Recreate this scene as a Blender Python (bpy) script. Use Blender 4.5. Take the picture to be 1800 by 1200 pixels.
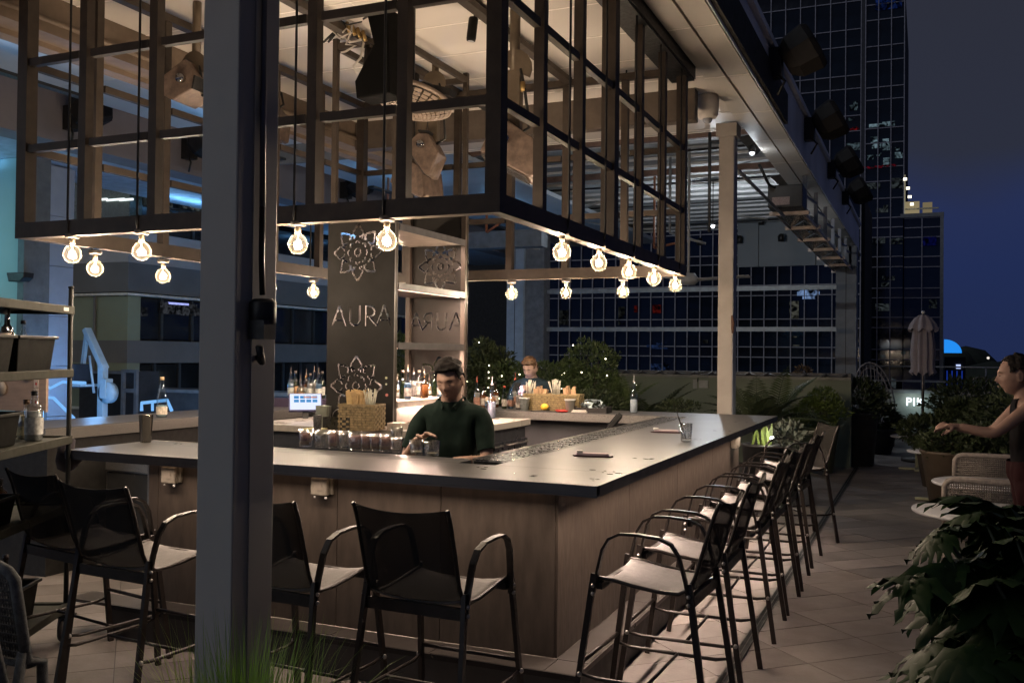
import bpy, bmesh, math, random
from mathutils import Vector, Matrix, noise
random.seed(7)
PI = math.pi
sc = bpy.context.scene
for o in list(bpy.data.objects): bpy.data.objects.remove(o)
C = sc.collection

# ---------------------------------------------------------------- camera
def vn(v):
    v = Vector(v); return v.normalized()
F, CX, CY, H = 1667.0, 900.0, 600.0, 1.64
def _d(px, py): return Vector((px - CX, -(py - CY), -F))
_Y = vn(_d(1625, 630)); _X = vn(-_d(-2931, 581)); _Z = vn(_X.cross(_Y)); _X = vn(_Y.cross(_Z))
ROT = Matrix((_X, _Y, _Z))
cam_data = bpy.data.cameras.new('camera')
cam = bpy.data.objects.new('camera', cam_data); C.objects.link(cam)
cam_data.sensor_width = 36.0; cam_data.lens = 36.0 * F / 1800.0
cam_data.clip_start = 0.05; cam_data.clip_end = 3000
cam.matrix_world = Matrix.Translation((0, 0, H)) @ ROT.to_4x4()
sc.camera = cam

# ---------------------------------------------------------------- night sky
W = bpy.data.worlds.new('World'); sc.world = W; W.use_nodes = True
nt = W.node_tree; nt.nodes.clear()
def _n(t, **k):
    n = nt.nodes.new(t)
    for a, b in k.items(): setattr(n, a, b)
    return n
tc = _n('ShaderNodeTexCoord'); sep = _n('ShaderNodeSeparateXYZ'); ramp = _n('ShaderNodeValToRGB')
noi = _n('ShaderNodeTexNoise'); noi.inputs['Scale'].default_value = 1.7; noi.inputs['Detail'].default_value = 4
noi.inputs['Roughness'].default_value = 0.45
mul = _n('ShaderNodeMath', operation='MULTIPLY_ADD'); mul.inputs[1].default_value = 0.30; mul.inputs[2].default_value = -0.15
add = _n('ShaderNodeMath', operation='ADD'); bgn = _n('ShaderNodeBackground'); out = _n('ShaderNodeOutputWorld')
L = nt.links.new
L(tc.outputs['Generated'], sep.inputs[0]); L(tc.outputs['Generated'], noi.inputs['Vector'])
L(noi.outputs['Fac'], mul.inputs[0]); L(sep.outputs['Z'], add.inputs[0]); L(mul.outputs[0], add.inputs[1])
L(add.outputs[0], ramp.inputs[0]); L(ramp.outputs[0], bgn.inputs['Color']); L(bgn.outputs[0], out.inputs[0])
cr = ramp.color_ramp
cr.elements[0].position = 0.0; cr.elements[0].color = (0.0105, 0.0175, 0.056, 1)
cr.elements[1].position = 1.0; cr.elements[1].color = (0.017, 0.019, 0.028, 1)
for p, c in ((0.10, (0.0115, 0.0195, 0.066)), (0.15, (0.014, 0.0215, 0.066)), (0.21, (0.0185, 0.0215, 0.036)), (0.35, (0.0195, 0.0215, 0.033))):
    e = cr.elements.new(p); e.color = (*c, 1)
bgn.inputs['Strength'].default_value = 1.3
sc.view_settings.view_transform = 'Standard'; sc.view_settings.look = 'None'
sc.view_settings.exposure = 0.0; sc.view_settings.gamma = 1.0; sc.view_settings.use_curve_mapping = False
sc.render.engine = 'CYCLES'
cy = sc.cycles
cy.use_denoising = True; cy.max_bounces = 6; cy.diffuse_bounces = 3; cy.glossy_bounces = 3
cy.transmission_bounces = 4; cy.transparent_max_bounces = 12; cy.sample_clamp_indirect = 2.0
cy.caustics_reflective = False; cy.caustics_refractive = False
cy.use_adaptive_sampling = True; cy.adaptive_threshold = 0.012
try: cy.denoiser = 'OPENIMAGEDENOISE'
except Exception: pass

# one very soft, weak lamp for the glow of the city from behind the camera
_sd = bpy.data.lights.new('city_glow', 'SUN'); _sd.energy = 0.42; _sd.angle = math.radians(55); _sd.color = (0.86, 0.93, 1.0)
_so = bpy.data.objects.new('city_glow', _sd); C.objects.link(_so)
_so.rotation_euler = Vector((0.62, 0.62, -0.48)).to_track_quat('-Z', 'Y').to_euler()
# pixel -> place helpers (used while laying out; everything is then ordinary geometry)
def _ray(px, py): return ROT @ _d(px, py)
def onz(px, py, z): r = _ray(px, py); return Vector((0, 0, H)) + r * ((z - H) / r.z)
def ony(px, py, y): r = _ray(px, py); return Vector((0, 0, H)) + r * (y / r.y)
def onx(px, py, x): r = _ray(px, py); return Vector((0, 0, H)) + r * (x / r.x)

# ---------------------------------------------------------------- materials
MATS = {}
def mat(name, col, rough=0.6, metal=0.0, var=0.12, scale=6.0, bump=0.0, bscale=40.0, emis=None, es=0.0, spec=0.5,
        stretch=None, coat=0.0, var2=None, rv=0.08):
    if name in MATS: return MATS[name]
    m = bpy.data.materials.new(name); m.use_nodes = True
    t = m.node_tree; b = t.nodes['Principled BSDF']
    b.inputs['Roughness'].default_value = rough; b.inputs['Metallic'].default_value = metal
    b.inputs['Specular IOR Level'].default_value = spec; b.inputs['Coat Weight'].default_value = coat
    co = t.nodes.new('ShaderNodeTexCoord'); mp = t.nodes.new('ShaderNodeMapping')
    t.links.new(co.outputs['Object'], mp.inputs['Vector'])
    if stretch: mp.inputs['Scale'].default_value = stretch
    no = t.nodes.new('ShaderNodeTexNoise'); no.inputs['Scale'].default_value = scale; no.inputs['Detail'].default_value = 6
    no.inputs['Roughness'].default_value = 0.6
    t.links.new(mp.outputs[0], no.inputs['Vector'])
    mx = t.nodes.new('ShaderNodeMix'); mx.data_type = 'RGBA'
    c2 = var2 if var2 else tuple(max(0, c * (1 + var * 2)) for c in col)
    c1 = tuple(max(0, c * (1 - var * 2)) for c in col) if not var2 else col
    mr = t.nodes.new('ShaderNodeMapRange'); mr.inputs[1].default_value = 0.3; mr.inputs[2].default_value = 0.7
    t.links.new(no.outputs['Fac'], mr.inputs[0]); t.links.new(mr.outputs[0], mx.inputs[0])
    mx.inputs[6].default_value = (*c1, 1); mx.inputs[7].default_value = (*c2, 1)
    t.links.new(mx.outputs[2], b.inputs['Base Color'])
    rr = t.nodes.new('ShaderNodeMapRange'); rr.inputs[1].default_value = 0.3; rr.inputs[2].default_value = 0.7
    rr.inputs[3].default_value = max(0.02, rough - rv); rr.inputs[4].default_value = min(1, rough + rv)
    n2 = t.nodes.new('ShaderNodeTexNoise'); n2.inputs['Scale'].default_value = scale * 2.3; n2.inputs['Detail'].default_value = 4
    t.links.new(mp.outputs[0], n2.inputs['Vector'])
    t.links.new(n2.outputs['Fac'], rr.inputs[0]); t.links.new(rr.outputs[0], b.inputs['Roughness'])
    if bump > 0:
        bp = t.nodes.new('ShaderNodeBump'); bp.inputs['Strength'].default_value = bump; bp.inputs['Distance'].default_value = 0.01
        nb = t.nodes.new('ShaderNodeTexNoise'); nb.inputs['Scale'].default_value = bscale; nb.inputs['Detail'].default_value = 5
        t.links.new(mp.outputs[0], nb.inputs['Vector']); t.links.new(nb.outputs['Fac'], bp.inputs['Height'])
        t.links.new(bp.outputs[0], b.inputs['Normal'])
    if emis:
        b.inputs['Emission Color'].default_value = (*emis, 1); b.inputs['Emission Strength'].default_value = es
    MATS[name] = m
    return m
def glow(name, col, s):
    if name in MATS: return MATS[name]
    m = bpy.data.materials.new(name); m.use_nodes = True; t = m.node_tree; t.nodes.clear()
    e = t.nodes.new('ShaderNodeEmission'); e.inputs[0].default_value = (*col, 1); e.inputs[1].default_value = s
    o = t.nodes.new('ShaderNodeOutputMaterial'); t.links.new(e.outputs[0], o.inputs[0]); MATS[name] = m; return m
def thin_glass(name, tint=(0.95, 0.95, 0.95), rough=0.03, base=0.06, edge=0.55):
    """thin clear glass: lets light straight through, reflects by Fresnel"""
    if name in MATS: return MATS[name]
    m = bpy.data.materials.new(name); m.use_nodes = True; t = m.node_tree; t.nodes.clear()
    tr = t.nodes.new('ShaderNodeBsdfTransparent'); tr.inputs[0].default_value = (*tint, 1)
    gl = t.nodes.new('ShaderNodeBsdfGlossy'); gl.inputs['Roughness'].default_value = rough; gl.inputs[0].default_value = (1, 1, 1, 1)
    fr = t.nodes.new('ShaderNodeLayerWeight'); fr.inputs[0].default_value = 0.35
    mr = t.nodes.new('ShaderNodeMapRange'); mr.inputs[3].default_value = base; mr.inputs[4].default_value = edge
    t.links.new(fr.outputs['Facing'], mr.inputs[0])
    mx = t.nodes.new('ShaderNodeMixShader'); t.links.new(mr.outputs[0], mx.inputs[0])
    t.links.new(tr.outputs[0], mx.inputs[1]); t.links.new(gl.outputs[0], mx.inputs[2])
    o = t.nodes.new('ShaderNodeOutputMaterial'); t.links.new(mx.outputs[0], o.inputs[0]); MATS[name] = m; return m
def lit_glass(name, tint=(1, .97, .92)):
    """thin clear lamp glass: reflects at the rim, a trace of the lamp's light scatters in its dusty surface"""
    m = bpy.data.materials.new(name); m.use_nodes = True; t = m.node_tree; t.nodes.clear(); N = t.nodes.new; K = t.links.new
    tr = N('ShaderNodeBsdfTransparent'); tr.inputs[0].default_value = (*tint, 1); tl = N('ShaderNodeBsdfTranslucent'); tl.inputs[0].default_value = (1, .86, .62, 1)
    gl = N('ShaderNodeBsdfGlossy'); gl.inputs['Roughness'].default_value = .04
    fr = N('ShaderNodeLayerWeight'); fr.inputs[0].default_value = .4
    def rmp(p, a, b):
        pw = N('ShaderNodeMath'); pw.operation = 'POWER'; pw.inputs[1].default_value = p; mr = N('ShaderNodeMapRange'); mr.inputs[3].default_value = a; mr.inputs[4].default_value = b
        K(fr.outputs['Facing'], pw.inputs[0]); K(pw.outputs[0], mr.inputs[0]); return mr.outputs[0]
    a = N('ShaderNodeMixShader'); K(rmp(2.0, .02, .35), a.inputs[0]); K(tr.outputs[0], a.inputs[1]); K(gl.outputs[0], a.inputs[2])
    b = N('ShaderNodeMixShader'); K(rmp(3.5, .003, .10), b.inputs[0]); K(a.outputs[0], b.inputs[1]); K(tl.outputs[0], b.inputs[2])
    o = N('ShaderNodeOutputMaterial'); K(b.outputs[0], o.inputs[0]); MATS[name] = m; return m
def spotty_glow(name, col, s, scale=6.0, thr=.48):
    """glowing patches for lit rooms and painted reflections: broken, uneven brightness"""
    m = bpy.data.materials.new(name); m.use_nodes = True; t = m.node_tree; t.nodes.clear(); N = t.nodes.new; K = t.links.new
    g = N('ShaderNodeNewGeometry'); no = N('ShaderNodeTexNoise'); no.inputs['Scale'].default_value = scale; no.inputs['Detail'].default_value = 3; no.inputs['Distortion'].default_value = 1.2
    mr = N('ShaderNodeMapRange'); mr.inputs[1].default_value = thr; mr.inputs[2].default_value = thr + .34; mr.inputs[4].default_value = s
    e = N('ShaderNodeEmission'); e.inputs[0].default_value = (*col, 1); tr = N('ShaderNodeBsdfTransparent'); mx = N('ShaderNodeMixShader'); m3 = N('ShaderNodeMapRange'); m3.inputs[1].default_value = thr - .08; m3.inputs[2].default_value = thr + .12
    K(g.outputs['Position'], no.inputs['Vector']); K(no.outputs['Fac'], mr.inputs[0]); K(mr.outputs[0], e.inputs[1]); K(no.outputs['Fac'], m3.inputs[0]); K(m3.outputs[0], mx.inputs[0])
    K(tr.outputs[0], mx.inputs[1]); K(e.outputs[0], mx.inputs[2]); o = N('ShaderNodeOutputMaterial'); K(mx.outputs[0], o.inputs[0]); return m
def sheer(name, col, alpha):
    """woven sling mesh: mostly opaque cloth with see-through weave"""
    m = mat(name, col, 0.8, var=0.1, scale=30, bump=0.3, bscale=300)
    t = m.node_tree; b = t.nodes['Principled BSDF']; o = t.nodes['Material Output']
    tr = t.nodes.new('ShaderNodeBsdfTransparent'); mx = t.nodes.new('ShaderNodeMixShader'); mx.inputs[0].default_value = alpha
    t.links.new(tr.outputs[0], mx.inputs[1]); t.links.new(b.outputs[0], mx.inputs[2]); t.links.new(mx.outputs[0], o.inputs[0])
    return m

# ---------------------------------------------------------------- mesh builder
class MB:
    def __init__(s): s.v = []; s.f = []; s.sm = []
    def add(s, vs, fs, smooth=False):
        n = len(s.v); s.v += [tuple(v) for v in vs]; s.f += [tuple(i + n for i in f) for f in fs]; s.sm += [smooth] * len(fs); return s
    def box(s, x0, x1, y0, y1, z0, z1):
        vs = [(x0, y0, z0), (x1, y0, z0), (x1, y1, z0), (x0, y1, z0), (x0, y0, z1), (x1, y0, z1), (x1, y1, z1), (x0, y1, z1)]
        return s.add(vs, [(0, 3, 2, 1), (4, 5, 6, 7), (0, 1, 5, 4), (1, 2, 6, 5), (2, 3, 7, 6), (3, 0, 4, 7)])
    def cbox(s, c, d, M=None):
        vs = [Vector((x * d[0] / 2, y * d[1] / 2, z * d[2] / 2)) for z in (-1, 1) for x, y in ((-1, -1), (1, -1), (1, 1), (-1, 1))]
        if M is not None: vs = [M @ v for v in vs]
        c = Vector(c)
        return s.add([v + c for v in vs], [(0, 3, 2, 1), (4, 5, 6, 7), (0, 1, 5, 4), (1, 2, 6, 5), (2, 3, 7, 6), (3, 0, 4, 7)])
    def bar(s, p, q, w, h, up=(0, 0, 1)):
        p = Vector(p); q = Vector(q); d = (q - p).normalized(); u = Vector(up)
        if abs(d.dot(u)) > 0.98: u = Vector((0, 1, 0))
        a = d.cross(u).normalized(); b = a.cross(d).normalized()
        vs = []
        for e in (p, q):
            for i, j in ((-1, -1), (1, -1), (1, 1), (-1, 1)): vs.append(e + a * (i * w / 2) + b * (j * h / 2))
        return s.add(vs, [(0, 3, 2, 1), (4, 5, 6, 7), (0, 1, 5, 4), (1, 2, 6, 5), (2, 3, 7, 6), (3, 0, 4, 7)])
    def tube(s, pts, r, n=8, w=None, closed=False, side=None):
        """round tube (or flat strap when w given: r = half thickness, w = half width)"""
        pts = [Vector(p) for p in pts]; rings = []; N = len(pts)
        prev = None
        for i, p in enumerate(pts):
            a = pts[i - 1] if i else (pts[-1] if closed else p); b = pts[i + 1] if i < N - 1 else (pts[0] if closed else p)
            d = (b - a).normalized()
            if side is not None: u = Vector(side) - d * d.dot(Vector(side)); u.normalize()
            elif prev is None:
                u = Vector((0, 0, 1)) if abs(d.z) < 0.9 else Vector((1, 0, 0)); u = (u - d * d.dot(u)).normalized()
            else: u = (prev - d * d.dot(prev)).normalized()
            prev = u; v = d.cross(u)
            rr = r[i] if isinstance(r, (list, tuple)) else r
            if w: ring = [p + u * (w * x) + v * (rr * y) for x, y in ((-1, -1), (1, -1), (1, 1), (-1, 1))]
            else: ring = [p + (u * math.cos(2 * PI * k / n) + v * math.sin(2 * PI * k / n)) * rr for k in range(n)]
            rings.append(ring)
        m = len(rings[0]); vs = [v for r_ in rings for v in r_]; fs = []
        for i in range(N - 1 + (1 if closed else 0)):
            for k in range(m):
                a = i * m + k; b = i * m + (k + 1) % m; i2 = (i + 1) % N; c = i2 * m + (k + 1) % m; d = i2 * m + k
                fs.append((a, b, c, d))
        if not closed: fs += [tuple(range(m - 1, -1, -1)), tuple((N - 1) * m + k for k in range(m))]
        return s.add(vs, fs, smooth=(w is None))
    def lathe(s, prof, n=16, c=(0, 0, 0), sq=0.0, M=None, caps=True):
        vs = []; fs = []; c = Vector(c)
        for r, z in prof:
            for k in range(n):
                a = 2 * PI * k / n; x, y = math.cos(a), math.sin(a)
                if sq: q = (abs(x) ** (2 + sq * 8) + abs(y) ** (2 + sq * 8)) ** (1 / (2 + sq * 8)); x /= q; y /= q
                v = Vector((x * r, y * r, z)); v = (M @ v if M is not None else v) + c; vs.append(v)
        for i in range(len(prof) - 1):
            for k in range(n):
                fs.append((i * n + k, i * n + (k + 1) % n, (i + 1) * n + (k + 1) % n, (i + 1) * n + k))
        if caps:
            if prof[0][0] > 1e-5: fs.append(tuple(range(n - 1, -1, -1)))
            if prof[-1][0] > 1e-5: fs.append(tuple((len(prof) - 1) * n + k for k in range(n)))
        return s.add(vs, fs, smooth=True)
    def prism(s, poly, h, M=None, c=(0, 0, 0)):
        n = len(poly); c = Vector(c)
        vs = [Vector((x, y, -h / 2)) for x, y in poly] + [Vector((x, y, h / 2)) for x, y in poly]
        vs = [(M @ v if M is not None else v) + c for v in vs]
        fs = [tuple(range(n - 1, -1, -1)), tuple(range(n, 2 * n))] + [(i, (i + 1) % n, n + (i + 1) % n, n + i) for i in range(n)]
        return s.add(vs, fs)
    def ball(s, c, r, n=10, m=7, sc_=(1, 1, 1)):
        prof = [(r * math.sin(PI * i / m), -r * math.cos(PI * i / m)) for i in range(m + 1)]
        M = Matrix.Diagonal(Vector(sc_)); return s.lathe([(max(a, 1e-6), b) for a, b in prof], n, c, M=M, caps=False)
    def xf(s, M):
        s.v = [tuple(M @ Vector(v)) for v in s.v]; return s
    def mesh(s, name, m=None):
        me = bpy.data.meshes.new(name); me.from_pydata(s.v, [], s.f); me.update()
        me.polygons.foreach_set('use_smooth', s.sm)
        if m: me.materials.append(m)
        return me
    def build(s, name, m, parent=None, loc=None, rot=None, bevel=0.0, label=None, weighted=True):
        o = bpy.data.objects.new(name, s.mesh(name, m)); C.objects.link(o)
        if parent: o.parent = parent
        if loc is not None: o.location = loc
        if rot is not None: o.rotation_euler = rot
        if bevel:
            bv = o.modifiers.new('bevel', 'BEVEL'); bv.width = bevel; bv.segments = 2; bv.limit_method = 'ANGLE'; bv.angle_limit = 0.9
        if label: o['label'] = label
        return o
def text_obj(body, size, m, parent, loc, extrude=.001, offset=0.0, spacing=1.0, center=False, name='lettering'):
    cu = bpy.data.curves.new('t', 'FONT'); cu.body = body; cu.size = size; cu.extrude = extrude; cu.offset = offset; cu.space_character = spacing
    if center: cu.align_x = 'CENTER'; cu.align_y = 'CENTER'
    o = bpy.data.objects.new('t', cu); C.objects.link(o); me = bpy.data.meshes.new_from_object(o.evaluated_get(bpy.context.evaluated_depsgraph_get()))
    bpy.data.objects.remove(o); me.materials.clear(); me.materials.append(m); n = inst(name, me, parent, loc, (PI / 2, 0, 0)); return n
def tag(o, label=None, cat=None, group=None, kind=None):
    if label: o['label'] = label
    if cat: o['category'] = cat
    if group: o['group'] = group
    if kind: o['kind'] = kind
    return o
def thing(name, label, cat, loc=(0, 0, 0), rz=0.0, group=None):
    o = bpy.data.objects.new(name, None); C.objects.link(o); o.empty_display_size = 0.1
    o.location = loc; o.rotation_euler = (0, 0, rz); return tag(o, label, cat, group)
def inst(name, me, parent=None, loc=(0, 0, 0), rot=(0, 0, 0), scale=None):
    o = bpy.data.objects.new(name, me); C.objects.link(o)
    if parent: o.parent = parent
    o.location = loc; o.rotation_euler = rot
    if scale: o.scale = scale
    return o
def dup(root, loc, rz=None, label=None, group=None, scale=None):
    def cp(o, par):
        c = o.copy(); C.objects.link(c); c.parent = par
        for ch in list(o.children): cp(ch, c)
        return c
    r = cp(root, None); r.location = loc
    if rz is not None: r.rotation_euler = (root.rotation_euler[0], root.rotation_euler[1], rz)
    if label: r['label'] = label
    if group: r['group'] = group
    if scale: r.scale = scale
    return r
def light(name, kind, loc, power, col, size=0.05, size_y=None, rot=(0, 0, 0), parent=None, spread=None, spot=None):
    d = bpy.data.lights.new(name, kind); d.energy = power; d.color = col
    if kind == 'AREA':
        d.shape = 'RECTANGLE' if size_y else 'SQUARE'; d.size = size
        if size_y: d.size_y = size_y
        if spread: d.spread = spread
    elif kind in ('POINT', 'SPOT'): d.shadow_soft_size = size
    if spot: d.spot_size = spot; d.spot_blend = 0.6
    o = bpy.data.objects.new(name, d); C.objects.link(o); o.location = loc; o.rotation_euler = rot
    if parent: o.parent = parent
    return o

# shared materials
BLACK = mat('black_metal', (0.022, 0.021, 0.02), 0.45, 0.3, var=0.2, scale=20)
CAGE = mat('bronze_steel', (0.050, 0.038, 0.029), 0.55, 0.0, var=0.12, scale=9, spec=.3, rv=.03)
STEEL = mat('brushed_steel', (0.42, 0.40, 0.37), 0.32, 0.9, var=0.08, scale=30, stretch=(1, 12, 12))
CHROME = mat('chrome', (0.6, 0.6, 0.6), 0.12, 1.0, var=0.05)
WHITEP = mat('white_paint', (0.62, 0.61, 0.58), 0.5, var=0.05)
WARM = (1.0, 0.80, 0.61)
# ---------------------------------------------------------------- terrace floor
def tile_material(name, objrand, cA, cB, grout=(0.03, 0.026, 0.022)):
    m = bpy.data.materials.new(name); m.use_nodes = True; t = m.node_tree; b = t.nodes['Principled BSDF']
    geo = t.nodes.new('ShaderNodeNewGeometry'); N = t.nodes.new; K = t.links.new
    no = N('ShaderNodeTexNoise'); no.inputs['Scale'].default_value = 3.0; no.inputs['Detail'].default_value = 8; no.inputs['Roughness'].default_value = 0.65
    n2 = N('ShaderNodeTexNoise'); n2.inputs['Scale'].default_value = 0.9; n2.inputs['Detail'].default_value = 3
    if objrand:
        oi = N('ShaderNodeObjectInfo'); vm = N('ShaderNodeVectorMath'); vm.operation = 'ADD'; cb = N('ShaderNodeCombineXYZ')
        ml = N('ShaderNodeMath'); ml.operation = 'MULTIPLY'; ml.inputs[1].default_value = 37.0
        K(oi.outputs['Random'], ml.inputs[0]); K(ml.outputs[0], cb.inputs[2]); K(geo.outputs['Position'], vm.inputs[0]); K(cb.outputs[0], vm.inputs[1])
        K(vm.outputs[0], no.inputs['Vector']); rnd = oi.outputs['Random']
    else: K(geo.outputs['Position'], no.inputs['Vector'])
    K(geo.outputs['Position'], n2.inputs['Vector'])
    mx = N('ShaderNodeMix'); mx.data_type = 'RGBA'; mx.inputs[6].default_value = (*cA, 1); mx.inputs[7].default_value = (*cB, 1)
    mr = N('ShaderNodeMapRange'); mr.inputs[1].default_value = 0.3; mr.inputs[2].default_value = 0.7
    K(no.outputs['Fac'], mr.inputs[0]); K(mr.outputs[0], mx.inputs[0])
    hs = N('ShaderNodeHueSaturation'); K(mx.outputs[2], hs.inputs['Color'])
    rv = N('ShaderNodeMapRange'); rv.inputs[3].default_value = 0.72; rv.inputs[4].default_value = 1.18
    if objrand:
        K(rnd, rv.inputs[0]); K(rv.outputs[0], hs.inputs['Value']); K(hs.outputs[0], b.inputs['Base Color'])
    else:
        mp = N('ShaderNodeMapping'); mp.inputs['Rotation'].default_value = (0, 0, -PI / 4); K(geo.outputs['Position'], mp.inputs[0])
        mp.inputs['Location'].default_value = (-U0, -V0, 0)
        br = N('ShaderNodeTexBrick'); br.offset = 0.0; br.inputs['Scale'].default_value = 1.0
        br.inputs['Brick Width'].default_value = TU; br.inputs['Row Height'].default_value = TV; br.inputs['Mortar Size'].default_value = 0.003
        br.inputs['Color1'].default_value = (0.72, 0.72, 0.72, 1); br.inputs['Color2'].default_value = (1.2, 1.2, 1.2, 1); br.inputs['Mortar'].default_value = (0.2, 0.2, 0.2, 1)
        K(mp.outputs[0], br.inputs['Vector'])
        m2 = N('ShaderNodeMix'); m2.data_type = 'RGBA'; m2.blend_type = 'MULTIPLY'; m2.inputs[0].default_value = 1.0
        K(mx.outputs[2], m2.inputs[6]); K(br.outputs['Color'], m2.inputs[7]); K(m2.outputs[2], b.inputs['Base Color'])
    rr = N('ShaderNodeMapRange'); rr.inputs[3].default_value = 0.38; rr.inputs[4].default_value = 0.62
    K(n2.outputs['Fac'], rr.inputs[0]); K(rr.outputs[0], b.inputs['Roughness'])
    bp = N('ShaderNodeBump'); bp.inputs['Strength'].default_value = 0.12; bp.inputs['Distance'].default_value = 0.01
    nb = N('ShaderNodeTexNoise'); nb.inputs['Scale'].default_value = 60; K(geo.outputs['Position'], nb.inputs['Vector']); K(nb.outputs['Fac'], bp.inputs['Height']); K(bp.outputs[0], b.inputs['Normal'])
    MATS[name] = m; return m
TU, TV, U0, V0 = 0.577, 0.288, 3.37, 3.881
R2 = math.sqrt(0.5)
FLOORM = tile_material('floor_stone', False, (0.15, 0.128, 0.115), (0.25, 0.222, 0.205))
TILEM = tile_material('floor_tile_stone', True, (0.15, 0.128, 0.115), (0.25, 0.222, 0.205))
mb = MB().box(-16, 5.2, -3, 24.6, -0.30, -0.006)
floor = mb.build('floor', FLOORM); floor['kind'] = 'structure'
inv = ROT.transposed()
def project(p):
    c = inv @ (Vector(p) - Vector((0, 0, H)))
    if c.z > -0.1: return None
    return CX + F * c.x / -c.z, CY - F * c.y / -c.z, -c.z
tm = MB().box(-TU / 2 + .0025, TU / 2 - .0025, -TV / 2 + .0025, TV / 2 - .0025, -0.012, 0).mesh('tile', TILEM)
cand = []
for i in range(-40, 60):
    for j in range(-60, 90):
        u = U0 + (i + .5) * TU; v = V0 + (j + .5) * TV
        x, y = (u - v) * R2, (u + v) * R2
        if y > 24 or x > 5 or x < -6: continue
        if -4.25 < x < -1.62 and y > 4.25: continue
        if x < -4.25 and y > 7: continue
        q = project((x, y, 0))
        if not q or q[0] < -60 or q[0] > 1850 or q[1] > 1330: continue
        cand.append((q[2], x, y))
cand.sort()
for k, (d, x, y) in enumerate(cand[:296]):
    o = inst('tile', tm, floor, (x, y, random.uniform(-0.0008, 0.0004)), (random.uniform(-.0006, .0006), random.uniform(-.0006, .0006), PI / 4))
# linear floor drain beside the stools
dr = thing('floor_drain', 'long thin slotted metal drain channel running across the floor tiles beside the bar stools', 'drain', (-0.925, 3, 0.002))
MB().box(-0.028, 0.028, 0, 14.3, 0.0, 0.0035).build('drain_bed', mat('drain_dark', (0.008, 0.008, 0.008), 0.6), dr)
g = MB()
for s in (-0.026, 0.0, 0.026): g.box(s - .0025, s + .0025, 0, 14.3, .0035, .006)
g.build('grate', mat('drain_metal', (0.12, 0.11, 0.10), 0.4, 0.7), dr)

# ---------------------------------------------------------------- ceiling over the bar
CZ = 4.3
CEILM = mat('ceiling_panel_paint', (0.80, 0.73, 0.66), 0.22, var=0.006, scale=1.2, rv=.01, spec=.7)
JNT = mat('joint_trim', (.95, .88, .80), .5, var=.01, rv=.01)
SOFM = mat('soffit_paint', (0.58, 0.53, 0.47), 0.5, var=0.015, scale=1.5, rv=.01)
mb = MB().box(-6.06, -1.45, 1.0, 11.2, CZ + .012, CZ + .35)
ceil = mb.build('ceiling', mat('ceiling_back', (0.03, 0.028, 0.025), 0.8)); ceil['kind'] = 'structure'
ys = [1.7 + 1.433 * k * 0.5 for k in range(-1, 14)]
# narrow groove line between the ceiling and the soffit
for i in range(-1, 14):
    y0 = 1.06 + 0.7165 * i + 0.72; y1 = y0 + .7165
    if y0 > 11.1: continue
    y1 = min(y1, 11.2)
    MB().box(-6.05, -4.03, y0 + .003, y1 - .003, CZ, CZ + .011).build('panel', CEILM, ceil)
    MB().box(-6.05, -1.94, y1 - .007, y1 + .007, CZ - .004, CZ - .0016).build('joint_strip', JNT, ceil)
    MB().box(-4.024, -1.94, y0 + .003, y1 - .003, CZ - random.uniform(0, .0015), CZ + .011).build('panel', CEILM, ceil)
SOFF = thing('canopy_edge_beam', 'long grey edge beam and pale panelled soffit along the right side of the canopy', 'beam', (0, 0, 0))
for i in range(-1, 17):
    y0 = 1.80 + 1.433 * i; y1 = y0 + 1.433
    if y0 < 1.0: y0 = 1.0
    MB().box(-1.93, -1.735, y1 - .006, y1 + .006, CZ - .0225, CZ - .0205).box(-1.71, -1.512, y1 - .006, y1 + .006, CZ - .0225, CZ - .0205).build('joint_strip', JNT, SOFF)
    MB().box(-1.93, -1.735, y0 + .003, y1 - .003, CZ - .02, CZ + .01).build('panel', SOFM, SOFF)
    MB().box(-1.71, -1.512, y0 + .003, y1 - .003, CZ - .02, CZ + .01).build('panel', SOFM, SOFF)
BEAMM = mat('beam_paint', (0.78, 0.78, 0.82), 0.55, var=0.08, scale=1.2)
MB().box(-1.93, -1.50, 1.0, 24.7, CZ + .012, CZ + .60).build('beam_body', BEAMM, SOFF)
mb = MB()
for i in range(0, 5): mb.box(-1.4985, -1.49, 1.0 + i * 4.75, 1.0 + (i + 1) * 4.75 - .012, CZ - .02, CZ + .56)
mb.box(-1.52, -1.44, 1.0, 24.7, CZ + .57, CZ + .64)
mb.build('fascia', BEAMM, SOFF)
# slatted metal deck beyond the bar ceiling
DECKM = mat('deck_metal', (0.30, 0.31, 0.30), 0.75, 0.0, var=0.1, scale=3)
RIBM = mat('deck_rib', (0.6, 0.6, 0.6), 0.7, 0.0, var=0.06)
deck = thing('slatted_metal_roof_deck', 'ribbed grey metal roof deck with pale ribs over the far part of the terrace', 'roof', (0, 0, 4.9))
MB().box(-10.2, -1.94, 11.22, 24.5, 0.0, 0.12).build('deck_sheet', DECKM, deck)
rib = MB().box(-4.1, 4.1, -.02, .02, -.045, -.003).mesh('rib', RIBM)
for k in range(22): inst('rib', rib, deck, (-6.05, 11.6 + k * .6, 0))
MB().box(-10.2, -1.94, 11.205, 11.27, -.55, -.003).build('end_beam', mat('deck_end', (0.16, 0.15, 0.14), 0.6), deck)
for (y, z, m_) in ((13.2, -.16, 'rust_pipe'), (15.8, -.14, 'rust_pipe')):
    MB().bar((-8.6, y, z), (-2.1, y, z), .09, .10).build('purlin', mat('rust_pipe', (0.16, 0.10, 0.08), 0.6, var=.2), deck)
for y in (14.4, 17.0, 19.4, 22.4):
    MB().tube([(-8.4, y, -.09), (-5.2, y + .03, -.12), (-1.95, y, -.09)], .018, 6).build('conduit', mat('conduit_dark', (0.03, 0.03, 0.032), 0.5, .4), deck)
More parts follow.
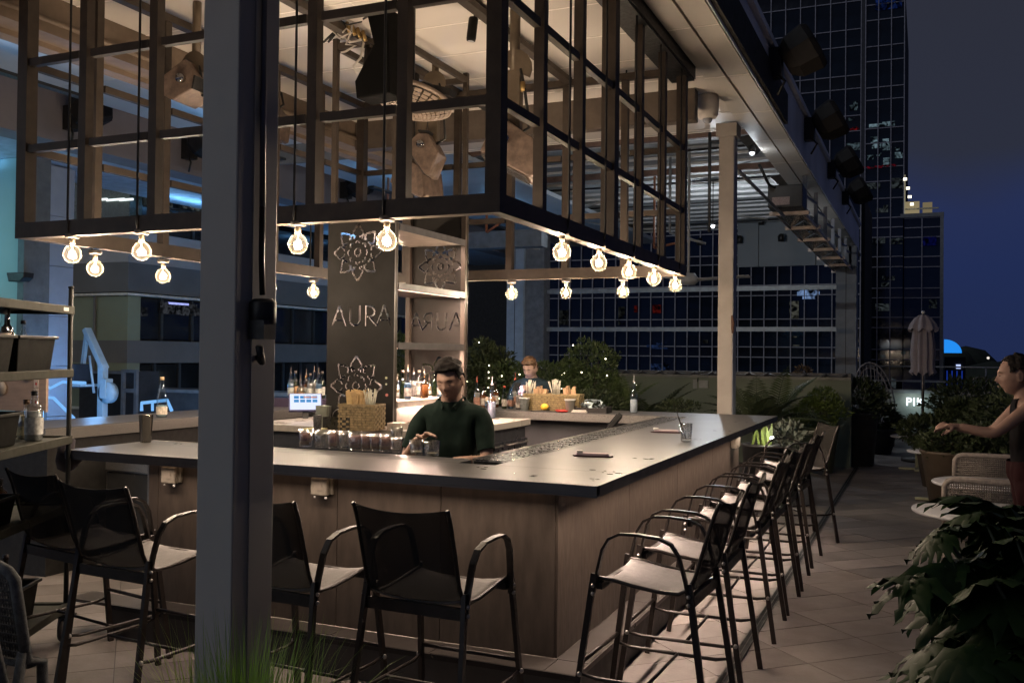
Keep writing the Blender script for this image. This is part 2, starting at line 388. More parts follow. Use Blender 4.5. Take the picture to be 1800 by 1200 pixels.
# dark steel beam over the cage, and left roof edge beam (brown box beam with conduit)
b = thing('dark_steel_beam', 'dark steel beam under the ceiling above the right side of the hanging cage', 'beam', (0, 0, 0))
MB().box(-2.10, -1.94, 1.0, 8.62, 4.18, 4.298).build('beam_body', BLACK, b)
MB().box(-2.16, -1.95, 1.0, 8.62, 4.165, 4.179).build('flange', BLACK, b)
BROWNB = mat('brown_beam', (0.20, 0.15, 0.11), 0.5, var=.12, scale=4)
b = thing('brown_roof_beam', 'brown box beam along the left edge of the bar ceiling with a conduit', 'beam', (0, 0, 0))
MB().box(-6.30, -6.07, 2.5, 11.2, 4.02, 4.5).build('beam_body', BROWNB, b)
MB().box(-6.42, -6.28, 2.5, 11.2, 3.98, 4.03).build('flange', BROWNB, b)
MB().tube([(-6.04, 3, 4.12), (-6.04, 6.4, 4.10), (-6.04, 11, 4.12)], .022, 8).build('conduit', BROWNB, b)
b = thing('cross_beam', 'dark cross beam at the far end of the bar ceiling behind the cage', 'beam', (0, 0, 0))
MB().box(-6.05, -2.1, 9.3, 9.45, 3.98, 4.296).build('beam_body', mat('brown_dark', (0.09, 0.07, 0.055), 0.5), b)
# left part of the canopy: raised blue-lit ceiling and the far edge beam
b = thing('raised_ceiling_strip', 'raised pale ceiling strip washed with blue light beyond the brown beam', 'ceiling', (0, 0, 0))
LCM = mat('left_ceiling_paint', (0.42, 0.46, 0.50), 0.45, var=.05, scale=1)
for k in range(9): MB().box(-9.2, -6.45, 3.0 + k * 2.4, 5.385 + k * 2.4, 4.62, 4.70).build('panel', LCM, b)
b = thing('far_canopy_beam', 'grey edge beam on the far left side of the canopy with speakers on it', 'beam', (0, 0, 0))
FB = mat('far_beam_paint', (0.20, 0.185, 0.20), 0.6, var=.06, scale=1)
MB().box(-10.2, -9.86, 4.0, 24.4, 4.30, 4.90).build('beam_body', FB, b)
MB().box(-10.24, -9.82, 4.0, 24.4, 4.20, 4.297).build('flange', FB, b)
MB().box(-10.24, -9.83, 4.0, 24.4, 4.903, 4.97).build('cap', FB, b)
b = thing('blue_soffit', 'narrow soffit strip glowing blue below the far left beam', 'soffit', (0, 0, 0))
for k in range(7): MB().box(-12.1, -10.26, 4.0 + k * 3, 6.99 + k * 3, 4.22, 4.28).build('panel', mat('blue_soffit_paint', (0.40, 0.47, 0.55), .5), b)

# ---------------------------------------------------------------- columns
COLM = mat('column_paint_dark', (0.33, 0.318, 0.30), 0.5, 0.0, var=.02, scale=3, rv=.02, bump=.02, bscale=120)
ct = thing('steel_column', 'tall dark grey steel box column in the foreground with a conduit and junction box', 'column', (-2.467, 2.76, 0))
MB().box(0, .168, 0, .235, 0, 4.298).build('shaft', COLM, ct, bevel=.006)
MB().box(-.03, .225, -.03, .265, 0, .02).build('base_plate', COLM, ct)
MB().box(.1682, .1745, .085, .15, .0, 4.2).build('side_strip', COLM, ct)
MB().tube([(.188, .115, 4.2), (.188, .115, 2.6), (.191, .115, 2.18)], .011, 8).build('conduit', mat('conduit_paint', (.10, .10, .11), .4, .3), ct)
jb = MB().lathe([(.0, -.05), (.045, -.05), (.05, -.04), (.05, .03), (.035, .045), (.0, .045)], 16, (.208, .105, 1.79))
jb.tube([(.191, .115, 2.18), (.195, .11, 1.98), (.205, .105, 1.85)], .011)
jb.cbox((.218, .09, 1.72), (.07, .07, .07)).tube([(.213, .08, 1.66), (.21, .10, 1.60), (.18, .12, 1.62)], .014)
jb.build('junction_box', BLACK, ct)
COLW = mat('column_paint_pale', (0.30, 0.265, 0.235), 0.55, var=.07, scale=3, bump=.05, bscale=15)
rc = thing('steel_column', 'pale beige steel box column rising behind the far right corner of the bar', 'column', (-2.145, 10.75, 0))
MB().box(0, .165, 0, .2, 0, 4.27).build('shaft', COLW, rc, bevel=.005)
MB().box(.1652, .172, .0, .2, 0, 4.27).build('side_strip', mat('column_shadow_strip', (.17, .17, .2), .5), rc)  # darker side sheet: the shade on this face is put into its colour
MB().box(-.03, .2, -.03, .24, 4.12, 4.27).build('cap_plate', COLW, rc)
MB().tube([(.168, -.008, 1.9), (.172, -.012, 2.02), (.16, -.01, 2.1)], [.012, .02, .008], 7).build('bracket', mat('rust', (.09, .045, .03), .8, var=.3), rc)
fc = thing('steel_column', 'grey steel box column at the far right end of the roof deck', 'column', (-1.93, 23.6, 0))
MB().box(0, .46, 0, .5, 0, 4.27).build('shaft', mat('col_far', (0.21, 0.215, 0.22), .6, var=.06), fc)
MB().box(.22, .235, -.006, -.001, 0, 4.27).build('seam', BLACK, fc)
tcx = ony(890, 600, 21.5).x
fc = thing('steel_column', 'pale blue lit steel column behind the left side of the back planting', 'column', (tcx, 21.5, 0))
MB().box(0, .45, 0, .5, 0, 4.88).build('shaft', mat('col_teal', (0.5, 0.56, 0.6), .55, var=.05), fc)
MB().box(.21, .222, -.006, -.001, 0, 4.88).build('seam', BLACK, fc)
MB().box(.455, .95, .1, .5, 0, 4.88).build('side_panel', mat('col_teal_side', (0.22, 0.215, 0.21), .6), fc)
# horizontal white rails in front of the tower glass
for i, (py, lab) in enumerate(((516, 'upper pale horizontal steel rail in front of the dark glass wall'), (585, 'lower pale horizontal steel rail in front of the dark glass wall'))):
    a = ony(915, py, 21.8); bq = ony(1470, py - 14, 21.8)
    r = thing('steel_rail', lab, 'rail', (0, 0, 0), group='pale steel rails before the glass wall')
    MB().box(a.x, bq.x, 21.8, 21.87, (a.z + bq.z) / 2 - .05, (a.z + bq.z) / 2 + .05).build('bar', mat('rail_paint', (.34, .36, .36), .5), r)
# header panel at the right end of the deck
hp = thing('header_panel', 'plain grey blue header panel with vertical seams above the dark glass at right', 'panel', (0, 0, 0))
a = ony(1303, 418, 23.5); bq = ony(1470, 465, 23.5)
HM = mat('header_paint', (.20, .23, .255), .6, var=.05, scale=1)
xs_ = [a.x - .1, a.x + .42, a.x + 1.75, bq.x]
for x0, x1 in zip(xs_, xs_[1:]): MB().box(x0 + .01, x1 - .01, 23.5, 23.56, bq.z, 4.898).build('panel', HM, hp)
MB().box(xs_[0], xs_[-1], 23.56, 23.6, bq.z, 4.898).build('backing', BLACK, hp)
# low green wall behind the plants with trough top
lw = thing('low_wall', 'low painted green parapet wall behind the palms, topped by a dark scalloped trough', 'wall', (0, 0, 0))
MB().box(-7.9, -1.0, 15.0, 15.25, 0, 1.30).build('wall_face', mat('green_wall', (.17, .195, .14), .75, var=.07, scale=1.5), lw)
MB().box(-7.9, -1.0, 14.94, 15.3, 1.303, 1.34).build('coping', mat('coping', (.2, .2, .17), .6), lw)
fl = MB()
n = 24; x = -7.9
for k in range(n):
    w = .285
    pts = [(x, 15.0, 1.37), (x + w * .3, 15.0, 1.345), (x + w * .7, 15.0, 1.345), (x + w, 15.0, 1.39)]
    fl.tube(pts, .022, w=None, n=6); x += w
fl.box(-7.9, -1.0, 15.03, 15.25, 1.343, 1.40)
fl.build('trough', mat('trough_dark', (.05, .05, .055), .5), lw)
ob = thing('outlet_box', 'small grey electrical box with conduit fixed to the low green wall', 'outlet box', ony(1237, 675, 14.98))
MB().cbox((0, 0, 0), (.14, .06, .12)).build('housing', mat('ob_grey', (.3, .3, .27), .5), ob)
MB().cbox((-.14, .01, 0), (.06, .03, .14)).build('cover', mat('ob_grey'  , (.3, .3, .27), .5), ob)
MB().tube([(-.1, 0, .04), (-.08, 0, .17), (.02, 0, .20)], .008).build('conduit', BLACK, ob)
# pale end wall of the terrace at right, railing
ew = thing('parapet_wall', 'low pale parapet wall at the far end of the terrace below the railing', 'wall', (0, 0, 0))
MB().box(-1.4, 5.2, 24.3, 24.6, 0, .82).build('wall_face', mat('pale_wall', (.30, .29, .225), .7, var=.1, scale=1.5), ew)
MB().box(-1.42, 5.2, 24.24, 24.66, .823, .90).build('coping', mat('pale_coping', (.26, .25, .22), .7), ew)
rl = thing('railing', 'thin metal railing on top of the pale parapet at the far right', 'railing', (0, 24.4, 0))
for z in (1.1, 1.45): MB().tube([(-1.3, 0, z), (5.2, 0, z)], .02, 6).build('rail', mat('rail_metal', (.2, .2, .22), .5, .4), rl)
for k in range(6): MB().tube([(-1.3 + k * 1.3, 0, .9), (-1.3 + k * 1.3, 0, 1.47)], .02, 6).build('post', mat('rail_metal', (.2, .2, .22), .5, .4), rl)
# terrace right edge: glass balustrade behind the planters
gb = thing('mesh_balustrade', 'dark metal balustrade along the right edge of the terrace behind the woman', 'balustrade', (1.9, 0, 0))
for k in range(12):
    y = 3 + k * 1.9
    MB().box(-.02, .02, y - .02, y + .02, 0, 1.1).build('post', BLACK, gb)
for z in (.12, .38, .64, .88): MB().box(-.008, .008, 3, 24.2, z - .008, z + .008).build('rail', BLACK, gb)
MB().box(-.03, .03, 3, 24.2, 1.1, 1.135).build('top_rail', BLACK, gb)
# ---------------------------------------------------------------- far ground, trees on the horizon
gm = mat('night_ground', (0.02, 0.022, 0.02), 0.9, var=.3, scale=.01)
g = MB().add([(-1500, -300, -30), (1500, -300, -30), (1500, 2500, -30), (-1500, 2500, -30)], [(0, 1, 2, 3)]).build('ground', gm); g['kind'] = 'structure'
tb = MB(); random.seed(3)
for k in range(260):
    x = random.uniform(-60, 420); y = random.uniform(300, 700)
    r = random.uniform(7, 15); tb.ball((x, y, -30 + r * .7 + random.uniform(6, 15) * (y / 500)), r, 8, 5, (1.2, 1.2, .9))
w = tb.build('distant_woods', mat('woods', (0.018, 0.024, 0.016), .9, var=.3, scale=.1)); tag(w, 'dark band of far trees along the horizon at right', 'trees', kind='stuff')
# ---------------------------------------------------------------- glass buildings
GL = mat('tower_glass', (0.010, 0.016, 0.028), 0.05, 0.0, var=.25, scale=.4, spec=0.6, bump=.05, bscale=1.5)
GLS = mat('tower_spandrel', (0.012, 0.014, 0.020), 0.12, 0.0, var=.25, scale=.4, spec=0.7)
MUL = mat('mullion_metal', (0.34, 0.32, 0.37), 0.5, 0.3)
MULE = mat('mullion_near', (0.40, 0.38, 0.40), 0.5, 0.2)
def curtain(root, x0, x1, y, zs, pitch, mw, mullmat, depth=.25, panes=True, tilt=.004):
    """glass wall facing the terrace: one pane object per bay, one mullion grid"""
    n = max(1, round((x1 - x0) / pitch)); p = (x1 - x0) / n; meshes = {}
    for j in range(len(zs) - 1):
        h = zs[j + 1] - zs[j]; key = round(h, 3); mt = GL if h > min(b - a for a, b in zip(zs, zs[1:])) * 1.3 else GLS
        if key not in meshes: meshes[key] = MB().box(-p / 2 + .01, p / 2 - .01, 0, .05, -h / 2 + .01, h / 2 - .01).mesh('pane', mt)
        for i in range(n):
            inst('pane', meshes[key], root, (x0 + (i + .5) * p, y, (zs[j] + zs[j + 1]) / 2), (random.uniform(-tilt, tilt), 0, random.uniform(-tilt, tilt)))
    g = MB()
    for i in range(n + 1): g.box(x0 + i * p - mw / 2, x0 + i * p + mw / 2, y - depth * .4, y + .1, zs[0], zs[-1])
    for z in zs: g.box(x0, x1, y - depth * .25, y + .09, z - mw / 2, z + mw / 2)
    g.build('mullion_grid', mullmat, root)
    return p
def zat(py, px, y): return ony(px, py, y).z
YF = 55.0
fb = thing('glass_office_building', 'wide dark glass office block with pale mullions seen behind the bar between columns', 'building', (0, 0, 0))
xa, xb = ony(925, 560, YF).x, ony(1512, 560, YF).x
pys = [653, 625, 608, 577, 562, 523, 506, 470, 455, 418, 402, 366]
zs = [zat(p, 1100, YF) for p in pys]
curtain(fb, xa, xb, YF, zs, (xb - xa) / 27, .055, MULE)
MB().box(xa - 18, xb + .2, YF + .3, YF + 8, -30, zs[-1]).build('core', mat('core_dark', (.02, .02, .022), .8), fb)
MB().box(xa - 18, xb + .2, YF - .3, YF + .29, -30, zs[0] - .05).build('base_wall', mat('core_base', (.10, .10, .10), .8), fb)
# reflections in the tower glass, painted as small glowing shapes on the panes
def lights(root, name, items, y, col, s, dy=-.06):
    m_ = spotty_glow('reflection_glow', col, s * 1.25, 2.2, .42)
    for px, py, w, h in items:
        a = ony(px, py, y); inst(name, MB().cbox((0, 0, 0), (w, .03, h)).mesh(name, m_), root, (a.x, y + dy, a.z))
lights(fb, 'room_or_reflection_glow', [(1419, 508, .95, .28), (1421, 516, 1.2, .22), (1424, 523, .8, .16), (1427, 512, .5, .4)], YF, (.35, .55, 1), .5)
lights(fb, 'room_or_reflection_glow', [(1150, 608, .9, .12), (1160, 612, 1.0, .10), (1163, 604, .6, .12), (1168, 640, .12, .7), (1160, 645, 1.1, .4)], YF, (.08, .16, .45), .16)
lights(fb, 'room_or_reflection_glow', [(1155, 543, .5, .5), (1118, 543, .2, .4)], YF, (.6, .05, .04), .10)
lights(fb, 'room_or_reflection_glow', [(1397, 575, .25, .18), (1395, 592, .35, .06), (1400, 607, .35, .05), (1391, 643, .5, .06), (1399, 655, .12, .12), (1396, 545, .5, 1.0)], YF, (.6, .6, .5), .12)
lights(fb, 'room_or_reflection_glow', [(990, 558, .7, .9), (1093, 555, .4, 1.1), (1240, 600, .3, .2)], YF, (.3, .33, .32), .045)
YT = 70.0
tw = thing('glass_tower', 'tall dark blue glass tower at right, stepping down to a roof terrace', 'building', (0, 0, 0))
# upper left face, nearest right face, lower right wing
def zl(pys, px, y): return [zat(p, px, y) for p in pys]
x0, x1 = ony(1280, 100, YT).x, ony(1514, 100, YT).x
ZA = zl([470, 432, 410, 374, 352, 306, 284, 234, 207, 160, 137, 86, 57, 8, -20, -70], 1460, YT)
curtain(tw, x0, x1, YT, ZA, (x1 - x0) / 9, .06, MUL)
x2, x3 = ony(1521, 300, YT).x, ony(1589, 300, YT).x
ZB = zl([668, 632, 614, 576, 558, 524, 507, 470, 452, 418, 401, 384, 350, 320, 295, 253, 227, 177, 155, 109, 83, 37, 10, -40], 1555, YT)
curtain(tw, x2, x3, YT - .35, ZB, (x3 - x2) / 2.6, .06, MUL)
x4 = ony(1653, 500, YT).x
ZC = zl([690, 668, 632, 614, 576, 558, 524, 507, 470, 452, 418, 401, 384], 1620, YT)
curtain(tw, x3, x4, YT - .35, ZC, (x4 - x3) / 2.4, .06, MUL)
MB().box(x0, x3 - .02, YT + .3, YT + 18, -30, ZB[-1]).build('core', mat('core_dark', (.02, .02, .022), .8), tw)
MB().box(x3, x4 - .02, YT + .3, YT + 14, -30, ZC[-1]).build('wing', mat('core_dark', (.02, .02, .022), .8), tw)
MB().box(x1 + .02, x2 - .02, YT - .1, YT + .2, -10, ZB[-1]).build('recess', mat('recess_metal', (.06, .06, .07), .4, .5), tw)
MB().box(x4 - .02, x4 + .18, YT - .6, YT + 1, -30, ZC[-1] + .3).build('edge_trim', mat('edge_trim', (.22, .22, .23), .5), tw)
MB().box(x3 - .2, x4 + .2, YT - .5, YT + .1, ZC[-1] + .04, ZC[-1] + .3).build('parapet', mat('edge_trim', (.22, .22, .23), .5), tw)
MB().box(x0 - .3, x1 - .2, YT - .2, YT + .29, ZA[0] - 14, ZA[0] - .1).build('base_wall', mat('core_dark', (.02, .02, .022), .8), tw)
MB().box(x2 - .5, x4 + .2, YT - .7, YT - .38, -30, ZC[0] - .05).build('podium', mat('podium', (.22, .22, .20), .7), tw)
lights(tw, 'room_or_reflection_glow', [(1540, 221, .9, .22), (1562, 218, .8, .30), (1537, 246, .5, .4), (1541, 257, .6, .3), (1557, 247, .4, .2), (1554, 258, .2, .5), (1561, 258, .2, .5), (1530, 277, .4, .3), (1558, 284, .4, .5), (1580, 273, .5, .4), (1577, 262, .3, .2), (1545, 272, .3, .2)], YT - .35, (.45, .68, .8), .30)
lights(tw, 'room_or_reflection_glow', [(1498, 258, 1.0, .5), (1500, 190, .5, .4), (1504, 185, .3, .5), (1497, 210, .4, .2)], YT, (.4, .6, .7), .13)
lights(tw, 'room_or_reflection_glow', [(1535, 327, .9, .4), (1578, 322, .8, .7), (1548, 370, .6, .3), (1557, 367, .3, .5), (1545, 423, .8, .4), (1576, 424, .9, .4), (1551, 540, .9, .5), (1562, 489, .8, .3), (1556, 500, .5, .3), (1588, 620, .3, .2), (1522, 628, .2, .4), (1551, 626, .4, .2), (1571, 672, .3, .8), (1640, 534, .5, .6)], YT - .35, (.45, .55, .6), .07)
lights(tw, 'room_or_reflection_glow', [(1498, 228, .9, .12), (1503, 226, .3, .2)], YT, (.8, .03, .04), .25)
lights(tw, 'room_or_reflection_glow', [(1545, 293, 2.2, .10), (1562, 291, .8, .12), (1538, 295, .9, .08)], YT - .35, (.5, .02, .05), .2)
lights(tw, 'room_or_reflection_glow', [(1562, 3, 1.7, 1.1)], YT - .35, (.02, .05, .25), .35)
lights(tw, 'room_or_reflection_glow', [(1633, 424, .9, .6)], YT - .35, (.02, .03, .4), .12)
ra = thing('roof_terrace_lights', 'brightly lit roof terrace with lamps on the stepped top of the glass tower', 'roof terrace', (0, 0, 0))
a = ony(1588, 380, YT - .2); bq = ony(1650, 378, YT - .2)
MB().box(a.x, bq.x, YT - .3, YT - .2, a.z + .4, a.z + .5).build('rail', mat('rt_rail', (.6, .55, .4), .5), ra)
MB().box(a.x + .1, a.x + 1.0, YT, YT + .05, a.z, a.z + 1.0).build('lit_wall', glow('rt_warm', (1, .8, .45), .25), ra)
MB().box(a.x + 1.2, a.x + 1.8, YT, YT + .05, a.z, a.z + .9).build('lit_wall', glow('rt_warm2', (1, .8, .45), .16), ra)
MB().box(a.x - .1, a.x + .12, YT - .3, YT - .1, a.z, a.z + 2.8).build('pole', glow('rt_pole', (1, .9, .6), .22), ra)
for px, py in ((1591, 315), (1596, 331), (1599, 346), (1603, 359)):
    q = ony(px, py, YT - .5); MB().cbox((q.x, YT - .5, q.z), (.22, .1, .16)).build('lamp', glow('rt_lamp', (1, .93, .75), 3), ra)
# blue domed building and its lit stair
bd = thing('domed_building', 'distant building with a glowing blue quarter dome beside the edge of the tower', 'building', (0, 0, 0))
q = ony(1662, 618, 90)
pts = [(0, 0)] + [(1.35 * math.cos(t), 1.15 * math.sin(t)) for t in [PI / 2 * k / 10 for k in range(11)]]
MB().prism(pts, 1.5, M=Matrix.Rotation(PI / 2, 3, 'X'), c=(q.x - .1, 90, q.z - .1)).build('dome', glow('dome_blue', (.02, .30, 1.0), .9), bd)
MB().box(q.x - .1, q.x + 1.5, 88, 92, -30, q.z - .45).build('tower_body', mat('dk', (.01, .01, .014), .7), bd)
for k in range(4): MB().box(q.x + .05 + k * .38, q.x + .13 + k * .38, 87.9, 88, q.z - 4.2, q.z - 1.6).build('light_strip', glow('strip_blue', (.02, .07, .6), .35), bd)
MB().cbox((q.x + .95, 87.9, q.z - 1.25), (.35, .1, .35)).build('lamp', glow('lampb', (.5, .6, 1), 1.2), bd)
q = ony(1737, 629, 400)
t_ = thing('distant_lamp', 'tiny white lamp glinting on the far horizon at right', 'lamp', tuple(q)); MB().ball((0, 0, 0), .5, 6, 4).build('bulb', glow('dl', (1, .9, .8), 1.0), t_)

# ---------------------------------------------------------------- building at left (corner at px 225)
lb = thing('concrete_building', 'large grey building at left with dark window bands, pale spandrels and lit rooms', 'building', (0, 0, 0))
BX, BY = -12.25, 12.0
SP = mat('spandrel_grey', (.46, .44, .41), .75, var=.06, scale=.8)
SPD = mat('spandrel_dark', (.17, .165, .15), .7, var=.1, scale=.8)
SPG = mat('facade_green', (.26, .29, .19), .75, var=.08, scale=.6)
EAV = mat('eave_trim', (.7, .68, .58), .6)
WG = mat('window_glass_dark', (.012, .015, .017), .07, spec=.8, var=.3, scale=.5)
FRM = mat('window_frame', (.05, .055, .055), .5, .3)
def band(z0, z1, m, name='spandrel', off=0.0):
    MB().box(BX - 8, BX + off, BY - off, 24.3, z0, z1).build(name, m, lb)
band(3.12, 3.66, SP); band(2.62, 3.115, SPD); band(2.56, 2.60, EAV, 'eave_trim', .03)
band(1.42, 1.80, SPD, off=-.01); band(0.0, .60, SPD, 'plinth'); band(.62, .66, EAV, 'ledge', .04)
band(4.60, 5.15, SPG); band(4.54, 4.58, EAV, 'eave_trim', .05); band(5.155, 5.7, SPD); band(6.75, 7.6, SP); band(6.42, 6.745, SPG)
band(7.7, 10.5, SP)
def winrow(z0, z1, n, y0=12.1, y1=24.2):
    p = (y1 - y0) / n
    MB().box(BX - .5, BX - .34, y0, y1, z0, z1).build('glazing_back', mat('room_dark', (.03, .032, .03), .8), lb)
    me = MB().box(-.02, .02, -p / 2 + .03, p / 2 - .03, -(z1 - z0) / 2 + .03, (z1 - z0) / 2 - .03).mesh('window', WG)
    fm = MB().box(-.05, .03, -.03, .03, -(z1 - z0) / 2, (z1 - z0) / 2).mesh('mullion', FRM)
    for k in range(n):
        inst('window', me, lb, (BX - .12, y0 + (k + .5) * p, (z0 + z1) / 2), (0, 0, random.uniform(-.02, .02)))
        inst('mullion', fm, lb, (BX - .1, y0 + k * p, (z0 + z1) / 2))
winrow(3.66, 4.54, 16); winrow(1.80, 2.56, 16); winrow(.66, 1.42, 20); winrow(5.7, 6.42, 14)
# front faces (toward camera): left of the corner
MB().box(BX - 8, BX - .02, BY + .02, BY + .3, .0, 2.55).build('front_wall', SPG, lb)
MB().box(BX - 8, BX - .02, BY + .02, BY + .3, 3.665, 4.535).build('front_wall', mat('front_glass_green', (.05, .07, .055), .25), lb)
for x in (.9, 1.9, 2.9, 4.2): MB().box(BX - x - .03, BX - x + .03, BY - .02, BY + .02, 3.67, 4.53).build('fin', SPG, lb)
for x in (.75, 1.55, 2.6): MB().box(BX - x - .02, BX - x + .02, BY - .015, BY + .02, .66, 2.55).build('seam', SPD, lb)
MB().box(BX - 8, BX - .02, BY + .02, BY + .3, 5.705, 6.415).build('front_wall', SPG, lb)
def lbl(items, col, s, x=BX - .06):
    m_ = glow('lb%.2f%.2f%.2f%.2f' % (*col, s), col, s) if s > 1 else spotty_glow('lb_room', col, s * 2.0, 9, .44)
    for px, py, w, h in items:
        a = onx(px, py, x); inst('room_or_reflection_glow', MB().cbox((0, 0, 0), (.02, w, h)).mesh('room_or_reflection_glow', m_), lb, (x, a.y, a.z))
lbl([(314, 534, .50, .035)], (.4, .45, 1), 1.2)
lbl([(315, 543, .9, .20), (232, 545, .22, .12), (248, 548, .28, .16), (336, 548, .5, .15)], (.35, .38, .45), .07)
lbl([(254, 625, .16, .20), (314, 625, .22, .20)], (.45, .6, .4), .22); lbl([(284, 627, .14, .16)], (.3, .4, .28), .1)
lbl([(271, 622, .09, .03), (329, 623, .05, .02)], (.6, 1, .85), 2.2)
lbl([(270, 350, .5, .3), (292, 352, .3, .5), (341, 365, .7, .10)], (.5, .6, .6), .07)
lbl([(495, 490, .55, .09), (515, 492, .6, .06)], (.8, .95, 1), .5); lbl([(502, 512, 1.0, .30)], (.7, .55, .3), .09)
lbl([(495, 535, .8, .12)], (.3, .4, .6), .08)
g = MB()
for px, w in ((175, .35), (203, .40), (222, .30)):
    a = ony(px, 351, BY - .03); g.cbox((a.x, BY - .03, a.z), (w, .03, .035))
g.build('light_tube', glow('office_tube', (.9, 1, 1), 1.2), lb)
lbl([(292, 360, .05, .28), (341, 362, .3, .10)], (.8, .9, 1), .35)
# teal wash wall at the far left, blue pilaster
tw2 = thing('teal_lit_wall', 'smooth wall at far left washed in teal light', 'wall', (0, 0, 0))
a = ony(-60, 300, 9.0); bq = ony(45, 300, 9.0)
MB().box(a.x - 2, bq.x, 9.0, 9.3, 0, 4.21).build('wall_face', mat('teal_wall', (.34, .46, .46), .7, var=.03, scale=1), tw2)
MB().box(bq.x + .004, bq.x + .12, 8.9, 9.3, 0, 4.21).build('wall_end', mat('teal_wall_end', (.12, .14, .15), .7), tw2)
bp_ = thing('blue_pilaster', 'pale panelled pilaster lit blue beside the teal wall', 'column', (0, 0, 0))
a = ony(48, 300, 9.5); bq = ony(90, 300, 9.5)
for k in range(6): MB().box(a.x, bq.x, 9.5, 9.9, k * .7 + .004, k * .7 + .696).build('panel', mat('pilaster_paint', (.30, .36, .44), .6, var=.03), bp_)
q = ony(64, 543, 8.85)
ex = thing('exit_sign', 'small green illuminated EXIT sign on the blue pilaster at left', 'exit sign', tuple(q))
MB().cbox((0, 0, 0), (.17, .03, .10)).build('housing', mat('exit_clear', (.1, .3, .25), .3), ex)
MB().cbox((-.02, -.018, 0), (.10, .006, .085)).build('face', glow('exit_green', (.05, .9, .55), 1.1), ex)
text_obj('EXIT', .045, mat('exit_dark', (.01, .12, .08), .5), ex, (-.02, -.0225, 0), center=True)
q = ony(35, 486, 8.9)
wl = thing('wall_light', 'dark wedge shaped flood light fixed to the teal wall at far left', 'wall light', tuple(q))
MB().prism([(-.16, .05), (.17, .05), (.16, -.02), (.09, -.07), (-.12, -.07)], .16, M=Matrix.Rotation(PI / 2, 3, 'X')).build('housing', BLACK, wl, bevel=.01)
light('teal_led', 'AREA', (-.9, -1.6, .1), 13, (.30, .85, .95), .5, .5, rot=(math.radians(100), 0, 0), parent=wl)
# ---------------------------------------------------------------- hanging cage
X0, X1, Y0, Y1 = -5.458, -1.981, 4.378, 8.50
ZB_, ZT = 2.36, 4.19
cg = thing('hanging_cage', 'large dark bronze steel grid cage hanging from the ceiling over the bar', 'cage frame', (0, 0, 0))
fx = [X0 + (X1 - X0) * k / 6 for k in range(7)]
fy = [Y0, 4.996, 5.659, 6.356, 7.02, 7.72, Y1]
def post(x, y, w=.062):
    MB().box(x - w / 2, x + w / 2, y - w / 2, y + w / 2, ZB_ + .1005, ZT).build('post', CAGE, cg)
W_ = .03
for k, x in enumerate(fx):
    w = .085 if k in (0, 6) else .062
    xx = x + (w / 2 if k == 0 else -w / 2 if k == 6 else 0)
    post(xx, Y0 + w / 2, w); post(xx, Y1 - w / 2, w)
for k, y in enumerate(fy[1:-1]):
    w = .062 if k != 2 else .10
    post(X0 + .031, y, .062); post(X1 - w / 2, y, w)
def rail(x0, x1, y0, y1, z0, z1): MB().box(x0, x1, y0, y1, z0, z1).build('rail', CAGE, cg)
for z in (2.945, 3.51):
    for k in range(6):
        rail(fx[k] + .05, fx[k + 1] - .05, Y0 + .012, Y0 + .055, z - .025, z + .025)
        rail(fx[k] + .05, fx[k + 1] - .05, Y1 - .055, Y1 - .012, z - .025, z + .025)
        rail(X1 - .055, X1 - .012, fy[k] + .056, fy[k + 1] - .056, z - .025, z + .025)
        rail(X0 + .012, X0 + .055, fy[k] + .056, fy[k + 1] - .056, z - .025, z + .025)
for z0, z1 in ((ZB_, ZB_ + .10), (ZT + .001, ZT + .06)):
    rail(X0, X1, Y0, Y0 + .075, z0, z1); rail(X0, X1, Y1 - .075, Y1, z0, z1)
    rail(X0, X0 + .075, Y0 + .0755, Y1 - .0755, z0, z1); rail(X1 - .075, X1, Y0 + .0755, Y1 - .0755, z0, z1)
# thin top beams inside the cage (lit from below)
for x in (-4.3, -3.1): MB().box(x - .04, x + .04, Y0 + .11, Y1 - .11, ZT + .01, ZT + .06).build('top_beam', CAGE, cg)

# ---------------------------------------------------------------- filament bulbs
BG = lit_glass('bulb_glass')
FIL = glow('filament', (1.0, .74, .44), 40)
BRASS = mat('socket_brass', (.34, .27, .18), .4, .7, var=.1)
SOCK = mat('socket_dark', (.06, .052, .045), .5, .4)
prof = [(.0135, .0), (.0145, -.010), (.020, -.0165), (.034, -.027), (.047, -.043), (.0545, -.060), (.056, -.074), (.0525, -.094), (.043, -.111), (.028, -.123), (.012, -.1290), (.0001, -.130)]
def make_bulb(label):
    r = thing('pendant_bulb', label, 'light bulb', (0, 0, 0), group='filament bulbs around the bottom of the hanging cage')
    MB().lathe(prof, 18, (0, 0, 0), caps=False).build('glass_globe', BG, r)
    f = MB()
    for k in range(6):
        a = 2 * PI * k / 6; c, s = math.cos(a), math.sin(a)
        f.tube([(c * .005, s * .005, -.052), (c * .013, s * .013, -.086)], .0016, 5)
    fil = f.build('filament', FIL, r)
    MB().tube([(0, 0, -.005), (0, 0, -.040)], .005, 6).tube([(0, 0, -.04), (0, 0, -.090)], .0015, 5).build('stem', thin_glass('stemglass', (.9, .85, .75), .1, .1, .5), r)
    MB().lathe([(.0, .028), (.017, .028), (.018, .02), (.017, .0), (.014, -.010), (0, -.010)], 14).build('socket', BRASS, r)
    MB().lathe([(.0, .056), (.042, .056), (.045, .05), (.045, .035), (.040, .0285), (0, .0285)], 18).build('mounting_disc', SOCK, r)
    MB().tube([(0, 0, .055), (0, -.030, .058), (0, -.041, .09), (0, -.041, 1.2), (0, -.041, 2.0)], .0075, 7).build('cord', mat('cord_black', (.02, .02, .02), .6), r)
    light('lamp_light', 'POINT', (0, 0, -.069), BULB_W, WARM, .029, parent=r)
    return r
BULB_W = 34.0
bpos = []
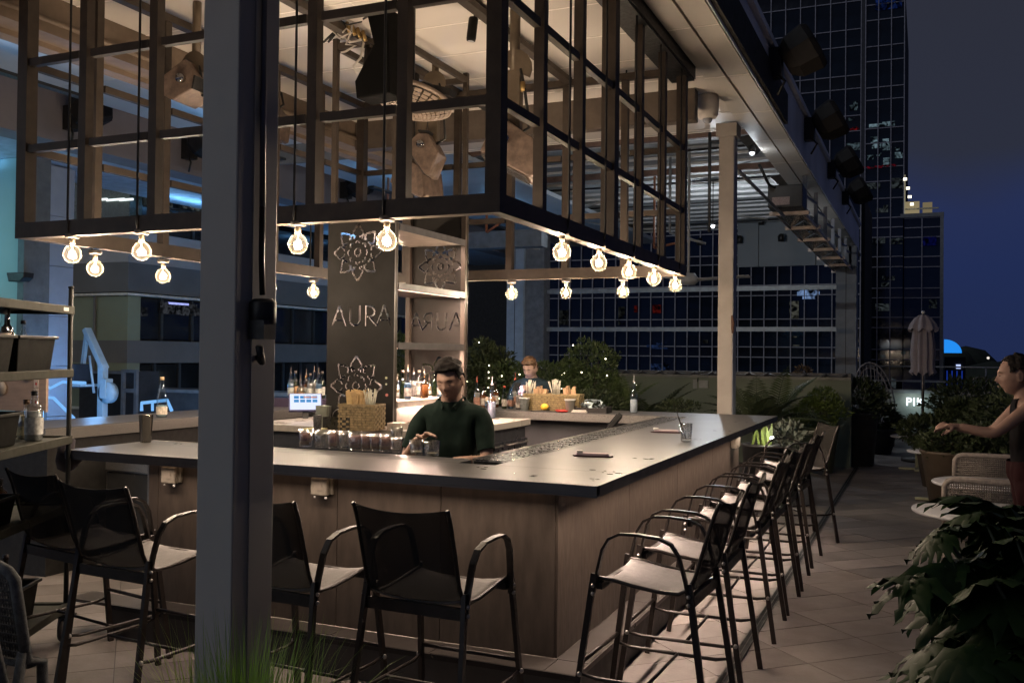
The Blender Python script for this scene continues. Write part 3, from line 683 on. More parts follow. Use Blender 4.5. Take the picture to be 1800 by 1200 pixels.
side = {'f': 'front', 'r': 'right', 'b': 'back', 'l': 'left'}
for k in range(5): bpos.append(('f', -4.981 + .5795 * k, Y0 + .035))
for k in range(5): bpos.append(('r', X1 - .035, 5.378 + .7115 * k))
for k in range(5): bpos.append(('b', -4.82 + .5638 * k, Y1 - .035))
for k in range(5): bpos.append(('l', X0 + .035, 5.003 + .6585 * k))
order = ['first', 'second', 'third', 'fourth', 'fifth']
b0 = make_bulb(''); first = True
for i, (s, x, y) in enumerate(bpos):
    k = i % 5
    if s in 'fb': lab = '%s glowing filament bulb from the left along the %s of the hanging cage' % (order[k], 'near front edge' if s == 'f' else 'far edge')
    else: lab = '%s glowing filament bulb from the near corner along the %s edge of the hanging cage' % (order[k], side[s])
    z = {'f': 2.318, 'r': 2.335, 'b': 2.30, 'l': 2.29}[s]
    rz = {'f': 0, 'r': PI / 2, 'b': PI, 'l': -PI / 2}[s]
    if first: o = b0; o.location = (x, y, z); o.rotation_euler = (0, 0, rz); o['label'] = lab; first = False
    else: o = dup(b0, (x, y, z), rz, lab)

# ---------------------------------------------------------------- AURA shelf unit
PX0, PX1, PY0, PY1 = -4.615, -3.965, 6.70, 8.05
IZ = 1.03
PANM = mat('aura_panel_steel', (.020, .018, .016), .55, 0, var=.10, scale=3, spec=.14)
su = thing('shelf_tower', 'open steel bottle shelf tower on the island with cut out lettering AURA and lotus flowers', 'shelf unit', (0, 0, 0))
CUT = mat('cut_edge', (.12, .11, .10), .4)
def strokes_panel(name, yf, ythick, zt, zb, mirror, w=.011):
    """sheet with real see-through slots for the dashed lotus and the letters: cells of the sheet are left out along each stroke"""
    Wd = PX1 - PX0; Hh = zt - zb
    segs = []
    def seg(x0, z0, x1, z1, t=w): segs.append((x0, z0, x1, z1, t))
    def dash(x0, z0, x1, z1, n=2, gap=.28):
        for k in range(n):
            a = (k + gap / 2) / n; b = (k + 1 - gap / 2) / n
            seg(x0 + (x1 - x0) * a, z0 + (z1 - z0) * a, x0 + (x1 - x0) * b, z0 + (z1 - z0) * b)
    def lotus(cx, cz, R, rot=0):
        for ring, (r0, r1, wd) in enumerate(((.62, 1.0, .30), (.42, .68, .26), (.24, .42, .22))):
            for k in range(8):
                a = 2 * PI * k / 8 + rot + (PI / 8 if ring % 2 else 0)
                tip = (cx + R * r1 * math.cos(a), cz + R * r1 * math.sin(a))
                for s in (-1, 1):
                    a2 = a + s * wd * (1.15 if ring else 1.0); m = (cx + R * (r0 + .12) * math.cos(a2), cz + R * (r0 + .12) * math.sin(a2))
                    a3 = a + s * wd * .55; q = (cx + R * r0 * .9 * math.cos(a3 + s * .12), cz + R * r0 * .8 * math.sin(a3 + s * .12))
                    dash(tip[0], tip[1], m[0], m[1], 2 if ring == 0 else 1)
                    if ring == 0: dash(m[0], m[1], q[0], q[1], 1)
        for k in range(6):
            a = 2 * PI * k / 6; b = a + .7
            seg(cx + R * .13 * math.cos(a), cz + R * .13 * math.sin(a), cx + R * .13 * math.cos(b), cz + R * .13 * math.sin(b))
    cx = Wd * .5
    lotus(cx - .03, 2.47, .235, PI / 2); lotus(cx - .03, 1.36, .25, PI / 2)
    # letters AURA: thin stencil strokes
    zb0, hh = 1.865, .158
    lw = .135; x = Wd * .5 - 1.9 * lw * 1.06
    def A(x): 
        seg(x, zb0, x + lw * .30, zb0 + hh * .62); seg(x + lw * .34, zb0 + hh * .70, x + lw * .48, zb0 + hh)
        seg(x + lw, zb0, x + lw * .70, zb0 + hh * .62); seg(x + lw * .66, zb0 + hh * .70, x + lw * .52, zb0 + hh); seg(x + lw * .28, zb0 + hh * .27, x + lw * .72, zb0 + hh * .27)
    def U(x):
        seg(x + .02, zb0 + hh, x + .02, zb0 + hh * .55); seg(x + .02, zb0 + hh * .48, x + .02, zb0 + hh * .25)
        p = [(x + .02 + (lw - .04) / 2 * (1 - math.cos(t)), zb0 + hh * .25 - math.sin(t) * hh * .25) for t in [PI * k / 6 for k in range(7)]]
        for a, b in zip(p[1:-1], p[2:]): seg(*a, *b)
        seg(x + lw - .02, zb0 + hh * .25, x + lw - .02, zb0 + hh)
    def Rr(x):
        seg(x + .02, zb0, x + .02, zb0 + hh * .6); seg(x + .02, zb0 + hh * .68, x + .02, zb0 + hh)
        p = [(x + .055 + .05 * math.sin(t), zb0 + hh * .72 + hh * .28 * math.cos(t)) for t in [PI * k / 6 for k in range(7)]]
        seg(x + .03, zb0 + hh, *p[0])
        for a, b in zip(p, p[1:]): seg(*a, *b)
        seg(x + .04, zb0 + hh * .44, x + .06, zb0 + hh * .44); seg(x + .06, zb0 + hh * .40, x + lw - .01, zb0)
    A(x); U(x + lw * 1.0 + .02); Rr(x + lw * 2.05 + .03); A(x + lw * 2.95 + .035)
    # raster the sheet on a fine grid; cells under a stroke are holes
    if mirror: segs = [(Wd - a, b, Wd - c, d, e) for a, b, c, d, e in segs]
    nx = 118; nz = int(nx * Hh / Wd)
    hole = set()
    dx = Wd / nx; dz = Hh / nz
    for x0, z0, x1, z1, t in segs:
        n = max(2, int(math.hypot(x1 - x0, z1 - z0) / (dx * .6)))
        for k in range(n + 1):
            px = x0 + (x1 - x0) * k / n; pz = z0 + (z1 - z0) * k / n
            for ax in (-.35, .35):
                for az in (-.35, .35):
                    i = int((px + ax * t) / dx); j = int((pz - zb + az * t) / dz)
                    if 2 < i < nx - 3 and 2 < j < nz - 3: hole.add((i, j))
    def X(i): return PX0 + i * dx
    def Z(j): return zb + j * dz
    m = MB(); ids = {}; cutf = []
    def vid(i, j, s):
        k = (i, j, s)
        if k not in ids: ids[k] = len(m.v); m.v.append((X(i), yf + (ythick if s else 0), Z(j)))
        return ids[k]
    for j in range(nz):
        i = 0
        while i < nx:
            if (i, j) in hole: i += 1; continue
            i2 = i
            while i2 < nx and (i2, j) not in hole: i2 += 1
            m.f.append((vid(i, j, 0), vid(i2, j, 0), vid(i2, j + 1, 0), vid(i, j + 1, 0)))
            m.f.append((vid(i, j, 1), vid(i, j + 1, 1), vid(i2, j + 1, 1), vid(i2, j, 1)))
            for ii in (i, i2): (m.f.append((vid(ii, j, 0), vid(ii, j + 1, 0), vid(ii, j + 1, 1), vid(ii, j, 1))), cutf.append(len(m.f) - 1))
            i = i2
    for (i, j) in hole:
        for jj, nb in ((j, (i, j - 1)), (j + 1, (i, j + 1))):
            if nb not in hole: (m.f.append((vid(i, jj, 0), vid(i + 1, jj, 0), vid(i + 1, jj, 1), vid(i, jj, 1))), cutf.append(len(m.f) - 1))
    m.sm = [False] * len(m.f)
    o = m.build(name, PANM, su); o.data.materials.append(CUT)
    for k in cutf: o.data.polygons[k].material_index = 1
    return o
strokes_panel('end_panel', PY0, .016, 2.78, IZ + .012, False)
strokes_panel('end_panel', PY1, .006, 2.95, IZ + .012, True)
FRB = CAGE
for x, y in ((PX0 + .03, PY0 + .04), (PX1 - .026, PY0 + .04), (PX0 + .03, PY1 - .03), (PX1 - .026, PY1 - .03)):
    MB().box(x - .022, x + .022, y - .022, y + .022, IZ, 4.29).build('post', FRB, su)
for z in (4.2,):
    MB().box(PX0 + .055, PX1 - .05, PY0 + .02, PY0 + .06, z, z + .05).build('top_rail', FRB, su)
    MB().box(PX0 + .055, PX1 - .05, PY1 - .05, PY1 - .01, z, z + .05).build('top_rail', FRB, su)
    MB().box(PX0 + .01, PX0 + .05, PY0 + .065, PY1 - .055, z, z + .05).build('top_rail', FRB, su)
    MB().box(PX1 - .046, PX1 - .006, PY0 + .065, PY1 - .055, z, z + .05).build('top_rail', FRB, su)
SHM = mat('shelf_board', (.33, .27, .23), .45, var=.1, scale=5)
SHE = mat('shelf_edge', (.05, .045, .045), .5)
LEDW = (1.0, .70, .55)
for z in (2.68, 2.19, 1.70):
    MB().box(PX0 + .06, PX1 - .004, PY0 + .07, PY1 - .06, z - .02, z + .02).build('shelf', SHM, su)
    MB().box(PX1 - .0035, PX1 + .002, PY0 + .07, PY1 - .06, z - .03, z + .028).build('shelf_edge', SHE, su)
MB().box(PX0 + .01, PX1 + .006, PY0 + .07, PY1 - .06, 1.19, 1.24).build('shelf', mat('shelf_pale', (.55, .47, .42), .35), su)
MB().box(PX1 - .02, PX1 - .012, PY0 + .08, PY1 - .07, 1.06, 1.185).build('riser', mat('riser', (.45, .38, .34), .5), su)
MB().box(PX1 - .05, PX1 - .03, PY0 + .12, PY1 - .1, 1.675, 1.679).build('led_strip', glow('led_shelf', LEDW, 6), su)
light('led_light', 'AREA', (PX1 - .05, (PY0 + PY1) / 2, 1.668), 55, LEDW, .03, 1.1, parent=su)
MB().box(PX1 - .05, PX1 - .035, PY0 + .12, PY1 - .1, 2.160, 2.164).build('led_strip', glow('led_shelf2', LEDW, 3), su)
light('led_light', 'AREA', (PX1 - .12, (PY0 + PY1) / 2, 2.155), 44, LEDW, .03, 1.1, parent=su)
light('led_light', 'AREA', (PX1 - .12, (PY0 + PY1) / 2, 2.65), 22, LEDW, .03, 1.1, parent=su)
# warm strip lighting the lowest riser face
MB().box(PX1 + .02, PX1 + .03, PY0 + .1, PY1 - .1, 1.185, 1.189).build('led_strip', glow('led_shelf3', LEDW, 5), su)
light('led_light', 'AREA', (PX1 + .02, (PY0 + PY1) / 2, 1.184), 4, LEDW, .02, 1.1, rot=(0, math.radians(20), 0), parent=su)
for px, py, c, r in ((679, 664, (1, .8, .4), .010), (679, 675, (1, .85, .5), .008), (680, 694, (1, .3, .2), .012)):
    q = ony(px, py, PY0 - .003); MB().lathe([(0, -.003), (r, -.003), (r, .003), (0, .003)], 10, M=Matrix.Rotation(PI / 2, 3, 'X'), c=(q.x, PY0 - .004, q.z)).build('indicator', glow('ind%d' % py, c, .45), su)

# ---------------------------------------------------------------- bar counter
bar = thing('bar_counter', 'U shaped bar counter with grey stone top and brown tile clad front', 'bar counter', (0, 0, 0))
TOPM = mat('stone_top', (.072, .070, .069), .34, var=.05, scale=1.4, spec=.2, rv=.012)
EDGM = mat('stone_edge', (.10, .10, .107), .4, var=.08, scale=4)
BODM = mat('tile_cladding', (.080, .062, .048), .5, var=.13, scale=4, stretch=(5, 5, 1.2), bump=.04, bscale=30)
def top(x0, x1, y0, y1): MB().box(x0, x1, y0, y1, 1.03, 1.07).build('countertop', TOPM, bar, bevel=.002)
LX, RX, FY = -4.48, -1.305, 3.942
top(LX, RX, FY, 4.44)
top(-2.02, RX, 4.4405, 9.45)
top(-5.6, -2.0205, 8.78, 9.45)
top(-6.45, -5.78, 4.9, 9.45)
top(-4.48, -2.23, 4.4405, 4.60)     # inner strip behind drip mat
# thick dark edge below
def edge(x0, x1, y0, y1): MB().box(x0, x1, y0, y1, 1.018, 1.0295).build('edge_band', EDGM, bar)
edge(LX, RX, FY, FY + .03); edge(RX - .03, RX, FY + .0305, 9.45); edge(LX, LX + .03, FY + .0305, 4.6)
edge(RX - .2, RX - .0305, 9.42, 9.45)
MB().box(LX - .0, RX, FY - .002, FY + .03, 1.0302, 1.0695).build('edge_face', EDGM, bar)
MB().box(RX - .03, RX + .002, FY + .0305, 9.452, 1.0302, 1.0695).build('edge_face', EDGM, bar)
# body and cladding panels
BXR, BYF = -1.606, 4.266
MB().box(LX + .3, BXR - .02, BYF + .02, 4.42, .187, .98).build('body', EDGM, bar)
MB().box(-2.0, BXR - .02, 4.42, 9.1, .187, .98).build('body', EDGM, bar)
MB().box(-5.6, -2.0, 8.95, 9.1, 0.0, .98).build('body', EDGM, bar)
xs = [BXR - .012 - .62 * k for k in range(5)] + [-4.17]
for a, b in zip(xs, xs[1:]): MB().box(b + .002, a - .002, BYF, BYF + .018, .190, 1.022).build('front_panel', BODM, bar)
y = BYF + .003; k = 0
while y < 9.1:
    y2 = min(y + 1.2, 9.1); MB().box(BXR - .018, BXR, y + .002, y2 - .002, .190, 1.022).build('side_panel', BODM, bar); y = y2
# stainless end panel at left end
MB().box(-4.2, -4.175, BYF + .02, 4.9, .1, .98).build('end_panel', STEEL, bar)
# brackets under the overhang
for yy in (4.6, 5.5, 6.4, 7.3, 8.2, 9.0):
    MB().box(-1.60, -1.50, yy, yy + .03, 1.0, 1.017).build('bracket', STEEL, bar)
# foot plinth with dark tiles
PLM = mat('plinth_side', (.035, .031, .028), .5, var=.1)
PTM = mat('plinth_tile', (.05, .043, .038), .4, var=.1, scale=2)
MB().box(-4.27, -1.445, 4.083, BYF - .002, 0, .170).build('plinth', PLM, bar)
MB().box(BXR + .002, -1.445, BYF - .0015, 9.2, 0, .170).build('plinth', PLM, bar)
MB().box(-4.275, -1.437, 4.073, 4.082, .162, .1868).build('nosing', mat('nosing', (.02, .018, .017), .35, .4), bar)
MB().box(-1.4445, -1.437, 4.0825, 9.2, .162, .1868).build('nosing', mat('nosing2', (.16, .14, .13), .35, .6), bar)
x = -1.6
for k in range(5): MB().box(x - .598, x - .002, 4.084, BYF - .003, .1705, .187).build('plinth_tile', PTM, bar); x -= .6 if x - .6 > -4.2 else .07
MB().box(-1.598, -1.447, 4.084, BYF - .003, .1705, .187).build('plinth_tile', PTM, bar)
y = BYF
for k in range(5): MB().box(-1.604, -1.447, y + .002, min(y + 1.198, 9.2), .1705, .187).build('plinth_tile', PTM, bar); y += 1.2
# warm LED strips below the overhang
LEDS = mat('led_housing', (.5, .4, .3), .4)
MB().box(LX + .32, RX - .32, FY + .25, FY + .26, 1.018, 1.024).build('led_strip', glow('led_bar', (1, .62, .38), 3.0), bar)
MB().box(-1.545, -1.535, 4.4, 9.1, 1.018, 1.024).build('led_strip', glow('led_bar2', (1, .62, .42), 3.5), bar)
light('led_light', 'AREA', (-2.9, FY + .17, 1.012), 13, (1, .76, .60), .03, 2.6, rot=(0, math.radians(22), PI / 2), spread=math.radians(165), parent=bar)
light('led_light', 'AREA', (-1.50, 6.68, 1.012), 58, (1, .76, .62), .03, 5.1, rot=(0, math.radians(-20), 0), spread=math.radians(120), parent=bar)
# drip trough with steel grille sections along the inner edge of the right counter
GRM = mat('grille_steel', (.20, .20, .20), .3, .8, var=.1, scale=20)
MB().box(-2.24, -2.0205, 4.65, 8.77, 1.02, 1.058).build('drip_tray', mat('tray_dark', (.05, .05, .05), .3, .6), bar)
y = 4.66
k = 0
while y < 8.7:
    y2 = min(y + .31, 8.74); g = MB()
    for i in range(8): g.box(-2.232 + i * .0285, -2.232 + i * .0285 + .012, y, y2 - .006, 1.0585, 1.066)
    for j in range(3): g.box(-2.235, -2.022, y + j * .14, y + j * .14 + .008, 1.0605, 1.067)
    g.build('grille', GRM, bar); y = y2
MB().box(-2.25, -2.2405, 4.65, 8.77, 1.02, 1.072).box(-2.0195, -2.0145, 4.65, 8.77, 1.0705, 1.073).build('tray_lip', STEEL, bar)
MB().box(-4.48, -2.25, 4.6005, 4.62, .98, 1.072).build('back_lip', STEEL, bar)
# steel fronts of the rear and left counters
MB().box(-5.58, -2.02, 8.765, 8.7795, .99, 1.066).build('fascia', STEEL, bar)
MB().box(-5.7795, -5.765, 4.9, 8.76, .985, 1.066).build('fascia', STEEL, bar)
MB().box(-6.4, -5.80, 4.95, 9.4, .0, .98).build('body', BLACK, bar)
MB().box(-5.6, -2.3, 9.0, 9.4, .0, .98).build('body', BLACK, bar)
def weather_box(px, py, lab):
    q = ony(px, py, BYF - .002)
    t = thing('outlet_cover', lab, 'outlet cover', tuple(q), group='clear outlet covers on the bar front')
    MB().box(-.055, .055, -.02, 0, -.04, .045).build('base', mat('outlet_base', (.20, .18, .14), .5), t, bevel=.004)
    MB().box(-.062, .04, -.055, -.021, -.045, .05).build('clear_cover', mat('outlet_clear', (.26, .235, .19), .2, var=.15, scale=20), t, bevel=.008)
    MB().box(-.035, .01, -.058, -.0555, -.015, .03).build('window', mat('outlet_win', (.25, .22, .18), .2), t)
    MB().tube([(-.04, -.045, -.05), (-.04, -.045, -.058)], .006).tube([(.03, -.045, -.05), (.03, -.045, -.062)], .007).build('latch', WHITEP, t)
weather_box(573, 854, 'clear weatherproof outlet cover on the bar front right of the big column')
weather_box(309, 834, 'clear weatherproof outlet cover on the bar front left of the big column')
q = onx(1300, 768, BXR + .004)
t = thing('outlet_cover', 'pale outlet cover under the far end of the right counter', 'outlet cover', (BXR + .004, 8.75, .86)); MB().box(0, .05, -.1, .1, -.05, .07).build('housing', mat('outlet_base', (.20, .18, .14), .5), t, bevel=.006); MB().box(.0505, .056, -.08, .08, -.035, .055).build('cover', mat('outlet_clear', (.5, .46, .38), .2), t)

# ---------------------------------------------------------------- island
isl = thing('island_counter', 'pale topped back bar island in the middle of the bar under the shelf tower', 'counter', (0, 0, 0))
ITM = mat('island_top', (.38, .355, .32), .3, var=.04, scale=2)
IX0, IX1, IY0, IY1 = -5.3, -3.41, 6.5, 8.3
MB().box(IX0, IX1, IY0, IY1, IZ - .055, IZ).build('top', ITM, isl, bevel=.003)
MB().box(IX0 + .05, IX1 - .04, IY0 + .05, IY1 - .04, .02, IZ - .056).build('cabinet', mat('cabinet_dark', (.03, .032, .038), .35), isl)
for k in range(3):
    y0 = IY0 + .08 + k * .57
    d = MB().box(IX1 - .039, IX1 - .02, y0, y0 + .55, .12, .86).build('fridge_door', mat('fridge_door', (.035, .038, .048), .3, .3), isl)
    MB().tube([(IX1 - .02, y0 + .05, .83), (IX1 + .012, y0 + .05, .83), (IX1 + .012, y0 + .5, .83), (IX1 - .02, y0 + .5, .83)], .007, 6).build('handle', STEEL, d)
    MB().box(IX1 - .0195, IX1 - .017, y0 + .42, y0 + .5, .70, .76).build('badge', mat('badge', (.5, .5, .5), .4), d)
MB().box(IX0, IX1 - .0, IY0 - .004, IY0 - .0005, IZ - .05, IZ - .004).build('edge_trim', mat('island_edge', (.26, .235, .20), .4), isl)
# dark rubber mats beside the tower
rm = thing('rubber_bar_mat', 'dark ribbed rubber bar mat on the island beside the shelf tower', 'bar mat', (-3.70, 7.0, IZ + .001))
m = MB().box(-.22, .2, -.35, .35, 0, .012)
for i in range(16): m.box(-.21 + i * .026, -.20 + i * .026, -.34, .34, .0121, .022)
m.build('mat_body', mat('rubber', (.015, .014, .016), .6), rm)
# ---------------------------------------------------------------- bar stools
SLING_SHADED = sheer('sling_fabric_shaded', (.030, .028, .026), .80)  # same fabric as the seat; the shade on the back is put into colour
SLING_SHADED.node_tree.nodes['Principled BSDF'].inputs['Specular IOR Level'].default_value = .12
SLING_LIT = mat('sling_fabric_lit', (.19, .18, .172), .85, var=.06, scale=30, bump=.3, bscale=300)  # same fabric as the back; light on the seat is put into colour
SFR = mat('stool_frame', (.030, .024, .021), .36, .4, var=.15, scale=20)
def arc(p, q, r, n=5): pass
def make_stool():
    r = thing('bar_stool', '', 'bar stool', (0, 0, 0), group='bar stools at the counter')
    # sling: one continuous fabric sheet (seat and back)
    prof = [(.215, .655), (.20, .672), (.14, .668), (.05, .652), (-.06, .640), (-.15, .640), (-.195, .665), (-.222, .72), (-.245, .80), (-.268, .88), (-.292, .96), (-.315, 1.02), (-.325, 1.035)]
    hw = .212
    def sheet(lo, hi):
        m = MB(); n = 8; pts = prof[lo:hi]
        for j in range(n + 1):
            u = -1 + 2 * j / n
            for (y, z) in pts:
                sag = .022 * (1 - u * u)
                top = z > .95
                m.v.append((u * hw, y - (sag if z > .7 else 0), z - (sag if z < .7 else 0) - (.012 * (1 - u * u) * (1.6 if top else 0))))
        k = len(pts)
        for j in range(n):
            for i in range(k - 1): m.f.append((j * k + i, j * k + i + 1, (j + 1) * k + i + 1, (j + 1) * k + i)); m.sm.append(True)
        return m
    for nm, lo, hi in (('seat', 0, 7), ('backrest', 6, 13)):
        o = sheet(lo, hi).build(nm, SLING_LIT if nm == 'seat' else SLING_SHADED, r); s = o.modifiers.new('solid', 'SOLIDIFY'); s.thickness = .004
    for s in (-1, 1):
        MB().tube([(s * .218, y, z) for y, z in prof], .009, 7).build('side_rail', SFR, r)
        # arm: flat strap looping from the front leg over to the rear leg
        arm = [(s * .232, .225, .60), (s * .236, .205, .70), (s * .243, .18, .80), (s * .246, .15, .85), (s * .248, .10, .875), (s * .250, .02, .878), (s * .250, -.07, .872), (s * .247, -.125, .850), (s * .243, -.158, .80), (s * .238, -.185, .70), (s * .232, -.20, .60)]
        MB().tube(arm, .0055, w=.014, side=(1, 0, 0)).build('armrest', SFR, r)
        MB().bar((s * .230, .222, .69), (s * .262, .312, 0), .026, .020, up=(1, 0, 0)).build('leg', SFR, r)
        MB().bar((s * .230, -.197, .69), (s * .262, -.300, 0), .026, .020, up=(1, 0, 0)).build('leg', SFR, r)
        MB().tube([(s * .250, .278, .255), (s * .248, .20, .243), (s * .248, -.20, .243), (s * .252, -.265, .255)], [.006, .009, .009, .006], 7).build('stretcher', SFR, r)
        MB().ball((s * .262, .275, .255), .012, 6, 4).ball((s * .262, -.263, .255), .012, 6, 4).ball((s * .246, .222, .64), .010, 6, 4).ball((s * .246, .222, .605), .010, 6, 4).ball((s * .246, -.2, .64), .010, 6, 4).ball((s * .246, -.2, .605), .010, 6, 4).build('bolt', STEEL, r)
    MB().box(-.222, .222, .188, .212, .622, .652).build('seat_rail', SFR, r)
    MB().box(-.222, .222, -.212, -.188, .585, .632).build('seat_rail', SFR, r)
    MB().tube([(-.252, .277, .30), (.252, .277, .30)], .010, 8).build('footrest', SFR, r)
    MB().tube([(-.248, -.02, .243), (.248, -.02, .243)], .008, 7).build('stretcher', SFR, r)
    return r
s0 = make_stool()
right = [(4.17, 88, 'nearest bar stool on the right side of the bar, its pale seat in full view'),
         (4.87, 90, 'second nearest bar stool along the right side of the bar'),
         (5.86, 91, 'third bar stool from the near end along the right side of the bar'),
         (6.52, 89, 'fourth bar stool from the near end along the right side of the bar'),
         (7.20, 91, 'fifth bar stool from the near end along the right side of the bar'),
         (8.00, 88, 'sixth bar stool from the near end along the right side of the bar'),
         (8.98, 118, 'farthest bar stool on the right, turned so its tan backrest is lit')]
for i, (y, a, lab) in enumerate(right):
    o = s0 if i == 0 else dup(s0, (0, 0, 0))
    o.location = (-1.085, y, 0); o.rotation_euler = (0, 0, math.radians(a)); o['label'] = lab
left = [(-1.885, 3.585, -2, 'bar stool seen from behind just right of the foreground column'),
        (-2.53, 3.50, -3, 'bar stool half hidden behind the right edge of the foreground column'),
        (-3.42, 3.50, -4, 'bar stool seen from behind just left of the foreground column'),
        (-4.0, 3.68, -10, 'dark bar stool at far left, nearest the steel shelving cart')]
for x, y, a, lab in left: dup(s0, (x, y, 0), math.radians(a), lab)
# ---------------------------------------------------------------- people
SKIN = mat('skin', (.33, .20, .145), .6, var=.05, scale=15, bump=.03, bscale=200)
SKIN2 = mat('skin_pale', (.36, .24, .19), .6, var=.04, scale=15)
HAIRD = mat('hair_dark', (.009, .007, .006), .75, spec=.15, var=.3, scale=40, bump=.4, bscale=120, stretch=(1, 1, .3))
HAIRB = mat('hair_brown', (.11, .06, .03), .5, var=.3, scale=40, bump=.5, bscale=120, stretch=(1, 1, .3))
def head_shape():
    """one closed head: skull, brow, sockets, nose, lips, chin, ears. Faces -Y, origin at ear level centre."""
    nu, nv = 72, 54; vs = []; fs = []
    def g(x, z, cx, cz, sx, sz): return math.exp(-((x - cx) / sx) ** 2 - ((z - cz) / sz) ** 2)
    for j in range(nv + 1):
        ph = PI * j / nv
        for i in range(nu):
            th = 2 * PI * i / nu; dx, dy, dz = math.sin(ph) * math.sin(th), -math.sin(ph) * math.cos(th), math.cos(ph)
            x, y, z = dx * .076, dy * .096, dz * .118
            if z > 0: y *= 1 + .02 * dz
            if z < 0:
                k = min(1, -z / .118); x *= 1 - .30 * k ** 1.6
                if y > 0: y *= 1 - .55 * k
                else: y *= 1 - .06 * k
            if dy < 0:                       # face side
                fy = -dy; w = min(1, fy * 1.5)
                y += .004 * w
                y -= w * .022 * g(x, z, 0, -.026, .0125, .017) ; y -= w * .012 * g(x, z, 0, -.004, .008, .024)
                y -= w * .006 * g(x, z, 0, .026, .045, .010)
                for s in (-1, 1):
                    y += w * .013 * g(x, z, s * .031, .006, .016, .012)
                    y -= w * .006 * g(x, z, s * .031, .004, .011, .006)
                    y -= w * .005 * g(x, z, s * .045, -.025, .018, .018)
                    y -= w * .007 * g(x, z, s * .011, -.036, .007, .007)
                y -= w * .006 * g(x, z, 0, -.057, .022, .007); y += w * .003 * g(x, z, 0, -.063, .020, .003); y -= w * .006 * g(x, z, 0, -.069, .018, .007)
                y += w * .005 * g(x, z, 0, -.080, .02, .006); y -= w * .013 * g(x, z, 0, -.096, .024, .016)
            vs.append((x, y, z))
    for j in range(nv):
        for i in range(nu): fs.append((j * nu + i, (j + 1) * nu + i, (j + 1) * nu + (i + 1) % nu, j * nu + (i + 1) % nu))
    m = MB(); m.add(vs, fs, True)
    for s in (-1, 1):
        pts = [(s * .079, .012 + .016 * math.sin(t) * .9, -.004 + .030 * math.cos(t)) for t in [2 * PI * k / 12 for k in range(12)]]
        m.tube(pts, .0055, 6, closed=True); m.ball((s * .076, .010, -.004), .016, 8, 6, (.4, .8, 1.5))
    return m
def skin_mesh(verts, edges, radii, root=0, sub=1):
    me = bpy.data.meshes.new('tmp'); me.from_pydata(verts, edges, []); me.update()
    o = bpy.data.objects.new('tmp', me); C.objects.link(o)
    o.modifiers.new('skin', 'SKIN'); 
    for i, r in enumerate(radii):
        sv = me.skin_vertices[0].data[i]; sv.radius = (r, r) if not isinstance(r, tuple) else r; sv.use_root = (i == root)
    ss = o.modifiers.new('sub', 'SUBSURF'); ss.levels = sub; ss.render_levels = sub
    dg = bpy.context.evaluated_depsgraph_get(); ev = o.evaluated_get(dg); m2 = bpy.data.meshes.new_from_object(ev)
    V = [v.co.copy() for v in m2.vertices]; Fs = [tuple(p.vertices) for p in m2.polygons]
    bpy.data.objects.remove(o); bpy.data.meshes.remove(me); bpy.data.meshes.remove(m2)
    return V, Fs
def fuse(parts, voxel, name):
    """voxel-fuse the pieces into one continuous surface"""
    mb = MB()
    for V, Fs in parts: mb.add(V, Fs, True)
    me = mb.mesh('tmpf'); o = bpy.data.objects.new('tmpf', me); C.objects.link(o)
    rm = o.modifiers.new('r', 'REMESH'); rm.mode = 'VOXEL'; rm.voxel_size = voxel; rm.use_smooth_shade = True
    sm = o.modifiers.new('s', 'SMOOTH'); sm.factor = .5; sm.iterations = 2
    dg = bpy.context.evaluated_depsgraph_get(); m2 = bpy.data.meshes.new_from_object(o.evaluated_get(dg)); m2.name = name
    bpy.data.objects.remove(o); bpy.data.meshes.remove(me)
    return m2
def hand_parts(wrist, dirv, palm_n, s, curl=.6, sp=.5, scale=1.0):
    """palm and five fingers as skin chains; dirv forearm direction, palm_n palm normal, s = +1 thumb on +side"""
    d = Vector(dirv).normalized(); nrm = Vector(palm_n); nrm = (nrm - d * nrm.dot(d)).normalized(); side = d.cross(nrm) * s
    w = Vector(wrist); out = []; k = scale
    V, Fs = skin_mesh([w - d * .02, w + d * .025 * k, w + d * .055 * k, w + d * .085 * k], [(0, 1), (1, 2), (2, 3)], [(.022, .020), (.030, .016), (.036, .014), (.036, .012)]); out.append((V, Fs))
    for f, (off, ln) in enumerate(((.030, .072), (.011, .082), (-.009, .077), (-.028, .060))):
        a = w + d * .075 * k + side * off * k; pts = [a]; ang = 0; p = a; dd = (d + side * (off * sp * 6)).normalized()
        for seg, q in enumerate((.46, .30, .24)):
            ang += curl * (.7 + .25 * seg)
            v = dd * math.cos(ang) + nrm * math.sin(ang); p = p + v * ln * q * k; pts.append(p)
        out.append(skin_mesh(pts, [(0, 1), (1, 2), (2, 3)], [.0105, .0095, .0085, .0072]))
    a = w + d * .025 * k + side * .026 * k
    out.append(skin_mesh([a, a + (side * .75 + d * .55 + nrm * .25).normalized() * .034 * k, a + (side * .75 + d * .55 + nrm * .3).normalized() * .034 * k + (d * .8 + nrm * .55 + side * .1).normalized() * .030 * k, a + (side * .7 + d * .6 + nrm * .3).normalized() * .036 * k + (d * .75 + nrm * .65).normalized() * .052 * k], [(0, 1), (1, 2), (2, 3)], [.014, .012, .010, .008]))
    return out
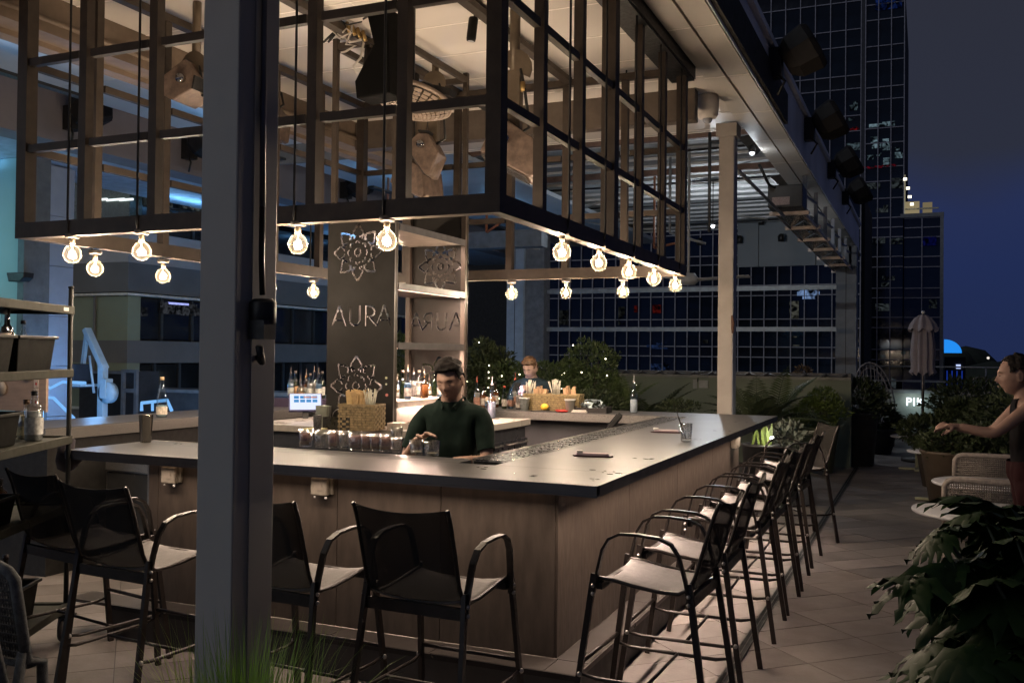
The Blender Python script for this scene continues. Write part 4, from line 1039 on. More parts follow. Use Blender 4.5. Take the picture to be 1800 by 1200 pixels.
def person(label, J, head_at, head_rot, skin, clothes, hands, voxel=.0065, hair=None, hair_mat=HAIRD, pants=None, loc=(0, 0, 0), rz=0.0, sleeveless=False, bun=None, hair_scale=1.0):
    """J: joints in local metres. clothes: list of (name, material, segments with t ranges, offset)"""
    root = thing('person', label, 'person', loc, rz)
    names = list(J); idx = {n: i for i, n in enumerate(names)}
    bones = [('pelvis', 'waist'), ('waist', 'chest'), ('chest', 'neckbase'), ('neckbase', 'neck'), ('neck', 'skull'),
             ('chest', 'shL'), ('shL', 'elL'), ('elL', 'wrL'), ('chest', 'shR'), ('shR', 'elR'), ('elR', 'wrR'),
             ('pelvis', 'hipL'), ('hipL', 'knL'), ('knL', 'anL'), ('anL', 'toL'), ('pelvis', 'hipR'), ('hipR', 'knR'), ('knR', 'anR'), ('anR', 'toR')]
    bones = [b for b in bones if b[0] in idx and b[1] in idx]
    parts = [skin_mesh([J[n][0] for n in names], [(idx[a], idx[b]) for a, b in bones], [J[n][1] for n in names], root=idx['pelvis'], sub=2)]
    HM_ = Matrix.Translation(head_at) @ head_rot.to_4x4()
    hs = head_shape(); parts.append(([HM_ @ Vector(v) for v in hs.v], hs.f))
    for h in hands: parts += hand_parts(**h)
    me = fuse(parts, voxel, 'body'); me.materials.append(skin)
    body = bpy.data.objects.new('body', me); C.objects.link(body); body.parent = root
    # clothing: shells grown from the body where the nearest bone is covered
    co = [v.co.copy() for v in me.vertices]; no = [v.normal.copy() for v in me.vertices]
    near = []
    hc = Vector(head_at)
    P = {n: Vector(J[n][0]) for n in names}
    for p in co:
        best = None; bd = 9
        for a, b in bones:
            A, B = P[a], P[b]; ab = B - A; t = max(0, min(1, (p - A).dot(ab) / ab.length_squared)); d = (p - A - ab * t).length - .5 * (J[a][1] if not isinstance(J[a][1], tuple) else J[a][1][0])
            if d < bd: bd = d; best = (a, b, t)
        near.append(best)
    hinv = HM_.inverted()
    for cname, cm, rule, off in clothes:
        keep = [rule(p, nb, hinv @ p) for p, nb in zip(co, near)]
        vmap = {}; vs = []; fs = []
        for pl in me.polygons:
            if all(keep[v] for v in pl.vertices):
                f = []
                for v in pl.vertices:
                    if v not in vmap:
                        vmap[v] = len(vs); q = co[v]
                        w = noise.noise(q * 60) * .35 + noise.noise(q * 25) * .4 if cname == 'hair' else noise.noise(q * 9) * .5 + noise.noise(Vector((q.x * 24, q.y * 24, q.z * 9))) * .28
                        o_ = off if not callable(off) else off(hinv @ q)
                        vs.append(q + no[v] * (o_ * (1 + w)))
                    f.append(vmap[v])
                fs.append(tuple(f))
        if not fs: continue
        m = MB(); m.add(vs, fs, True); ob = m.build(cname, cm, root)
        sl = ob.modifiers.new('s', 'SOLIDIFY'); sl.thickness = .004; sl.offset = -1
    # eyes and brows, small pieces set in the sockets
    ey = MB()
    for s in (-1, 1):
        ey.tube([HM_ @ Vector((s * .018, -.0945, .022)), HM_ @ Vector((s * .031, -.0945, .0265)), HM_ @ Vector((s * .046, -.086, .022))], [.0016, .0027, .0014], 5)
        ey.tube([HM_ @ Vector((s * .021, -.0915, .0035)), HM_ @ Vector((s * .031, -.0935, .001)), HM_ @ Vector((s * .042, -.089, .003))], [.001, .0022, .001], 5)
    ey.build('brows_and_lashes', hair_mat, root)
    lp = MB().tube([HM_ @ Vector((-.019, -.0925, -.0620)), HM_ @ Vector((0, -.0985, -.0630)), HM_ @ Vector((.019, -.0925, -.0620))], [.001, .0024, .001], 6)
    lp.build('lips', mat('lips', (.22, .11, .085), .6), root)
    return root, HM_
def head_rot(yaw=0, pitch=0, roll=0):
    return Matrix.Rotation(math.radians(yaw), 3, 'Z') @ Matrix.Rotation(math.radians(pitch), 3, 'X') @ Matrix.Rotation(math.radians(roll), 3, 'Y')
def short_hair(p, nb, h):
    return h.length < .15 and h.z > -.03 and (h.z > .062 + max(0, -h.y - .06) * .3 or (h.y > -.045 and h.z > .02 - (h.y + .045) * .9 and abs(h.x) > .03) or (h.y > .03 and h.z > -.055)) and not (abs(h.x) > .066 and -.02 < h.y < .035 and h.z < .03)
def up_hair(p, nb, h):
    return h.length < .15 and (h.z > .074 + max(0, -h.y - .03) * .35 or (h.y > -.045 and h.z > .018 and abs(h.x) > .035) or (h.y > -.015 and h.z > -.01) or (h.y > .03 and h.z > -.06)) and not (abs(h.x) > .066 and -.01 < h.y < .035 and h.z < .03)
def hair_off(h): return .012 + (.016 if h.z > .07 else 0)
# Bartender: faces the camera side (-Y), looks down at his hands. Local axes = world axes.
bx, by = -2.60, 5.08
def L3(x, y, z): return (x, y, z)
J = {'pelvis': (L3(0, .10, .93), .15), 'waist': (L3(0, .08, 1.06), .145), 'chest': (L3(0, .03, 1.23), (.145, .105)),
     'neckbase': (L3(.0, .01, 1.355), .085), 'neck': (L3(.0, -.02, 1.43), .055), 'skull': (L3(.0, -.03, 1.50), .06),
     'shL': (L3(.180, .03, 1.295), .058), 'elL': (L3(.235, -.06, 1.03), .042), 'wrL': (L3(.05, -.26, 1.04), .030),
     'shR': (L3(-.180, .03, 1.295), .058), 'elR': (L3(-.265, -.05, 1.02), .042), 'wrR': (L3(-.14, -.24, 1.165), .030),
     'hipL': (L3(.09, .12, .88), .095), 'knL': (L3(.11, .05, .48), .062), 'anL': (L3(.11, .12, .09), .042), 'toL': (L3(.13, -.04, .03), .035),
     'hipR': (L3(-.09, .12, .88), .095), 'knR': (L3(-.11, .05, .48), .062), 'anR': (L3(-.11, .12, .09), .042), 'toR': (L3(-.13, -.04, .03), .035)}
arms_ = {('shL', 'elL'), ('shR', 'elR')}
def polo(p, nb, h):
    a, b, t = nb
    if (a, b) in (('pelvis', 'waist'), ('waist', 'chest'), ('chest', 'neckbase'), ('chest', 'shL'), ('chest', 'shR')): return p.z > .86 and p.z < 1.375 + max(0, p.y) * .5
    if (a, b) in arms_: return t < .80
    if a == 'neckbase': return t < .25
    return False
def trousers(p, nb, h): return nb[0] in ('hipL', 'hipR', 'knL', 'knR') or (nb[0] == 'pelvis' and p.z < 1.0)
POLO = mat('polo_green', (.010, .019, .015), .85, spec=.1, var=.12, scale=12, bump=.15, bscale=300)
TRS = mat('trousers_black', (.010, .010, .012), .85, spec=.1)
br, HMb = person('bartender with short dark hair in a dark green polo shirt looking down at his hands', J, (0, -.052, 1.496), head_rot(-7, 14, -5), SKIN,
    [('polo_shirt', POLO, polo, .014), ('trousers', TRS, trousers, .012), ('hair', HAIRD, short_hair, hair_off)],
    [dict(wrist=(-.14, -.24, 1.165), dirv=(.75, -.35, .35), palm_n=(.1, -.4, -.8), s=-1, curl=.45), dict(wrist=(.05, -.26, 1.04), dirv=(-.9, -.35, -.10), palm_n=(0, .1, -1), s=1, curl=.5)],
    loc=(bx, by, -.02), rz=math.radians(14))
# polo collar and button placket
M_ = MB()
for s in (-1, 1):
    M_.tube([(s * .062, .035, 1.392), (s * .066, -.02, 1.380), (s * .052, -.062, 1.360), (s * .034, -.088, 1.338)], .003, w=.013, side=(0, 0, 1))
M_.build('collar', POLO, br)
# man at the back of the bar, face lit by the phone in his hands
q = ony(934, 632, 9.95)
J2 = dict(J); 
J2['wrL'] = (L3(.06, -.24, 1.20), .028); J2['elL'] = (L3(.24, -.04, 1.05), .044); J2['wrR'] = (L3(-.07, -.24, 1.19), .028); J2['elR'] = (L3(-.24, -.04, 1.05), .044)
SHB = mat('shirt_blue_grey', (.02, .032, .04), .85, spec=.1)
m2, HM2 = person('man with short reddish brown hair behind the bar, face lit by his phone', J2, (0, -.05, 1.478), head_rot(-14, 22, 0), SKIN2,
    [('shirt', SHB, polo, .014), ('trousers', TRS, trousers, .012), ('hair', HAIRB, short_hair, hair_off)],
    [dict(wrist=(-.07, -.24, 1.19), dirv=(.3, -.5, .5), palm_n=(.4, .1, .3), s=-1, curl=.5), dict(wrist=(.06, -.24, 1.20), dirv=(-.3, -.5, .5), palm_n=(-.4, .1, .3), s=1, curl=.5)],
    voxel=.009, loc=(q.x, 9.95, 0), rz=math.radians(8))
ph = thing('phone', 'glowing phone held up by the man at the back of the bar', 'phone', (q.x - .03, 9.60, 1.27)); ph.rotation_euler = (math.radians(-42), 0, math.radians(4))
MB().box(-.037, .037, -.004, .004, -.075, .075).build('case', BLACK, ph, bevel=.003)
MB().box(-.034, .034, .0045, .006, -.070, .070).build('screen', glow('phone_screen', (.75, .7, 1), 5), ph)
light('screen_light', 'AREA', (0, .012, 0), 1.6, (.78, .72, 1), .07, .13, rot=(math.radians(90), 0, 0), parent=ph).rotation_euler = (math.radians(90), 0, 0)
# woman at the right edge, profile to the left, reaching forward
q = ony(1799, 632, 6.45)
J3 = {'pelvis': (L3(0, .06, .93), .135), 'waist': (L3(0, .05, 1.07), .115), 'chest': (L3(0, .02, 1.25), (.135, .105)),
     'neckbase': (L3(.0, .02, 1.375), .068), 'neck': (L3(.0, -.005, 1.44), .046), 'skull': (L3(.0, -.01, 1.51), .055),
     'shL': (L3(.155, .02, 1.335), .046), 'elL': (L3(.20, -.18, 1.165), .034), 'wrL': (L3(.15, -.37, 1.205), .023),
     'shR': (L3(-.165, .02, 1.335), .052), 'elR': (L3(-.22, -.14, 1.14), .040), 'wrR': (L3(-.12, -.36, 1.18), .026),
     'hipL': (L3(.08, .07, .88), .10), 'knL': (L3(.09, .04, .48), .062), 'anL': (L3(.09, .08, .08), .038), 'toL': (L3(.09, -.08, .03), .03),
     'hipR': (L3(-.08, .07, .88), .10), 'knR': (L3(-.09, .04, .48), .062), 'anR': (L3(-.09, .08, .08), .038), 'toR': (L3(-.09, -.08, .03), .03)}
def tank(p, nb, h):
    a, b, t = nb
    if (a, b) in (('pelvis', 'waist'), ('waist', 'chest')): return True
    if (a, b) in (('chest', 'shL'), ('chest', 'shR')): return t < .62 and p.z < 1.385
    return (a, b) == ('chest', 'neckbase') and p.z < 1.37
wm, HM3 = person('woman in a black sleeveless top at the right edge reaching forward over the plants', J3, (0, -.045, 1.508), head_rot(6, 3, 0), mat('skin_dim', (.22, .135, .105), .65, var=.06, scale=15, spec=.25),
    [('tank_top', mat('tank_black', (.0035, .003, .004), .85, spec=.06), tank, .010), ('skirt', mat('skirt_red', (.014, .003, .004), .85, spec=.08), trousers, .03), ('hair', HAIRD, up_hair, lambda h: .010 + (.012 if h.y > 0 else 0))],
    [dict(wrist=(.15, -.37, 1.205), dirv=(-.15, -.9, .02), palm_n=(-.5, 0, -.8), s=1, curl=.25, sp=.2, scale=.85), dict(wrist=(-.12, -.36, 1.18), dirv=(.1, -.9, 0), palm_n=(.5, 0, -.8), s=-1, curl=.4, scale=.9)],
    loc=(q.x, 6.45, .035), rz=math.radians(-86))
m = MB().ball(HM3 @ Vector((0, .085, .085)), .045, 12, 8, (1, 1, .9)); m.build('hair_bun', HAIRD, wm)
# ---------------------------------------------------------------- bottles and glasses
CLR = thin_glass('clear_glass', (.97, .98, .97), .05, .10, .8)
def vessel_glass(name, tint): return thin_glass(name, tint, .05, .08, .55)
KIND = {
 'slim': dict(p=[(.0, 0), (.036, 0), (.038, .01), (.038, .16), (.030, .20), (.014, .235), (.0125, .29), (.0145, .292), (.0145, .30)], sq=0),
 'round': dict(p=[(.0, 0), (.046, 0), (.048, .01), (.050, .09), (.044, .125), (.018, .15), (.013, .17), (.013, .20), (.016, .202), (.016, .212)], sq=0),
 'square': dict(p=[(.0, 0), (.040, 0), (.042, .01), (.042, .17), (.034, .20), (.014, .215), (.0135, .27), (.016, .272), (.016, .28)], sq=.5),
 'wine': dict(p=[(.0, 0), (.036, 0), (.0375, .01), (.0375, .18), (.030, .215), (.0145, .24), (.0135, .31), (.0145, .312), (.0145, .325)], sq=0),
 'soda': dict(p=[(.0, 0), (.040, 0), (.043, .02), (.043, .11), (.040, .125), (.043, .15), (.030, .20), (.016, .27), (.014, .31), (.016, .312), (.016, .32)], sq=0)}
def bottle(kind, loc, label, liquid=(.6, .5, .4), tint=(.9, .93, .92), lab=(.6, .58, .5), cap=(.02, .02, .02), sc_=1.0, pourer=False, group=None, fill=.6, wrap=False, rz=None):
    K_ = KIND[kind]; p = [(r, z) for r, z in K_['p']]; r = thing('bottle', label, 'bottle', loc, rz if rz is not None else random.uniform(0, 6), group)
    k = 'v%.2f%.2f%.2f' % tint
    MB().lathe([(max(a, 1e-4), b) for a, b in p], 16, sq=K_['sq']).build('glass_body', vessel_glass(k, tint), r)
    hmax = p[-1][1]; body = [(a, b) for a, b in p if b <= hmax * fill]
    if fill > 0:
        lp = [(max(1e-4, a - .003), b + .003) for a, b in body]; lp.append((lp[-1][0], hmax * fill)); lp.append((1e-4, hmax * fill + .001))
        MB().lathe(lp, 14, sq=K_['sq']).build('liquid', mat('liq%.2f%.2f%.2f' % liquid, liquid, .15, var=.02), r)
    if lab:
        rr = p[3][0] + .0008; z0 = p[3][1] * .22; z1 = p[3][1] * .78
        MB().lathe([(rr, z0), (rr, z1)], 16, sq=K_['sq'], caps=False).build('label_wrap', mat('lab%.2f%.2f%.2f' % lab, lab, .6, var=.25, scale=35), r)
    cp = MB()
    if pourer: cp.lathe([(.012, hmax), (.013, hmax + .012), (.005, hmax + .016), (.0035, hmax + .055), (.003, hmax + .075)], 8)
    else: cp.lathe([(.0165, hmax - .022), (.0165, hmax + .004), (0, hmax + .0045)], 12)
    cp.build('pourer' if pourer else 'cap', mat('cap%.2f%.2f%.2f' % cap, cap, .4), r)
    r.scale = (sc_,) * 3
    return r
def tumbler_mesh(r0, r1, h, t=.0035):
    return [(r0 - .002, 0), (r0, .003), (r1, h), (r1 - t * .6, h), (r0 - t, .014), (.0001, .012)]
def glass(loc, label, r0=.034, r1=.041, h=.092, drink=None, group=None, fill=.75, square=.35):
    r = thing('tumbler', label, 'glass', loc, random.uniform(0, 1), group)
    MB().lathe(tumbler_mesh(r0, r1, h), 18, sq=square).build('glass_body', CLR, r)
    if drink:
        MB().lathe([(.0001, .0145), (r0 - .0055, .0145), (r0 + (r1 - r0) * fill - .005, h * fill), (.0001, h * fill)], 16, sq=square).build('drink', mat('drk%.2f%.2f' % (drink[0], drink[1]), drink, .12, var=.05), r)
    return r
ords = ['first', 'second', 'third', 'fourth', 'fifth', 'sixth', 'seventh', 'eighth', 'ninth', 'tenth']
CT = 1.0705
for i, (px, py, w, drk) in enumerate(((538, 784, 24, 1), (566, 786, 24, 0), (586, 787, 17, 1), (604, 788, 15, 0), (614, 790, 10, 0), (626, 790, 20, 1), (643, 791, 17, 1), (659, 792, 17, 1), (678, 793, 22, 1))):
    q = onz(px, py, CT)
    if i == 4: continue
    k = i if i < 4 else i - 1
    glass((q.x, q.y, CT), '%s small pink drink glass from the left in the row on the front bar' % ords[k] if drk else '%s glass from the left in the row on the front bar, almost empty' % ords[k],
          .030 if w < 19 else .036, .033 if w < 19 else .041, .105, (.24, .12, .11) if drk else None, 'row of glasses on the front bar', .80)
q = onz(697, 794, CT)
for k in range(2): glass((q.x, q.y, CT + k * .060), ['lower glass of the clear stacked pair at the right end of the row', 'upper glass of the clear stacked pair at the right end of the row'][k], .027, .035, .085, None, 'row of glasses on the front bar')
q = onz(733, 799, CT); glass((q.x, q.y, CT), 'left one of two empty tumblers in front of the bartender', .034, .040, .085, (.5, .46, .36), fill=.24, group='two empty tumblers')
q = onz(759, 801, CT); glass((q.x, q.y, CT), 'right one of two empty tumblers in front of the bartender', .034, .040, .085, (.5, .46, .36), fill=.24, group='two empty tumblers')
q = onz(1206, 775, CT); g_ = glass((q.x, q.y, CT), 'clear glass with a dark straw on the right counter', .036, .041, .12, (.45, .42, .38), fill=.14, square=0)
MB().tube([(.0, 0, .012), (-.075, .01, .20)], .004, 6).build('straw', BLACK, g_)
# cocktail shaker
q = onz(256, 777, CT); t = thing('cocktail_shaker', 'tall steel cocktail shaker tin on the left part of the front bar', 'shaker', (q.x, q.y, CT))
MB().lathe([(.0, 0), (.030, 0), (.033, .006), (.043, .168), (.044, .170), (.042, .170), (.036, .10), (.0001, .09)], 24).build('tin', mat('shaker_steel', (.30, .28, .25), .22, 1.0, var=.05), t)
# bar napkin trays
def tray(px, py, lab, rz, pile=True):
    q = onz(px, py, CT); t = thing('bill_tray', lab, 'tray', (q.x, q.y, CT), rz)
    MB().prism([(-.10, -.03), (.10, -.03), (.115, 0), (.10, .03), (-.10, .03), (-.115, 0)], .008, c=(0, 0, .004)).build('tray_base', mat('tray_red', (.05, .015, .02), .4), t)
    MB().box(-.088, .088, -.026, .026, .0085, .020).build('folded_napkin', mat('napkin_pink', (.50, .40, .42), .8), t)
    MB().cbox((-.075, 0, .026), (.03, .045, .012), Matrix.Rotation(.3, 3, 'Z')).build('receipt', WHITEP, t)
tray(1042, 802, 'small dark tray with a folded pale napkin on the near end of the right counter', math.radians(8))
tray(1171, 760, 'small dark tray with a pink napkin further along the right counter', math.radians(12))
# wet rings and smears on the stone
sm = MB(); random.seed(11)
for px, py, n in ((1090, 832, 9), (1060, 826, 6), (1120, 806, 8), (860, 822, 6), (930, 835, 7), (1030, 841, 6), (1270, 757, 6), (300, 780, 6), (1230, 772, 5), (1310, 742, 6)):
    c = onz(px, py, CT)
    for k in range(n // 2):
        x = c.x + random.uniform(-.09, .09); y = c.y + random.uniform(-.05, .05); r = random.uniform(.003, .011)
        pts = [(x + r * (1 + .3 * random.random()) * math.cos(a) * 1.6, y + r * (1 + .3 * random.random()) * math.sin(a), CT + .0002) for a in [2 * PI * i / 9 for i in range(9)]]
        sm.add(pts + [(x, y, CT + .0012)], [(i, (i + 1) % 9, 9) for i in range(9)], True)
w = sm.build('water_drops', mat('wet', (.085, .082, .08), .06, spec=.6)); tag(w, 'water drops and wet smears on the stone bar top', 'spilled water', kind='stuff')
# bottle on the left counter
q = onz(284, 733, CT)
bottle('soda', (q.x, q.y, CT), 'clear bottle with white and orange label standing on the left counter', (.35, .42, .42), (.8, .88, .9), (.62, .55, .45), (.5, .35, .2), 1.06, fill=.3)
# island: basket with straws and napkins, caddy, cups, napkin stack
WICK = mat('wicker', (.20, .145, .07), .7, var=.25, scale=40)
def basket(name, label, loc, w, d, h, rz=0, mw=WICK, n=0, vertical=6):
    t = thing(name, label, 'basket', loc, rz); g = MB(); rows = max(5, int(h / .020)); cs = .032
    # real weave: short alternating pads on the four sides
    for sx, L_, dd in (('x', w, d), ('y', d, w)):
        m = max(3, int(L_ / cs)); c_ = L_ / m
        for sgn in (-1, 1):
            for r_ in range(rows):
                for k in range(m):
                    if (k + r_) % 2: off = .007
                    else: off = 0
                    u = -L_ / 2 + (k + .5) * c_; z = (r_ + .5) * h / rows
                    if sx == 'x': g.cbox((u, sgn * (dd / 2 - .004 + off), z), (c_ * .94, .006, h / rows * .86))
                    else: g.cbox((sgn * (dd / 2 - .004 + off), u, z), (.006, c_ * .94, h / rows * .86))
    o = g.build('weave', mw, t); o['kind'] = 'stuff'
    MB().box(-w / 2 + .004, w / 2 - .004, -d / 2 + .004, d / 2 - .004, 0, h - .02).build('liner', mat('wick_liner', (.08, .06, .035), .8), t)
    for a, b, c_, d_ in ((-w / 2 - .004, w / 2 + .004, -d / 2 - .005, -d / 2 + .003), (-w / 2 - .004, w / 2 + .004, d / 2 - .003, d / 2 + .005), (-w / 2 - .005, -w / 2 + .003, -d / 2 + .0035, d / 2 - .0035), (w / 2 - .003, w / 2 + .005, -d / 2 + .0035, d / 2 - .0035)):
        MB().box(a, b, c_, d_, h - .012, h + .006).build('rim', mw, t, bevel=.003)
    return t
def straws(parent_loc, label, n, spread, h, col, r=.0035, name='straw_bundle', flat=False):
    t = thing(name, label, 'straws' if not flat else 'napkins', parent_loc)
    m = mat('str%.2f%.2f' % (col[0], col[2]), col, .6, var=.1, scale=30); me = MB().tube([(0, 0, 0), (0, 0, h)], r, 6).mesh('straw', m) if not flat else MB().box(-.022, .022, -.0035, .0035, 0, h).mesh('folded_napkin', m)
    for k in range(n):
        inst('straw' if not flat else 'folded_napkin', me, t, (random.uniform(-spread, spread), random.uniform(-spread * .6, spread * .6), random.uniform(-.03, .01)), (random.uniform(-.28, .28), random.uniform(-.3, .3), random.uniform(0, 3)))
    return t
q = onz(618, 757, IZ); bb = basket('wicker_basket', 'square tan wicker basket on the island in front of the AURA panel', (q.x + .01, q.y + .13, IZ), .30, .22, .20, math.radians(8))
straws((q.x - .07, q.y + .13, IZ + .19), 'tan paper napkins standing in the wicker basket by the AURA panel', 13, .045, .12, (.52, .36, .16), flat=True, name='napkin_bunch')
straws((q.x + .0, q.y + .13, IZ + .19), 'brown paper napkins in the middle of the wicker basket by the AURA panel', 10, .035, .12, (.45, .31, .15), flat=True, name='napkin_bunch')
straws((q.x + .09, q.y + .13, IZ + .17), 'bundle of pale wrapped straws in the wicker basket by the AURA panel', 26, .035, .15, (.55, .53, .42))
q2 = onz(600, 755, IZ); t = thing('black_caddy', 'black napkin caddy with a wire handle in front of the wicker basket', 'caddy', (q2.x - .02, q2.y - .0, IZ), math.radians(3))
MB().box(-.12, .12, -.05, .05, 0, .008).box(-.12, .12, -.05, -.042, .0085, .10).box(-.12, .12, .042, .05, .0085, .09).box(-.12, -.112, -.0415, .0415, .0085, .10).box(.112, .12, -.0415, .0415, .0085, .10).build('caddy_body', mat('caddy_black', (.02, .018, .012), .3), t)
MB().tube([(.045 - .062 * math.cos(a) - .045, .0, .10 + .062 * math.sin(a)) for a in [PI * k / 10 for k in range(11)]], .003, 6).build('handle', STEEL, t)
q3 = onz(685, 757, IZ); t = thing('napkin_stack', 'low stack of beige napkins on the island right of the wicker basket', 'napkins', (q3.x, q3.y + .12, IZ))
for k in range(5): MB().box(-.062 + random.uniform(-.003, .003), .062, -.06, .06, k * .0115, k * .0115 + .0105).build('napkin_pack', mat('napk', (.42, .36, .30), .8), t)
def cup(px, py, z, label, r0, r1, h, m, dy=0.0, cat='cup', nm='cup'):
    q = onz(px, py, z); t = thing(nm, label, cat, (q.x, q.y + dy, z)); MB().lathe([(.0001, 0), (r0, 0), (r1, h), (r1 + .003, h + .002), (r1 - .003, h), (r0 - .003, .01), (.0001, .01)], 18).build('cup_body', m, t); return t
FROST = mat('frosted_plastic', (.40, .43, .36), .45, var=.08)
cup(555, 757, IZ, 'stack of black printed paper cups on the island', .028, .034, .12, mat('cup_black', (.03, .03, .03), .5, var=.3, scale=60, var2=(.25, .25, .25)), .02)
cup(546, 752, IZ, 'frosted plastic container on the left end of the island', .05, .055, .17, FROST, .16, 'container', 'container')
cup(533, 752, IZ, 'grey container behind the frosted one on the island', .045, .05, .16, mat('grey_cont', (.22, .22, .2), .5), .30, 'container', 'container')
q = onz(545, 757, IZ); t = thing('notepad', 'yellow pad lying on the left part of the island', 'pad', (q.x - .03, q.y + .12, IZ)); MB().box(-.08, .08, -.06, .06, 0, .012).build('pad_sheets', mat('pad_yel', (.55, .48, .25), .7), t)
# point of sale screen on the left counter side of the island
q = ony(537, 706, 7.3); t = thing('pos_terminal', 'point of sale touchscreen glowing white and blue behind the island', 'computer screen', tuple(q)); t.rotation_euler = (math.radians(-42), 0, math.radians(38)); t.scale = (.8, .8, .8)
MB().box(-.19, .19, .0, .03, -.13, .13).build('housing', mat('pos_case', (.03, .03, .08), .4), t, bevel=.006)
MB().box(-.175, .175, -.004, -.0005, -.115, .115).build('screen', glow('pos_screen', (.72, .78, 1.0), 1.15), t)
m = MB()
for i in range(4):
    for j in range(2): m.box(-.13 + i * .07, -.075 + i * .07, -.0055, -.0045, -.01 + j * .055, .03 + j * .055)
m.build('screen_buttons', glow('pos_btn', (.08, .35, .75), .8), t)
m = MB()
for i in range(2): m.box(-.02 + i * .08, .05 + i * .08, -.0065, -.006, .055, .075)
m.build('screen_buttons', glow('pos_btn2', (.9, .45, .35), .8), t)
MB().box(-.03, .03, .03, .12, -.32, .02).build('stand', BLACK, t)
# second terminal seen from behind on the right counter's inner side
q = onz(1122, 757, .92); t = thing('pos_terminal', 'black touchscreen terminal seen edge on beside the inner side of the right counter', 'computer screen', (q.x - .02, 7.75, .93)); t.rotation_euler = (math.radians(-8), math.radians(38), math.radians(12))
MB().box(-.02, .02, -.16, .16, -.02, .26).build('housing', BLACK, t, bevel=.006)
MB().box(-.028, -.021, -.14, .14, 0, .24).build('screen', mat('screen_off', (.01, .01, .012), .1), t)
MB().box(.02, .07, -.04, .04, -.06, .05).build('stand', BLACK, t)
# ---------------------------------------------------------------- rear counter: baskets and bottles
RZ = CT
q = onz(960, 722, RZ); yb = 9.05
def at(px, y=None): return ony(px, 720, y or yb).x
basket('wicker_basket', 'left one of two tan wicker baskets on the rear counter', (at(946), yb + .02, RZ), .27, .22, .165, math.radians(2), mat('wicker2', (.22, .165, .075), .7, var=.25, scale=40))
basket('wicker_basket', 'right one of two tan wicker baskets on the rear counter', (at(995), yb, RZ), .32, .24, .165, math.radians(8), mat('wicker2', (.22, .165, .075), .7, var=.25, scale=40))
straws((at(932), yb, RZ + .14), 'white wrapped straws standing in the left rear basket', 22, .035, .16, (.56, .54, .44))
straws((at(951), yb, RZ + .14), 'brown paper napkins in the left rear basket', 9, .05, .10, (.50, .32, .18), flat=True, name='napkin_bunch')
straws((at(977), yb, RZ + .14), 'white wrapped straws standing in the right rear basket', 22, .035, .18, (.56, .54, .44))
straws((at(1003), yb, RZ + .14), 'brown paper napkins in the right rear basket', 10, .06, .11, (.50, .32, .18), flat=True, name='napkin_bunch')
CUPW = thin_glass('cup_plastic', (.75, .76, .72), .4, .35, .7)
for px, dy, lab, m_ in ((1002, -.2, 'clear plastic tub with a small label in front of the right rear basket', mat('tub', (.36, .35, .30), .35)), (922, -.15, 'clear plastic cup left of the left rear basket', mat('cupc', (.30, .33, .31), .3))):
    t = thing('cup', lab, 'cup', (at(px, yb + dy), yb + dy, RZ)); MB().lathe([(.0001, 0), (.038, 0), (.052, .125), (.055, .127), (.050, .125), (.036, .008), (.0001, .008)], 18).build('cup_body', m_, t)
    MB().lathe([(.0515, .118), (.056, .120), (.056, .13), (.051, .13)], 18, caps=False).build('rim', WHITEP, t)
t = thing('lemon', 'yellow lemon on the rear counter in front of the left basket', 'lemon', (at(957, 8.88), 8.88, RZ + .037)); MB().lathe([(.0001, -.045), (.010, -.040), (.030, -.022), (.037, 0), (.030, .022), (.010, .040), (.0001, .046)], 16, M=Matrix.Rotation(1.4, 3, 'Y')).build('fruit', mat('lemon_skin', (.70, .42, .04), .45, bump=.2, bscale=120), t)
t = thing('board', 'thin dark board on the rear counter under the lemon', 'board', (at(962, 8.9), 8.86, RZ)); MB().box(-.14, .14, -.05, .05, 0, .0065).build('slab', BLACK, t); t.location.z = RZ - .0005
bpy.data.objects['lemon'].location.z = RZ + .044
t = thing('red_dish', 'small red dish on the rear counter in front of the baskets', 'dish', (at(990, 8.85), 8.85, RZ)); MB().lathe([(.0001, 0), (.06, 0), (.085, .022), (.08, .022), (.055, .006), (.0001, .006)], 20).build('dish', mat('red_pl', (.45, .05, .04), .4), t)
t = thing('bar_towel', 'folded white bar towel on the rear counter beside the tub', 'towel', (at(1018, 8.87), 8.87, RZ)); MB().box(-.09, .09, -.05, .05, 0, .016).box(-.085, .08, -.045, .05, .0165, .026).build('cloth', mat('towel', (.5, .47, .42), .9, bump=.3, bscale=90), t, bevel=.004)
t = thing('black_tray', 'black condiment tray on the rear counter right of the baskets', 'tray', (at(1042, 8.95), 8.95, RZ)); MB().box(-.17, .17, -.09, .09, 0, .012).box(-.17, -.16, -.09, .09, .0125, .06).box(.16, .17, -.09, .09, .0125, .06).box(-.1595, .1595, .08, .09, .0125, .06).box(-.1595, .1595, -.09, -.08, .0125, .05).build('tray_body', BLACK, t)
t = thing('crumpled_wrap', 'crumpled pale blue plastic wrap on the black condiment tray', 'plastic wrap', (at(1038, 9.0), 9.0, RZ + .04)); m = MB(); random.seed(5)
for k in range(26):
    c = Vector((random.uniform(-.1, .1), random.uniform(-.05, .05), random.uniform(0, .07))); v = [c + Vector((random.uniform(-.045, .045), random.uniform(-.04, .04), random.uniform(-.02, .035))) for _ in range(4)]; m.add(v, [(0, 1, 2), (0, 2, 3)])
m.build('wrap', mat('wrap', (.35, .42, .44), .25), t)
bottle('slim', (at(1114, 9.1), 9.1, RZ), 'clear slim neck bottle standing alone at the right end of the rear counter', (.35, .38, .42), (.85, .9, .92), None, (.3, .3, .3), 1.0, True, fill=.45)
